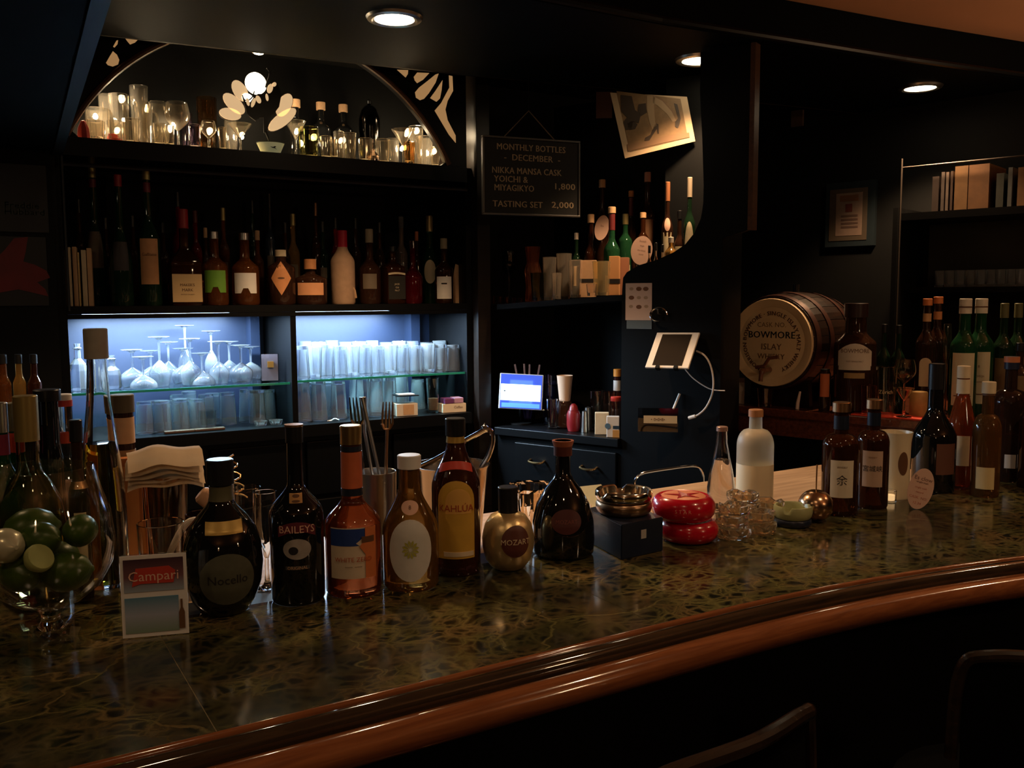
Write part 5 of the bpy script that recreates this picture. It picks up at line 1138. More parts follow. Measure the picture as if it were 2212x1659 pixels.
# bird ornament
YO = 2.885
def pan(pts, m, nm, par, y0=0, th=.004):
    P = [ony(*crop1(x, y), YO) for x, y in pts]
    return obj(nm, PR([(q.x-par.location.x, q.z-par.location.z) for q in P], -y0-th, -y0), m, par, False)
def ell(cx, cy, a, b, ang, n=20):
    c, s = math.cos(R_(ang)), math.sin(R_(ang)); return [(cx+a*math.cos(2*math.pi*i/n)*c-b*math.sin(2*math.pi*i/n)*s, cy+a*math.cos(2*math.pi*i/n)*s+b*math.sin(2*math.pi*i/n)*c) for i in range(n)]
bp_ = colY(587, YO, AS)
bird = empty('bird_ornament', 'black metal bird ornament with glowing cream petal panes in the middle of the arched shelf', 'ornament', bp_)
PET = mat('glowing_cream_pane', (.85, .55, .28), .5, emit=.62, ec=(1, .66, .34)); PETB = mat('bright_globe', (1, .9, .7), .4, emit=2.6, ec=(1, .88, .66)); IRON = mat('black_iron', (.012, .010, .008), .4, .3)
petals = [(1492, 540, 108, 62, 58), (1440, 650, 125, 62, 44), (1408, 738, 102, 56, 14), (1870, 662, 112, 66, -64), (1852, 785, 150, 62, -38)]
for (a) in petals: pan(ell(*a), IRON, 'petal_rim', bird, -.0015, .003)
for (cx, cy, a, b, g) in petals: pan(ell(cx, cy, a-6, b-6, g), PET, 'petal', bird, .002, .003)
pan(ell(1560, 610, 60, 40, 40), PETB, 'petal', bird, .004, .003)
gp_ = ony(*crop1(1630, 475), YO-.006); rr = 93/3.95*scl(gp_)
obj('globe', LA([(0, -.006), (rr*.6, -.005), (rr*.95, -.0015), (rr, .001), (0, .003)], 32), PETB, bird).matrix_local = Matrix.Translation(gp_-bp_)@Matrix.Rotation(-math.pi/2, 4, 'X')
pan([(1510, 600), (1540, 640), (1575, 640), (1610, 590), (1640, 570), (1700, 570), (1740, 540), (1790, 470), (1825, 520), (1835, 600), (1820, 680), (1775, 740), (1740, 760), (1720, 900), (1690, 900), (1688, 770), (1650, 775), (1620, 800), (1580, 770), (1548, 740), (1535, 690)], IRON, 'bird_body', bird, .007, .004)
for e in ((1742, 525, 42, 24, -75), (1778, 490, 20, 17, -60), (1643, 618, 36, 20, 65), (1600, 645, 42, 16, 110), (1553, 640, 34, 13, 75), (1716, 600, 32, 12, 80)): pan(ell(*e, n=14), PET, 'feather_pane', bird, .0105, .002)
P = [ony(*crop1(x, y), YO-.008)-bp_ for x, y in ((1722, 345), (1745, 372), (1742, 415), (1728, 455), (1712, 510))]
obj('head_plume', TU(smooth_pts(P, 5), .0022, 8), IRON, bird)
P = [ony(*crop1(x, y), YO-.008)-bp_ for x, y in ((1590, 490), (1620, 515), (1600, 590), (1560, 620), (1530, 610), (1515, 575))]
obj('twig', TU(smooth_pts(P, 5), .0018, 8), IRON, bird)
zz = ony(*crop1(1700, 900), YO).z-bp_.z
obj('stem', TU([(ony(*crop1(1700, 900), YO).x-bp_.x, -.009, zz+.01), (0, -.006, .028)], .004, 8), IRON, bird)
obj('foot', LA([(0, 0), (.022, 0), (.022, .004), (.006, .010), (0, .030)], 20), IRON, bird)
p = colY(585, 2.845, AS); k = scl(p); t = empty('painted_bowl', 'small pale yellow bowl with a black swallow mark in front of the bird ornament', 'bowl', p, 0)
pf_ = [(0, 0), (19*k, 0), (20*k, .003), (29*k, .032), (28*k, .032), (18*k, .004), (0, .004)]
obj('dish', LA(pf_, 32), mat('glowing_yellow_ceramic', (.80, .78, .42), .35, emit=.12), t)  # bowl glows slightly, light put into its ceramic
obj('swallow_mark', PR([(-.012, .018), (-.004, .0165), (.002, .020), (.006, .018), (.002, .0145), (.008, .010), (0, .0135), (-.006, .014)], -27*k, -26.2*k), INK, t, False)
obj('rim_line', LA([(29.2*k, .0315), (29.6*k, .034), (28*k, .034)], 32), mat('dark_green_rim', (.05, .06, .02), .4), t)
# ================================================================ corner cabinet shelf
def cpos(px, off, z=None):
    if (wp(px, 1.5, off)-W0P-NW*off).dot(TW) > .435: off = .05+(off-.05)*.42
    q0 = wp(px, 1.5, off); s = (q0-W0P-NW*off).dot(TW)
    zz = z if z is not None else (shz(s)+.0006 if s < .455 else 1.5356)
    if z is None and off >= .19 and s > .19: zz = 1.5856 if s < .455 else 1.5356
    return wp(px, zz, off)
GC = 'bottles in the corner niche'
def cbot(px, yt, w, lab, off, m=BROWNG, cap=(CORK, .10, 1.3), labels=(), nm='whisky_bottle', z=None, rnf=.38, **k):
    off = .25 if off > .17 and off < .31 else off
    p = cpos(px, off, z)+Vector((0, 0, .004)); H = hgt(p, yt); R = w*scl(p)/2*(.72 if px > 1355 else .76 if px > 1310 else .88)
    return bottle(nm, lab, GC, p, H, R, R*rnf, k.pop('s0', .58), k.pop('s1', .72), m, cap=cap, seg=20, labels=[LL(R, H, *a[:4], **(a[4] if len(a) > 4 else {})) for a in labels], **k)
LOR = mat('light_orange_cap', (.66, .40, .20), .6); WHC = mat('white_foil_cap', (.70, .60, .50), .4)
cbot(1245, 503, 26, 'small dark green bottle with round pale top, left end of the niche group', .17, DG, (WHC, .10, 1.2), [(1.6, .30, .35, CREAM)])
cbot(1276, 463, 32, 'round-shouldered brown bottle with flat cream cap, second bottle from the left in the niche', .168, DAMBER, (LOR, .10, 1.4), s0=.5, s1=.68)
cbot(1300, 388, 34, 'tall dark bottle with light tan cap behind the half-hidden pink tag', .25, BROWNG, (LOR, .08, 1.3))
cbot(1321, 447, 46, 'green whisky bottle with tan cap, maroon neck and cream label', .150, GRN, (LOR, .07, 1.3), [(1.6, .26, .10, CREAM, dict(t=[('Malt', .008, 0, INKB)]))], wraps=[(.74, .92, mat('maroon_neck', (.14, .02, .02), .4))], s0=.5, s1=.66)
cbot(1350, 462, 40, 'green bottle with gold foil neck and narrow cream label, right of the cream-labelled green bottle', .23, GRN, (GCAP, .16, 1.2), [(1.5, .13, .16, CREAM)])
cbot(1362, 412, 34, 'tall bottle with orange cap and maroon neck at the back of the niche', .32, BROWNG, (ORANGEL, .07, 1.3), wraps=[(.72, .92, mat('maroon_neck', (0, 0, 0)))])
cbot(1388, 459, 40, 'bottle with tan cap and bright glint behind the large pink oval tag', .215, DAMBER, (LOR, .08, 1.3), [(1.2, .2, .3, DLAB)])
cbot(1397, 372, 44, 'tallest dark bottle with pink cap and wide brown label in the niche', .32, BROWNG, (mat('dusty_pink_cap', (.50, .24, .18), .5), .09, 1.2), [(1.7, .28, .42, mat('brown_label', (.25, .12, .06), .6))])
cbot(1440, 393, 34, 'bottle with orange-brown capsule and pale cream label with round pink seal', .26, BROWNG, (mat('orange_brown_capsule', (.35, .13, .05), .5), .17, 1.15), [(1.6, .42, .34, mat('pale_straw_label', (.58, .48, .30), .6, noise=.15, nscale=60)), (1.1, .12, .62, PINKP, dict(s='disc'))])
cbot(1466, 455, 34, 'rounded dark bottle with straw label between the two capsuled bottles', .215, BROWNG, (BLKCAP, .1, 1.2), [(1.6, .42, .36, mat('straw_label', (.46, .38, .22), .6, noise=.15, nscale=60))])
cbot(1487, 383, 36, 'tall green bottle with cream capsule and oval label at the niche right end', .25, DG, (mat('cream_capsule', (.60, .48, .34), .5), .17, 1.15), [(1.5, .40, .42, mat('cream_oval_label', (.62, .52, .34), .6, noise=.15, nscale=60), dict(s='disc'))])
cbot(1448, 512, 38, 'bottle with small square cream label low at the right of the niche', .10, GOLDL, (WHC, .1, 1.2), [(1.5, .4, .45, CREAM)], s0=.72, s1=.84)
for px, yt, lab in ((1402, 530, 'left'), (1416, 524, 'middle'), (1430, 528, 'right')):
    cbot(px, yt, 15, 'miniature pale bottle with black cap beside the large oval tag, %s of three' % lab, .046 if px != 1416 else .066, glass('mini_clear', (.95, .85, .75)), (BLKCAP, .16, 1.5), nm='miniature_bottle', s0=.62, s1=.76)
def ctag(px, py, w, h, lab, off, tilt, lines, z0=None):
    c_ = onplane(px, py, W0P+NW*off, NW); k = scl(c_); t = empty('oval_tag', lab, 'tag', c_, face(c_)); t.rotation_euler = (0, R_(tilt), face(c_))
    ol = [(w*k/2*math.cos(a*math.pi/16), h*k/2*math.sin(a*math.pi/16)) for a in range(32)]
    ob = obj('card', PR(ol, 0, .0015), TAGP, t, False)
    for s, sz, dz in lines: obj('lettering', text_bm(s, sz, lambda x, z, d=dz: Vector((x, -.0005, d*k+z))), TINK, ob, False)
    obj('loop', TU([(0, .002, h*k*.42), (0, .012, h*k*.52), (0, .03, h*k*.50)], .0008, 6), TINK, t)
ctag(1300, 492, 30, 54, 'pink oval tag half hidden by the green bottle, upper left in the niche', .20, 12, [('Sco', .008, 4)])
ctag(1386, 541, 46, 62, 'large pink oval tag with printed lines hung in front of the niche bottles', .095, 8, [('Scotch', .008, 20), ('Single', .006, 10), ('Malt Whisky', .005, 0), ('Society', .005, -8)])
# glassware in front on the sagging shelf
CORG = mat('corner_shelf_glass', (1, .90, .78), .03, 0, .94, 1.48)
def cg(px, yt, w, off, nm, lab, kind, m=CORG, cat='glass', grp='glassware on the corner shelf'):
    p = cpos(px, off)+Vector((0, 0, .005)); H = hgt(p, yt); R = w*scl(p)/2
    if kind == 'stem': bm = LA(stem_prof(H, R, R*.85, R*.85, .5), 24)
    elif kind == 'cut': bm = LA([(0, 0), (R*.8, 0), (R*.9, .004), (R*.8, H*.3), (R, H*.55), (R*.7, H*.72), (R*.9, H), (R*.82, H), (R*.6, H*.72), (0, H*.5)], 12)
    else: bm = cup(NB(), H, R*.8, R, .002, .01, 24)
    return single(nm, lab, cat, grp, bm, m, p, 0, kind != 'cut')
cg(1100, 541, 34, .10, 'stemmed_glass', 'dark-tinted stemmed glass at the left end of the corner shelf', 'stem', glass('smoked_glass', (.35, .30, .30)))
cg(1151, 533, 38, .16, 'cut_decanter', 'reddish cut glass decanter behind the first tall tumbler on the corner shelf', 'cut', mat('reddish_glass', (.80, .30, .15), .03, 0, .88, 1.48))
cg(1163, 590, 34, .06, 'short_bottle_glass', 'small green-based tumbler below the reddish decanter', 't', glass('greenish_tumbler', (.5, .62, .4)))
cg(1187, 556, 30, .07, 'tall_tumbler', 'tall clear tumbler on the corner shelf, first from the left', 't')
cg(1218, 548, 34, .11, 'tall_tumbler', 'tall clear tumbler on the corner shelf, second from the left', 't')
cg(1243, 562, 30, .055, 'tall_tumbler', 'tall clear tumbler on the corner shelf, third from the left', 't')
cg(1203, 590, 24, .03, 'short_glass', 'short clear glass between the first two tall tumblers', 't')
cg(1299, 565, 40, .05, 'printed_tumbler', 'wide tall tumbler with yellowish print at the right of the corner shelf', 't', mat('pale_amber_tumbler', (.95, .80, .50), .03, 0, .88, 1.48))
cg(1278, 614, 24, .025, 'short_glass', 'short glass left of the wide printed tumbler', 't')
for i in range(5):
    p = cpos(1066+14.5*i, .03); single('tea_light_holder', 'small reddish candle cup at the left front of the corner shelf, %s from the left' % ORD[i], 'candle holder', 'small candle cups in a row', cup(NB(), hgt(p, 640+1.0*i), .0075, .0085, .0015, .003, 16), glass('red_tint_cup', (.85, .40, .25)), p)
def ccart(px, yt, w, off, lab, m, band=None, dep=.05, z=None):
    p = cpos(px, off, z)+Vector((0, 0, .004)); H = hgt(p, yt); W_ = w*scl(p)/2; t = empty('whisky_carton', lab, 'box', p, face(p)-.1, 'cartons on the corner shelf')
    obj('body', bx(-W_, W_, 0, dep, 0, H, .001), m, t, False)
    if band: obj('dark_band', bx(-W_-.0006, W_+.0006, -.0008, dep*.9, H*band[0], H*band[1]), INK, t, False)
    return t
ccart(1270, 562, 34, .085, 'tan carton with dark band behind the short glass on the corner shelf', TANP, (.40, .50), .03)
ccart(1326, 553, 22, .10, 'orange carton with dark band at the post of the corner shelf', mat('warm_orange_carton', (.62, .30, .12), .6), (.30, .42), .04)
ccart(1347, 556, 20, .155, 'brown carton behind the orange one beside the post', mat('red_brown_carton', (.36, .15, .08), .6), None, .04)
# lower counter of the corner cabinet
LC = 1.0828
def lp(px, off): return wp(px, LC, off)
p = lp(1126, .05); k = scl(p)
t = empty('order_screen', 'small bright tablet screen in a white frame on the corner counter', 'screen', p, face(p)+.05)
c1, c2 = onplane(1080, 808, p, (p.x, p.y, 0)), onplane(1172, 884, p, (p.x, p.y, 0)); wS = 94*k; zt_, zb_ = c1.z-p.z, c2.z-p.z; zm = (zt_+zb_)/2; hS = zt_-zb_
scr = empty('screen_head', None, None, (0, 0, zm)); scr.parent = t; scr.rotation_euler = (R_(-8), R_(3.5), 0)
for k_ in ('label', 'category'):
    if k_ in scr: del scr[k_]
obj('bezel', bx(-wS/2, wS/2, 0, .009, -hS/2, hS/2, .002), mat('white_bezel', (.62, .68, .72), .4), scr, False)
BG = mat('screen_blue', (.02, .05, .35), .4, emit=.9, ec=(.06, .13, .75)); BW = mat('screen_white', (.7, .85, 1), .4, emit=2.4, ec=(.62, .82, 1)); BT = mat('screen_teal', (.1, .3, .6), .4, emit=.8, ec=(.12, .42, .85))
obj('screen', bx(-wS/2+.004, wS/2-.004, -.001, .001, -hS/2+.003, hS/2-.003), BG, scr, False)
obj('window', bx(-wS/2+.005, wS/2-.008, -.0016, -.0008, -hS*.26, hS*.20), BW, scr, False)
obj('lower_bar', bx(-wS/2+.010, wS/2-.010, -.0016, -.0008, -hS*.45, -hS*.33), BT, scr, False)
obj('icon', bx(-wS*.40, -wS*.36, -.002, -.0014, -.002, .003), mat('icon_grey', (.2, .25, .3), .5), scr, False)
obj('stand', TU([(0, .012, zm-.005), (.0, .05, .03), (0, .06, .004)], .006, 8), BLACKM, t); obj('foot', LA([(0, 0), (.04, 0), (.04, .005), (0, .007)], 24), BLACKM, t).location = (0, .055, 0)
obj('cable_clip', LA([(0, -.004), (.005, 0), (0, .004)], 10), WHITEC, t).location = (wS/2+.002, 0, zb_-.004)
ld = bpy.data.lights.new('screen_light', 'AREA'); ld.size = .08; ld.energy = .10; ld.color = (.35, .5, 1); lo_ = bpy.data.objects.new('screen_light', ld); COL.objects.link(lo_)
lo_.parent = scr; lo_.location = (0, -.004, 0); lo_.rotation_euler = (R_(90), 0, 0)
p = lp(1140, .16); H = hgt(p, 815)
t = empty('straw_cup', 'cup of drinking straws behind the bright screen', 'cup', p); obj('cup_wall', cup(NB(), H, .028, .034, .002), thin('thin_cup', (.6, .6, .8), 1.5), t)
for i, (x, yt) in enumerate(((1112, 787), (1132, 786), (1144, 787), (1166, 788))):
    tp = onplane(x, yt, p, (p.x, p.y, 0))-p; obj('straw', TU([(tp.x*.2, tp.y*.2, .01), tp], .0035, 8), mat('lilac_straw', (.45, .42, .66), .4), t)
LB_ = 'things on the corner cabinet counter'
def lg(px, yt, w, off, nm, lab, m=GLASSW, cat='glass', up=False, zb=None, r0=.85):
    p = lp(px, off); H = hgt(p, yt); R = w*scl(p)/2
    if zb: p.z += zb; H -= zb
    return single(nm, lab, cat, LB_, cup(NB(), H, R*r0, R, .0018, .006, 24, up=up), m, p)
lg(1187, 810, 30, .14, 'tall_glass', 'tall tumbler tinted with the violet light of the screen beside it', glass('violet_light_tint', (.62, .60, .95)))  # the screen's violet light is put into the glass colour
lg(1193, 862, 24, .06, 'short_glass', 'small glass in front of the violet-lit tumbler')
p = lp(1220, .10); H1 = hgt(p, 866); H2 = hgt(p, 811); R = 18*scl(p)
single('stand_jar', 'dark jar carrying the upturned tan paper cups', 'jar', LB_, LA([(0, 0), (R*.9, 0), (R, .004), (R, H1*.9), (R*.8, H1), (0, H1)], 24), BROWNG, p)
single('paper_cups', 'tan paper cup standing on the dark jar beside the violet-lit tumbler', 'cup', LB_, cup(NB(), H2-H1-.001, R*.66, R*.96, .001, .004, 24), mat('tan_paper_cup', (.62, .42, .28), .7), p+Vector((0, 0, H1+.0006)))
p = lp(1205, .22); H = hgt(p, 816); single('serving_tray', 'thin steel tray standing behind the paper cups', 'tray', LB_, LA([(0, 0), (.05, 0), (.052, .004), (0, .004)], 28), STEEL, p+Vector((0, .0, H-.02)), 0)
o = single('tray_stand', 'dark round canister under the thin steel tray', 'canister', LB_, LA([(0, 0), (.04, 0), (.042, .01), (.042, H-.03), (0, H-.021)], 24), BLACKM, p)
p = lp(1239, .05); H = hgt(p, 872); R = 15*scl(p)
t = empty('red_pot', 'small dark red lidded pot near the middle of the corner counter', 'pot', p, 0, LB_); RP = mat('dark_red_enamel', (.22, .012, .015), .35)
obj('body', LA([(0, 0), (R*.8, 0), (R, H*.2), (R, H*.6), (R*.8, H*.75), (0, H*.75)], 24), RP, t); obj('lid', LA([(0, H*.76), (R*.7, H*.76), (R*.5, H*.93), (R*.2, H), (0, H)], 20), RP, t)
for i, (px, yt, w) in enumerate(((1263, 886, 16), (1270, 878, 18))):
    p = lp(px, .05+.05*i); single('salt_shaker', ['tiny shaker right of the red pot with steel cap', 'slightly taller shaker behind the tiny one'][i], 'shaker', LB_, LA([(0, 0), (w*scl(p)/2, 0), (w*scl(p)/2*.8, hgt(p, yt)*.75), (w*scl(p)/2*.7, hgt(p, yt)*.95), (0, hgt(p, yt))], 16), STEEL, p)
lg(1290, 844, 34, .13, 'ribbed_glass', 'upright clear tumbler behind the cream packets on the corner counter')
lg(1316, 846, 30, .16, 'ribbed_glass', 'clear tumbler with red label glimpse near the post', glass('rosy_tumbler', (1, .75, .65)))
p = lp(1333, .25); H = hgt(p, 797); R = 9*scl(p); bottle('sauce_bottle', 'slim bottle with orange cap and white neck beside the post', LB_, p, H, R*1.6, R*.9, .5, .6, mat('dark_sauce', (.03, .008, .005), .2), cap=(mat('orange_plastic', (.75, .28, .04), .4), .13, 1.1), seg=20, wraps=[(.62, .80, WHITEC)])
lg(1330, 860, 24, .09, 'small_jar', 'small jar with red lid next to the post', glass('rosy_tumbler', (0, 0, 0)), 'jar')
p = lp(1330, .09); H = hgt(p, 866); obj('lid', LA([(0, H), (.017, H), (.017, H+.014), (0, H+.014)], 20), mat('red_lid', (.6, .04, .02), .4), bpy.data.objects['small_jar'])
def lbx(px, yb, yt, w, off, lab, m, dep=.03, nm='sugar_packet_box'):
    p = lp(px, off); H = hgt(p, yt); W_ = w*scl(p)/2; t = empty(nm, lab, 'box', p, face(p), LB_); obj('body', bx(-W_, W_, 0, dep, 0, H, .0015), m, t, False); return t, W_, H
lbx(1300, 918, 892, 30, .03, 'small cream box in front of the clear tumblers on the corner counter', CREAM)
t, W_, H = lbx(1324, 928, 900, 27, -.002, 'white and tan striped box with blue disc at the front edge by the post', WHITEC, .025)
obj('tan_stripe', bx(-.001, W_+.0005, -.0012, -.0002, 0, H*.36), mat('tan_print', (.62, .33, .10), .5), t, False); obj('navy_stripe', bx(0, W_+.0005, -.0012, -.0002, H*.42, H*.56), mat('navy_print', (.02, .05, .09), .5), t, False)
obj('blue_disc', PR([(-W_+.003+.009*math.cos(a*math.pi/10), H*.55+.009*math.sin(a*math.pi/10)) for a in range(20)], -.002, -.0012), mat('blue_print', (.10, .20, .32), .5), t, False)

# ================================================================ on the partition
def wquad(px0, py0, px1, py1, off, th, m, nm, par=None, base=None):
    a, b = onplane(px0, py0, W0P+NW*off, NW), onplane(px1, py1, W0P+NW*off, NW); s0, s1 = (a-W0P).dot(TW), (b-W0P).dot(TW)
    return runbox((W0P-base) if base is not None else W0P, TW, NW, s0, s1, off-th, off, min(a.z, b.z), max(a.z, b.z))
b0 = onplane(1380, 710, W0P, NW)
t = empty('stamp_calendar', 'pale notice card with rows of small dark stamps pinned to the partition', 'notice', b0)
obj('card', wquad(1352, 612, 1408, 692, -.001, .0015, None, '', None, b0), mat('pinkish_card', (.50, .38, .34), .7), t, False)
obj('lower_card', wquad(1354, 692, 1408, 711, -.001, .0012, None, '', None, b0), mat('blue_grey_card', (.08, .11, .13), .6), t, False)
for (x, y, c) in ((1365, 624, 1), (1381, 624, 0), (1396, 624, 0), (1365, 643, 0), (1381, 643, 1), (1396, 643, 1), (1364, 662, 1), (1381, 663, 0), (1397, 662, 1)):
    a = onplane(x, y, W0P, NW)-b0; bm = NB(); R = .0065 if not c else .005
    vs = [bm.verts.new(a+TW*(R*1.5*math.cos(i*math.pi/6))+Vector((0, 0, R*math.sin(i*math.pi/6)))-NW*.0030) for i in range(12)]; bm.faces.new(vs)
    obj('stamp', bm, INKB if not c else mat('faint_stamp', (.30, .22, .16), .6), t, False)
p = onplane(1428, 680, W0P, NW)
t = empty('hook_ring', 'curled steel key ring hanging on a hook beside the stamp card', 'ring', p); k = scl(p)
obj('ring', TU([TW*(.026*math.cos(a*.42))+Vector((0, 0, .021*math.sin(a*.42)))-NW*(.012+.001*a) for a in range(13)], .0035, 8), CHROME, t)
obj('hook', TU([(-NW*.0), (-NW*.02+Vector((0, 0, .004))), (-NW*.024+Vector((0, 0, .016)))], .0025, 6), STEEL, t)
# tablet leaning out of its holder
TL, TR = onplane(1425, 720, W0P-NW*.02, NW), onplane(1521, 717, W0P-NW*.02, NW)
BL, BR = onplane(1387, 791, W0P-NW*.10, NW), onplane(1477, 796, W0P-NW*.10, NW)
cen = (TL+TR+BL+BR)/4; U = ((TR-TL)+(BR-BL)).normalized(); V = ((TL-BL)+(TR-BR)); V = (V-U*V.dot(U)).normalized(); Nn = U.cross(V)
if Nn.dot(CAM-cen) < 0: Nn = -Nn
w_, h_ = ((TR-TL).length+(BR-BL).length)/2, ((TL-BL).length+(TR-BR).length)/2
t = empty('tablet', 'white-framed tablet computer with dark screen on the partition', 'tablet', cen)
M = Matrix(((U.x, -Nn.x, V.x, cen.x), (U.y, -Nn.y, V.y, cen.y), (U.z, -Nn.z, V.z, cen.z), (0, 0, 0, 1))); t.matrix_world = M
obj('case', bx(-w_/2, w_/2, 0, .007, -h_/2, h_/2, .002), mat('white_tablet_frame', (.80, .74, .66), .35), t, False)
obj('screen', bx(-w_/2+.022, w_/2-.022, -.0008, .001, -h_/2+.008, h_/2-.008), mat('dark_tablet_screen', (.03, .022, .016), .15, coat=.6), t, False)
for x in (-.2, .22): obj('holder_clip', bx(w_*x-.006, w_*x+.006, -.004, .010, -h_/2-.004, -h_/2+.006), BLACKM, t, False)
t = empty('tablet_holder', 'black wall bracket carrying the tablet', 'bracket', cen); 
obj('arm', TU([-Nn*.008, (W0P+TW*((cen-W0P).dot(TW)+.03)+Vector((0, 0, cen.z-.01)))-cen], .008, 8), BLACKM, t)
CABL = mat('white_cable', (.62, .56, .50), .5)
def wpt(x, y, off=-.03): return onplane(x, y, W0P+NW*off, NW)
single('charging_cable', 'white charging cable looping down with a free plug, right of the tablet', 'cable', None, TU(smooth_pts([wpt(*a) for a in ((1504, 758), (1522, 768), (1535, 790), (1541, 822), (1538, 852), (1525, 880), (1508, 896), (1492, 902))], 5), .0028, 8), CABL, (0, 0, 0))
a = wpt(1496, 901); obj('plug', TU([wpt(1502, 899), wpt(1488, 903)], .0055, 8), WHITEC, bpy.data.objects['charging_cable'])
single('charging_cable', 'thin white cable running from the tablet to the partition edge', 'cable', None, TU(smooth_pts([wpt(*a, -.02) for a in ((1478, 795), (1495, 815), (1518, 832), (1540, 842), (1566, 844))], 5), .0018, 8), CABL, (0, 0, 0))
b0 = wpt(1421, 928, -.0); t = empty('card_holder', 'clear wall-mounted box with a strip of beads and letters, under the tablet', 'box', b0)
kk = scl(b0); rz = face(b0); t.rotation_euler = (0, 0, rz)
hh = 51*kk; obj('acrylic_box', bx(-42*kk, 42*kk, -.05, -.047, 0, hh), thin('thin_smoke', (.55, .52, .48), 1.5), t, False)
obj('back_card', bx(-40*kk, 40*kk, -.046, -.044, .001, hh*.55), mat('dim_olive_card', (.20, .15, .07), .6, noise=.3), t, False)
st = obj('strip', bx(-30*kk, 40*kk, -.053, -.0505, hh*.37, hh*.68), mat('cream_strip', (.60, .48, .30), .6), t, False)
obj('lettering', text_bm('• 0•0•8•', .0135, lambda x, z: Vector((x, -.0535, hh*.52+z))), INKB, st, False)
obj('pen', TU([(32*kk, -.045, hh*.95), (45*kk, -.04, hh*1.6)], .004, 8), WHITEC, t)
b0 = col(1591, E0+N2*.06, N2, LZ+.0006); t = empty('tissue_packet', 'small pale packet in a brown sleeve at the left end of the ledge', 'packet', b0, face(b0)); kk = scl(b0)
obj('packet', bx(-16*kk, 16*kk, -.03, 0, 0, 52*kk, .002), mat('pale_packet', (.42, .33, .26), .6, noise=.2), t, False); obj('flap', bx(-15*kk, 16*kk, -.031, 0, 46*kk, 57*kk, .002), mat('brown_flap', (.22, .11, .06), .6), t, False)
b0 = onplane(1571, 742, E0+N2*.10, N2); t = empty('dried_flower', 'dim brass flower ornament on a stalk left of the cask', 'ornament', b0, face(b0))
for i in range(6):
    a = i*math.pi/3; obj('petal', LA([(0, -.004), (.009, 0), (.012, .012), (.007, .022), (0, .026)], 10), mat('dim_brass', (.35, .24, .12), .35, .9), t).matrix_local = Matrix.Rotation(a, 4, 'Y')@Matrix.Translation((0, -.012, .004))
obj('stalk', TU([(0, -.01, 0), (.002, -.008, LZ-b0.z+.002)], .0015, 6), BRASS, t)
# ---------------------------------------------------------------- letter board
d9 = Vector((math.cos(R_(-9)), math.sin(R_(-9)), 0)); n9 = Vector((-d9.y, d9.x, 0)); SP0 = Vector((1.50, 2.50, 0))
def sg(x, y): return onplane(x, y, SP0, n9)
A, B, Cc, D = sg(1040, 291), sg(1256, 306), sg(1249, 469), sg(1044, 464)
zT = (A.z+B.z)/2; zB = (D.z+Cc.z)/2; sA, sB = ((A+D)/2-SP0).dot(d9), ((B+Cc)/2-SP0).dot(d9); sc_ = (sA+sB)/2; wB = (sB-sA); hB = zT-zB
c0 = SP0+d9*sc_+Vector((0, 0, (zT+zB)/2)); 
t = empty('letter_board', 'black hanging letter board with dark frame listing the monthly bottles and prices', 'sign', c0, math.atan2(d9.y, d9.x))
obj('board', bx(-wB/2+.004, wB/2-.004, 0, .006, -hB/2+.004, hB/2-.004), mat('black_felt', (.008, .007, .006), .9), t, False)
FRM = mat('board_frame', (.045, .038, .032), .4)
for a in ((-wB/2, wB/2, hB/2-.006, hB/2), (-wB/2, wB/2, -hB/2, -hB/2+.006)): obj('frame_rail', bx(a[0], a[1], -.004, .010, a[2], a[3], .001), FRM, t, False)
for a in ((-wB/2, -wB/2+.006), (wB/2-.006, wB/2)): obj('frame_rail', bx(a[0], a[1], -.004, .010, -hB/2+.0062, hB/2-.0062, .001), FRM, t, False)
LET = mat('cream_letters', (.42, .30, .18), .55)
rows = [('MONTHLY BOTTLES', 1148, 321, 142, 'C'), ('-  DECEMBER  -', 1150, 343, 116, 'C'), ('NIKKA MANSA CASK', 1062, 367, 146, 'L'), ('YOICHI &', 1067, 386, 70, 'L'), ('MIYAGIKYO', 1067, 405, 82, 'L'), ('1,800', 1195, 403, 42, 'L'), ('TASTING SET', 1064, 440, 104, 'L'), ('2,000', 1191, 443, 46, 'L')]
for s, x, y, wpx, al in rows:
    q = sg(x, y); lx = (q-c0).dot(d9); lz = q.z-c0.z; k = scl(q)*1.13
    vs, _ = text_geo(s, 1, 'LEFT' if al == 'L' else 'CENTER', 1.05); wid = max(v.x for v in vs)-min(v.x for v in vs); fx = wpx*k/wid; fz = .0275
    obj('lettering', text_bm(s, 1, lambda a, b: Vector((lx+a*fx, -.0012, lz+b*fz)), 1.05, align='LEFT' if al == 'L' else 'CENTER', bold=.018), LET, t, False)
pk = sg(1143, 239); lx = (pk-c0).dot(d9); lz = pk.z-c0.z; l1 = (sg(1090, 295)-c0).dot(d9); l2 = (sg(1198, 303)-c0).dot(d9)
obj('string', TU([(l1, .003, hB/2), (lx, .003, lz), (l2, .003, hB/2)], .0018, 6), mat('brown_string', (.13, .085, .055), .7), t)
obj('hanging_wire', TU([(lx, .003, lz), (lx, .003, CZ-.013-c0.z)], .0007, 5), BLACKM, t)
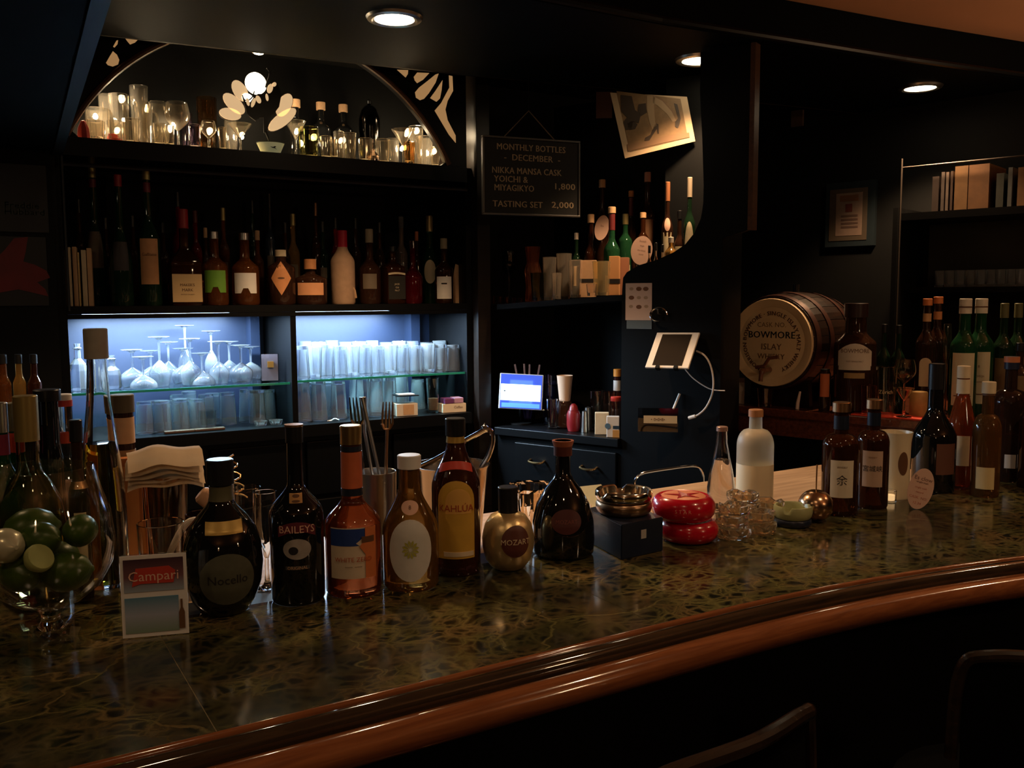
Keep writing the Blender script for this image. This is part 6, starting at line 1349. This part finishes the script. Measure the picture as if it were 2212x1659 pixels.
# ---------------------------------------------------------------- tilted photograph
cP = onplane(1410, 255, W0P+NW*.14, NW); k = scl(cP)
t = empty('tilted_photograph', 'tilted white-bordered sepia photograph of dancing legs in heeled shoes', 'picture', cP, face(cP)); t.rotation_euler = (0, -R_(13.2), face(cP))
def pl(x, y):                                 # picture-local coordinates of a spot seen on its face
    q = onplane(x, y, cP, (cP.x, cP.y, 0))-cP; a = q.dot(Vector((math.cos(face(cP)), math.sin(face(cP)), 0))); b = q.z; c, s = math.cos(R_(13.2)), math.sin(R_(13.2)); return (a*c+b*s, -a*s+b*c)
xs_ = [pl(1350, 342)[0], pl(1502, 305)[0]]; zb_ = pl(1350, 342)[1]; xl, xr = xs_
top = min(.12, zb_+.24)
bq = [pl(1350, 342), pl(1502, 305), pl(1484, 209), pl(1318, 200)]
def inset(f): cx_, cz2 = sum(a for a, b in bq)/4, sum(b for a, b in bq)/4; return [(cx_+(a-cx_)*f, cz2+(b-cz2)*f) for a, b in bq]
obj('border', PR(bq, 0, .003), mat('cream_photo_border', (.42, .30, .18), .6), t, False)
m_ = .020
ip = inset(.82); ip[2] = (ip[2][0], bq[2][1]-.001); ip[3] = (ip[3][0], bq[3][1]-.001)
pic = obj('photo', PR(ip, -.0008, .0004), mat('sepia_print', (.17, .10, .045), .5, noise=.35, nscale=60), t, False)
def ph(pts, m, nm, y=-.0016): obj(nm, PR([pl(*crop3(a, b)) for a, b in pts], y, -.0008), m, pic, False)
def crop3(x, y): return (1000+x/3.95, 180+y/3.95)
DK = mat('photo_dark', (.035, .022, .014), .5); LT = mat('photo_light', (.27, .18, .10), .5); MD = mat('photo_mid', (.16, .09, .045), .5)
ph([(1345, 100), (1440, 110), (1470, 230), (1520, 260), (1500, 340), (1450, 330), (1440, 390), (1390, 400), (1370, 330), (1400, 290), (1350, 240)], DK, 'dark_skirt')
ph([(1500, 180), (1560, 170), (1570, 250), (1520, 280), (1490, 230)], DK, 'dark_fold', -.0020)
ph([(1400, 340), (1450, 320), (1490, 350), (1470, 390), (1420, 400)], DK, 'dark_bow')
ph([(1570, 105), (1640, 110), (1630, 200), (1640, 330), (1655, 360), (1620, 400), (1590, 330), (1570, 220)], LT, 'leg')
ph([(1620, 110), (1700, 150), (1780, 240), (1820, 320), (1790, 330), (1740, 260), (1660, 190), (1620, 170)], LT, 'leg')
ph([(1610, 120), (1700, 135), (1790, 240), (1825, 330), (1815, 335), (1740, 235), (1660, 180), (1610, 215)], MD, 'leg_shade', -.0012)
ph([(1800, 170), (1830, 180), (1858, 300), (1848, 350), (1835, 385), (1810, 370), (1810, 330), (1835, 300)], DK, 'shoe')
ph([(1640, 340), (1668, 350), (1672, 430), (1662, 430), (1655, 390), (1620, 440), (1590, 490), (1550, 490), (1555, 465), (1600, 440)], DK, 'shoe')
ph([(1400, 520), (1560, 495), (1760, 440), (1930, 420), (1935, 460), (1700, 510), (1410, 580)], MD, 'floor_shade')
p = onplane(1305, 230, W0P+NW*.30, NW); single('dim_card', 'dim red-brown card on the niche back wall left of the tilted photograph', 'picture', None, bx(-.028, .028, 0, .003, -.04, .05), mat('dim_red_card', (.09, .035, .02), .6), p, face(p), False)
# ================================================================ right-hand ledge
def lp2(px, off, z=LZ+.0006): return col(px, E0+N2*off, N2, z)
# cask
hc = onplane(1667, 740, E0+N2*.02, N2); k = scl(hc); RH = 95*k
ax = N2.copy(); cz_ = hc.z
brl = empty('whisky_cask', 'small dark oak cask with a pale lettered head and brass tap, lying on the ledge', 'cask', Vector((hc.x, hc.y, LZ)))
Mb = Matrix.Translation((0, 0, cz_-LZ))@Matrix(((TW.x*0+(-T2.x)*-1, N2.x, 0, 0), (T2.y, N2.y, 0, 0), (0, 0, 1, 0), (0, 0, 0, 1)))
LB2 = .34; rb_ = RH*1.04
def rb(y): u = (y/LB2-.5)*2; return rb_*(1+.10*(1-u*u))
STV = wood('cask_stave_wood', (.012, .006, .004), (.026, .011, .006), .35, (20, 2, 20), coat=.3)
ns = 20; bm = NB(); g = []
for j in range(9):
    y = LB2*j/8; g.append([bm.verts.new((r_*math.sin(a), y, r_*math.cos(a))) for r_, a in ((rb(y), -math.pi/ns+.006), (rb(y)+.0006, 0), (rb(y), math.pi/ns-.006), (rb(y)-.012, math.pi/ns-.006), (rb(y)-.012, -math.pi/ns+.006))])
for A_, B_ in zip(g, g[1:]):
    for i in range(5): bm.faces.new((A_[i], A_[(i+1) % 5], B_[(i+1) % 5], B_[i]))
bm.faces.new(g[0]); bm.faces.new(g[-1][::-1])
st0 = obj('stave', bm, STV, brl, False); st0.matrix_local = Mb
for i in range(1, ns):
    o = st0.copy(); COL.objects.link(o); o.parent = brl; o.matrix_local = Mb@Matrix.Rotation(i*2*math.pi/ns, 4, 'Y')
for y0, y1, c in ((.006, .030, (.16, .055, .03)), (.085, .110, (.10, .04, .025)), (LB2-.11, LB2-.085, (.1, .04, .025)), (LB2-.03, LB2-.006, (.1, .04, .025))):
    bm = NB(); prof_ = [(rb(y0)+.0008, y0), (rb(y0)+.003, y0), (rb(y1)+.003, y1), (rb(y1)+.0008, y1), (rb(y0)+.0008, y0)]
    lathe(bm, prof_, 48)
    for v in bm.verts: v.co = Vector((v.co.x, v.co.z, v.co.y))
    obj('hoop', bm, mat('rusty_hoop', (.06, .02, .012), .4, .3, noise=.3), brl).matrix_local = Mb
HEAD = mat('cask_head_cream', (.78, .58, .33), .6, noise=.12, nscale=12)
bm = NB(); lathe(bm, [(0, 0), (RH*.80, 0), (RH*.84, -.004), (RH*.99, -.010), (RH*1.0, -.004), (RH*1.0, .01), (0, .01)], 56)
for v in bm.verts: v.co = Vector((v.co.x, v.co.z-.002, v.co.y))
hd = obj('cask_head', bm, HEAD, brl); hd.matrix_local = Mb
hm = Mb
def headtext(s, size, fn, m=INK, bold=0, space=1):
    vs, fs = text_geo(s, size, 'CENTER', space); bm = NB()
    for d in ([-bold, bold] if bold else [0]):
        q = [bm.verts.new(fn(v.x+d, v.y)) for v in vs]
        for f in fs:
            try: bm.faces.new([q[i] for i in f])
            except ValueError: pass
    return obj('lettering', bm, m, hd, False)
ra = RH*.66
def ringfn(x, y): a = x/ra; return Vector(((ra+y)*math.sin(a), -.0035, (ra+y)*math.cos(a)))
headtext('MORRISON BOWMORE · SINGLE ISLAY MALT WHISKY', RH*.135, ringfn, INKB, .0006, 1.12)
for s, z, sz, m_, b_ in (('CASK NO.', .40, .13, mat('faint_brown_ink', (.24, .14, .06), .6), 0), ('BOWMORE', .17, .19, INK, .0007), ('ISLAY', -.10, .17, mat('faint_brown_ink', (0, 0, 0)), .0003), ('WHISKY', -.32, .15, mat('faint_brown_ink', (0, 0, 0)), .0003)):
    headtext(s, RH*sz*1.15, lambda x, y, z=z: Vector((x, -.0035, RH*z+y)), m_, b_, 1.05)
TAPW = wood('tap_wood', (.12, .04, .02), (.20, .08, .04), .3, coat=.5)
tp = obj('tap', TU(smooth_pts([(-.005, 0, -RH*.62), (-.005, -.03, -RH*.62), (-.005, -.055, -RH*.66), (-.005, -.062, -RH*.86)], 4), [.010]*9+[.007]*4, 12), TAPW, brl); tp.matrix_local = Mb
obj('tap_key', TU([(-.035, -.04, -RH*.56), (-.005, -.04, -RH*.52), (.012, -.04, -RH*.34), (.045, -.04, -RH*.30)], .006, 10), TAPW, brl).matrix_local = Mb
for y in (.06, .27):
    bm = NB(); prism(bm, [(-RH*.75, 0), (RH*.75, 0), (RH*.70, (cz_-LZ)-rb(y)*.78), (RH*.35, (cz_-LZ)-rb(y)*1.0+.004), (0, (cz_-LZ)-rb(y)-.003), (-RH*.35, (cz_-LZ)-rb(y)*1.0+.004), (-RH*.70, (cz_-LZ)-rb(y)*.78)], y, y+.025)
    o = obj('cradle', bm, DWOOD, brl, False); o.matrix_local = Matrix(((T2.x, N2.x, 0, 0), (T2.y, N2.y, 0, 0), (0, 0, 1, .001), (0, 0, 0, 1)))
o = obj('bung', LA([(0, 0), (.010, 0), (.011, .028), (0, .028)], 14), DWOOD, brl); o.location = N2*(LB2*.5)+Vector((0, 0, cz_-LZ+rb(LB2*.5)-.002))
LG2 = 'bottles and glasses on the side ledge'
def l2(px, yt, w, off, lab, m=BROWNG, cap=(BLKCAP, .1, 1.2), labels=(), nm='whisky_bottle', z=LZ+.0006, rnf=.38, **k):
    p = lp2(px, off, z); H = hgt(p, yt); R = w*scl(p)/2
    return bottle(nm, lab, LG2, p, H, R, R*rnf, k.pop('s0', .60), k.pop('s1', .74), m, cap=cap, seg=28, labels=[LL(R, H, *a[:4], **(a[4] if len(a) > 4 else {})) for a in labels], **k)
def l2g(px, yt, w, off, nm, lab, kind='t', m=GLASSW, z=LZ+.0006):
    p = lp2(px, off, z); H = hgt(p, yt); R = w*scl(p)/2
    bm = LA(stem_prof(H, R, R*.8, R if kind == 'cone' else R*.8, .45, style='cone' if kind == 'cone' else 'wine'), 24) if kind != 't' else cup(NB(), H, R*.8, R, .002, .008, 24)
    return single(nm, lab, 'glass', LG2, bm, m, p)
p = lp2(1652, .012); 
o = l2g(1652, 838, 34, .025, 'tasting_glass', 'small rosy glass under the tap of the cask', 't', glass('rosy_glass', (1, .62, .48)))
single('lighter', 'slim white lighter standing on the ledge right of the cask', 'lighter', LG2, TU([(0, 0, 0), (.002, 0, .022), (.012, 0, .058)], [.006, .006, .0035], 10), mat('pinkish_white', (.75, .58, .50), .4), lp2(1722, .03))
l2(1780, 797, 24, .05, 'slim dark bottle with orange label between the cask and the big bottle', BROWNG, (BLKCAP, .02, 1.1), [(1.8, .55, .62, mat('red_orange_label', (.60, .16, .06), .5))], nm='small_bottle', s0=.9, s1=.95, rnf=.8)
l2(1843, 655, 86, .085, 'oversized malt bottle with a broad cream label, largest on the ledge', BROWNG, (mat('dark_cap_reddish', (.03, .012, .01), .35), .13, 1.15), [(1.75, .21, .53, mat('ivory_label', (.60, .55, .46), .6, noise=.08), dict(s='band', t=[('BOWMORE', .018, .012, INKB)])), (1.65, .16, .47, mat('ivory_label', (0, 0, 0)), dict(t=[('ISLAY SINGLE MALT', .006, 0, INKB)])), (1.0, .05, .34, mat('gold_thin', (.3, .2, .08), .5))], z=LZ+.0052, rnf=.52, s0=.62, s1=.74)
l2(1905, 700, 28, .20, 'dark green bottle with faint glints right of the oversized bottle', DG, (BLKCAP, .10, 1.2), [])
l2(1936, 702, 28, .20, 'dark green bottle beside the lettered glass, second right of the oversized bottle', DG, (BLKCAP, .10, 1.2), [])
g_ = l2g(1912, 792, 44, .06, 'lettered_glass', 'wide clear glass with pale lettering on its side on the ledge', 't')
p = g_.location; R = 22*scl(p); bm = text_bm('Zürich', .0165, lambda x, z: wrapco(x, .075+z, rfun([(R*.8, 0), (R, .12)]), .001)); o = obj('lettering', bm, PALEL, g_, False); o.rotation_euler = (0, 0, face(p))
l2g(1951, 776, 46, .13, 'goblet', 'stemmed tulip goblet with wide rim behind the lettered glass', 'wine')
l2g(1952, 838, 40, .03, 'cocktail_glass', 'small cocktail glass standing on the red mat', 'cone', z=LZ+.0047)
p = lp2(1922, .055); k = scl(p); 
l2g(1876, 832, 36, .03, 'small_tumbler', 'small rosy tumbler at the foot of the oversized bottle', 't', glass('rosy_glass', (0, 0, 0)), z=LZ+.0047)
t = single('red_mat', 'bright red cloth mat on the ledge under the small glasses', 'mat', None, runbox(Vector((0, 0, 0)), T2, N2, 0, .26, .0, .085, 0, .004), RED, lp2(1838, .004), 0, False)
single('dark_bowl', 'dark upturned bowl on the ledge behind the red mat', 'bowl', LG2, LA([(0, .045), (.018, .043), (.032, .030), (.037, .012), (.036, 0), (.033, 0), (.030, .02), (0, .036)], 28), BLACKG, lp2(1922, .125))
single('ochre_tin', 'ochre tin with pink stain pattern right of the small cocktail glass', 'tin', LG2, LA([(0, 0), (.024, 0), (.026, .003), (.026, .074), (.024, .077), (0, .077)], 24), mat('ochre_tin_print', (.45, .27, .09), .45, noise=.5, nscale=25), lp2(1983, .10))
l2(1995, 645, 42, .22, 'dark bottle with bright orange top and cream neck band, left of the green pair', BROWNG, (mat('orange_top', (.70, .22, .06), .5), .06, 1.25), [(1.2, .25, .36, CREAM, dict(s='arch'))], wraps=[(.80, .87, LOR)])
l2(2018, 641, 42, .31, 'dark bottle with bright orange top behind the first orange-topped one', BROWNG, (mat('orange_top', (0, 0, 0)), .06, 1.25), [], wraps=[(.80, .87, ORANGEL)])
for i, (px, off) in enumerate(((2076, .16), (2110, .25))):
    l2(px, 645, 54, off, 'tall green whisky bottle with white capsule and long cream label, %s of the pair' % ('left' if i == 0 else 'right'), GRN, (mat('white_capsule', (.74, .70, .58), .5), .125, 1.15), [(1.75, .44, .33, mat('cream_green_label', (.60, .56, .38), .6, noise=.06), dict(t=[('8', .012, .035, INKB), ('SCOTCH', .008, .005, INKB), ('SINGLE MALT', .005, -.012, INKB)], p=[('rect', .05, .003, 0, -.05, INKB)]))], rnf=.42, s0=.60, s1=.74, wraps=[(.925, .935, INKB)])
l2g(2040, 700, 20, .24, 'slim_flute', 'slim flute between the orange-topped and the green bottles', 'wine')
for i, (px, yt) in enumerate(((2160, 655), (2190, 655), (2215, 668))):
    l2(px, yt, 40, .30+.09*i, 'dim green olive-capped bottle at the back right of the ledge, %s from the left' % ORD[i], DG, (mat('dull_olive_capsule', (.12, .12, .05), .5), .13, 1.15), [(1.6, .35, .34, mat('dim_ochre_label', (.16, .10, .04), .6))])
l2(2196, 740, 40, .12, 'dark brown bottle with ochre label near the right edge of the ledge', BROWNG, (BLKCAP, .1, 1.2), [(1.6, .4, .4, mat('dim_ochre_label', (0, 0, 0)))])
# ================================================================ right-hand wall
def rwp(x, y, off=0): return onplane(x, y, RWP-N2*off, N2)
def rquad(x0, y0, x1, y1, off, th, base):
    a, b = rwp(x0, y0), rwp(x1, y1); s0, s1 = (a-RWP).dot(T2), (b-RWP).dot(T2); return runbox(RWP-base, T2, N2, s0, s1, -off-th, -off, min(a.z, b.z), max(a.z, b.z))
c_ = rwp(1840, 460); t = empty('framed_certificate', 'framed certificate with blue-black frame on the right-hand wall', 'picture', c_)
obj('frame', rquad(1790, 398, 1892, 530, 0, .02, c_), mat('blue_black_frame', (.012, .018, .022), .35), t, False)
obj('mount', rquad(1798, 412, 1876, 518, .0202, .002, c_), mat('dim_mount', (.05, .035, .022), .6), t, False)
pp = obj('print', rquad(1812, 420, 1866, 508, .0224, .001, c_), mat('certificate_paper', (.15, .10, .075), .6, noise=.2, nscale=50), t, False)
for y in (424, 431): obj('printed_line', rquad(1820, y, 1860, y+3, .0236, .0006, c_), INKB, pp, False)
obj('printed_crest', rquad(1832, 442, 1846, 458, .0236, .0006, c_), mat('crest_red', (.09, .02, .012), .6), pp, False)
for y in (466, 474, 482, 490): obj('printed_line', rquad(1822, y, 1858, y+2, .0236, .0006, c_), mat('faint_print_brown', (.07, .04, .03), .6), pp, False)
c_ = rwp(1724, 258); t = empty('wall_sconce_plate', 'small dim square plate high on the right-hand wall', 'plate', c_); obj('plate', rquad(1712, 241, 1736, 272, .0, .012, c_), mat('dim_tan_plate', (.10, .06, .04), .6), t, False)
a = rwp(1998, 480); b = rwp(2212, 455); c_ = a; t = empty('record_shelf', 'black wall shelf with a thin brass rail holding records', 'shelf', c_)
sA = (a-RWP).dot(T2); zS = 1.82
def rbx(s0, s1, d0, d1, z0, z1, base): return runbox(RWP-base, T2, N2, s0, s1, d0, d1, z0, z1)
obj('board', rbx(sA, sA+1.6, -.26, 0, zS-.025, zS, c_), BLACK, t, False)
obj('end_panel', rbx(sA-.018, sA, -.27, 0, 1.30, zS+.02, c_), BLACKM, t, False)
zr = zS+.16
obj('rail', TU([RWP+T2*sA-N2*.255+Vector((0, 0, zr))-c_, RWP+T2*(sA+1.6)-N2*.255+Vector((0, 0, zr))-c_], .0025, 6), mat('dim_brass_rail', (.07, .055, .045), .5, .5), t)
obj('rail_post', TU([RWP+T2*(sA+.004)-N2*.262+Vector((0, 0, 1.32))-c_, RWP+T2*(sA+.004)-N2*.262+Vector((0, 0, zr+.03))-c_], .003, 6), mat('dim_brass_rail', (0, 0, 0)), t)
SHN = RWP-N2*.24
for i, (x0, x1, yt, cc_, lab) in enumerate(((2012, 2026, 382, (.07, .04, .03), 'dim plum spine'), (2031, 2038, 372, (.16, .12, .10), 'pale narrow spine'), (2041, 2047, 372, (.26, .19, .15), 'whitish narrow spine'), (2051, 2056, 370, (.10, .05, .03), 'brown narrow spine'), (2060, 2088, 360, (.34, .17, .055), 'broad ochre sleeve'), (2090, 2134, 357, (.30, .13, .04), 'broad orange-brown sleeve, widest of all'), (2150, 2166, 375, (.05, .055, .04), 'dull green sleeve'), (2175, 2184, 362, (.15, .16, .16), 'grey narrow spine'), (2196, 2225, 362, (.34, .16, .05), 'orange sleeve at the right edge'))):
    p0, p1 = col(x0, SHN, N2, zS+.001), col(x1, SHN, N2, zS+.001); hh = min(hgt(p0, yt), .31); ln = (p1-p0).length
    single('record_sleeve', 'record standing on the wall shelf, ' + lab, 'record', 'records on the wall shelf', runbox(Vector((0, 0, 0)), T2, N2, 0, ln, 0, .19, 0, hh), mat('sleeve_%d' % i, tuple(v*.35 for v in cc_), .6, noise=.35, nscale=40), p0, 0, False)
# lower glass shelf with a row of small glasses
zg = 1.53+.030; pa = col(2003, RWP-N2*.05, N2, zg)
t = empty('wall_glass_shelf', 'dark wall shelf with a row of small dim glasses under the records', 'shelf', RWP)
obj('board', rbx(sA+.02, sA+1.6, -.20, -.002, zg-.018, zg, RWP), BLACK, t, False)
obj('back_panel', rbx(sA+.02, sA+1.6, -.006, -.001, zg+.001, zS-.026, RWP), mat('dim_olive_panel', (.035, .030, .020), .5, noise=.4, nscale=4), t, False)
for i in range(9):
    p = col(2030+22*i, RWP-N2*.12, N2, zg+.0006); single('small_glass', 'small dim bluish glass on the wall shelf under the records, %s from the left' % ORD[i], 'glass', 'small glasses on the wall shelf', cup(NB(), .058, .018, .021, .002, .008, 18), GLASS, p)
# ================================================================ record covers and left wall
def ymesh(x0, y0, x1, y1, Y, th, base):
    a, b = ony(x0, y0, Y), ony(x1, y1, Y); return bx(a.x-base.x, b.x-base.x, Y-th-base.y, Y-base.y, min(a.z, b.z)-base.z, max(a.z, b.z)-base.z)
YP = 2.779
c_ = ony(20, 470, YP); t = empty('record_cover', 'black record cover with pale green name lettering at the left wall', 'poster', c_)
obj('cover', ymesh(-120, 345, 106, 503, YP, .004, c_), mat('black_cover', (.010, .011, .012), .4), t, False)
CL = mat('pale_green_letters', (.10, .115, .06), .6)
for s, y in (('Freddie', 443), ('Hubbard', 457)):
    q = ony(8, y, YP)-c_; obj('lettering', text_bm(s, .0225, lambda a, b: Vector((q.x+a*1.22, -.0046, q.z+b)), 1, align='LEFT', bold=.0004), CL, t, False)
c_ = ony(30, 590, YP); t = empty('record_cover', 'black record cover with a dark red abstract shape at the left wall', 'poster', c_)
obj('cover', ymesh(-120, 507, 106, 660, YP, .004, c_), mat('black_cover', (0, 0, 0)), t, False)
pts = [(-20, 570), (10, 540), (30, 515), (60, 512), (55, 545), (50, 565), (75, 572), (100, 585), (108, 600), (80, 610), (98, 625), (104, 640), (70, 632), (40, 625), (0, 632), (-20, 628)]
obj('red_shape', PR([((ony(x, y, YP)-c_).x, (ony(x, y, YP)-c_).z) for x, y in pts], -.0055, -.004), mat('dark_red_print', (.12, .006, .008), .5, noise=.7, nscale=14), t, False)
struct('trim_5', TU([(ony(136, 400, 2.775).x, 2.775, 1.50), (ony(136, 400, 2.775).x, 2.775, 1.92)], .004, 6), mat('worn_dark_trim', (0, 0, 0)))
c_ = Vector((-.25, 2.60, 0)); t = empty('side_cupboard', 'low dark cupboard under the record covers at the left', 'cabinet', c_)
obj('body', bx(-.5, .40, 0, .175, 0, 1.17, .003), BLACK, t, False); obj('top', bx(-.51, .41, -.012, .178, 1.172, 1.19, .002), DWOOD, t, False)
for i, (px, w) in enumerate(((14, 30), (48, 26), (80, 28))):
    p = colY(px, 2.68, 1.1906); bottle('spirit_bottle', 'dim amber bottle on the cupboard below the record covers, %s from the left' % ORD[i], 'dim bottles at the left wall', p, hgt(p, 765), w*scl(p)/2, w*scl(p)/2*.5, .6, .75, [AMBER, GOLDL, DAMBER][i], cap=(BLKCAP, .12, 1.2), seg=18)
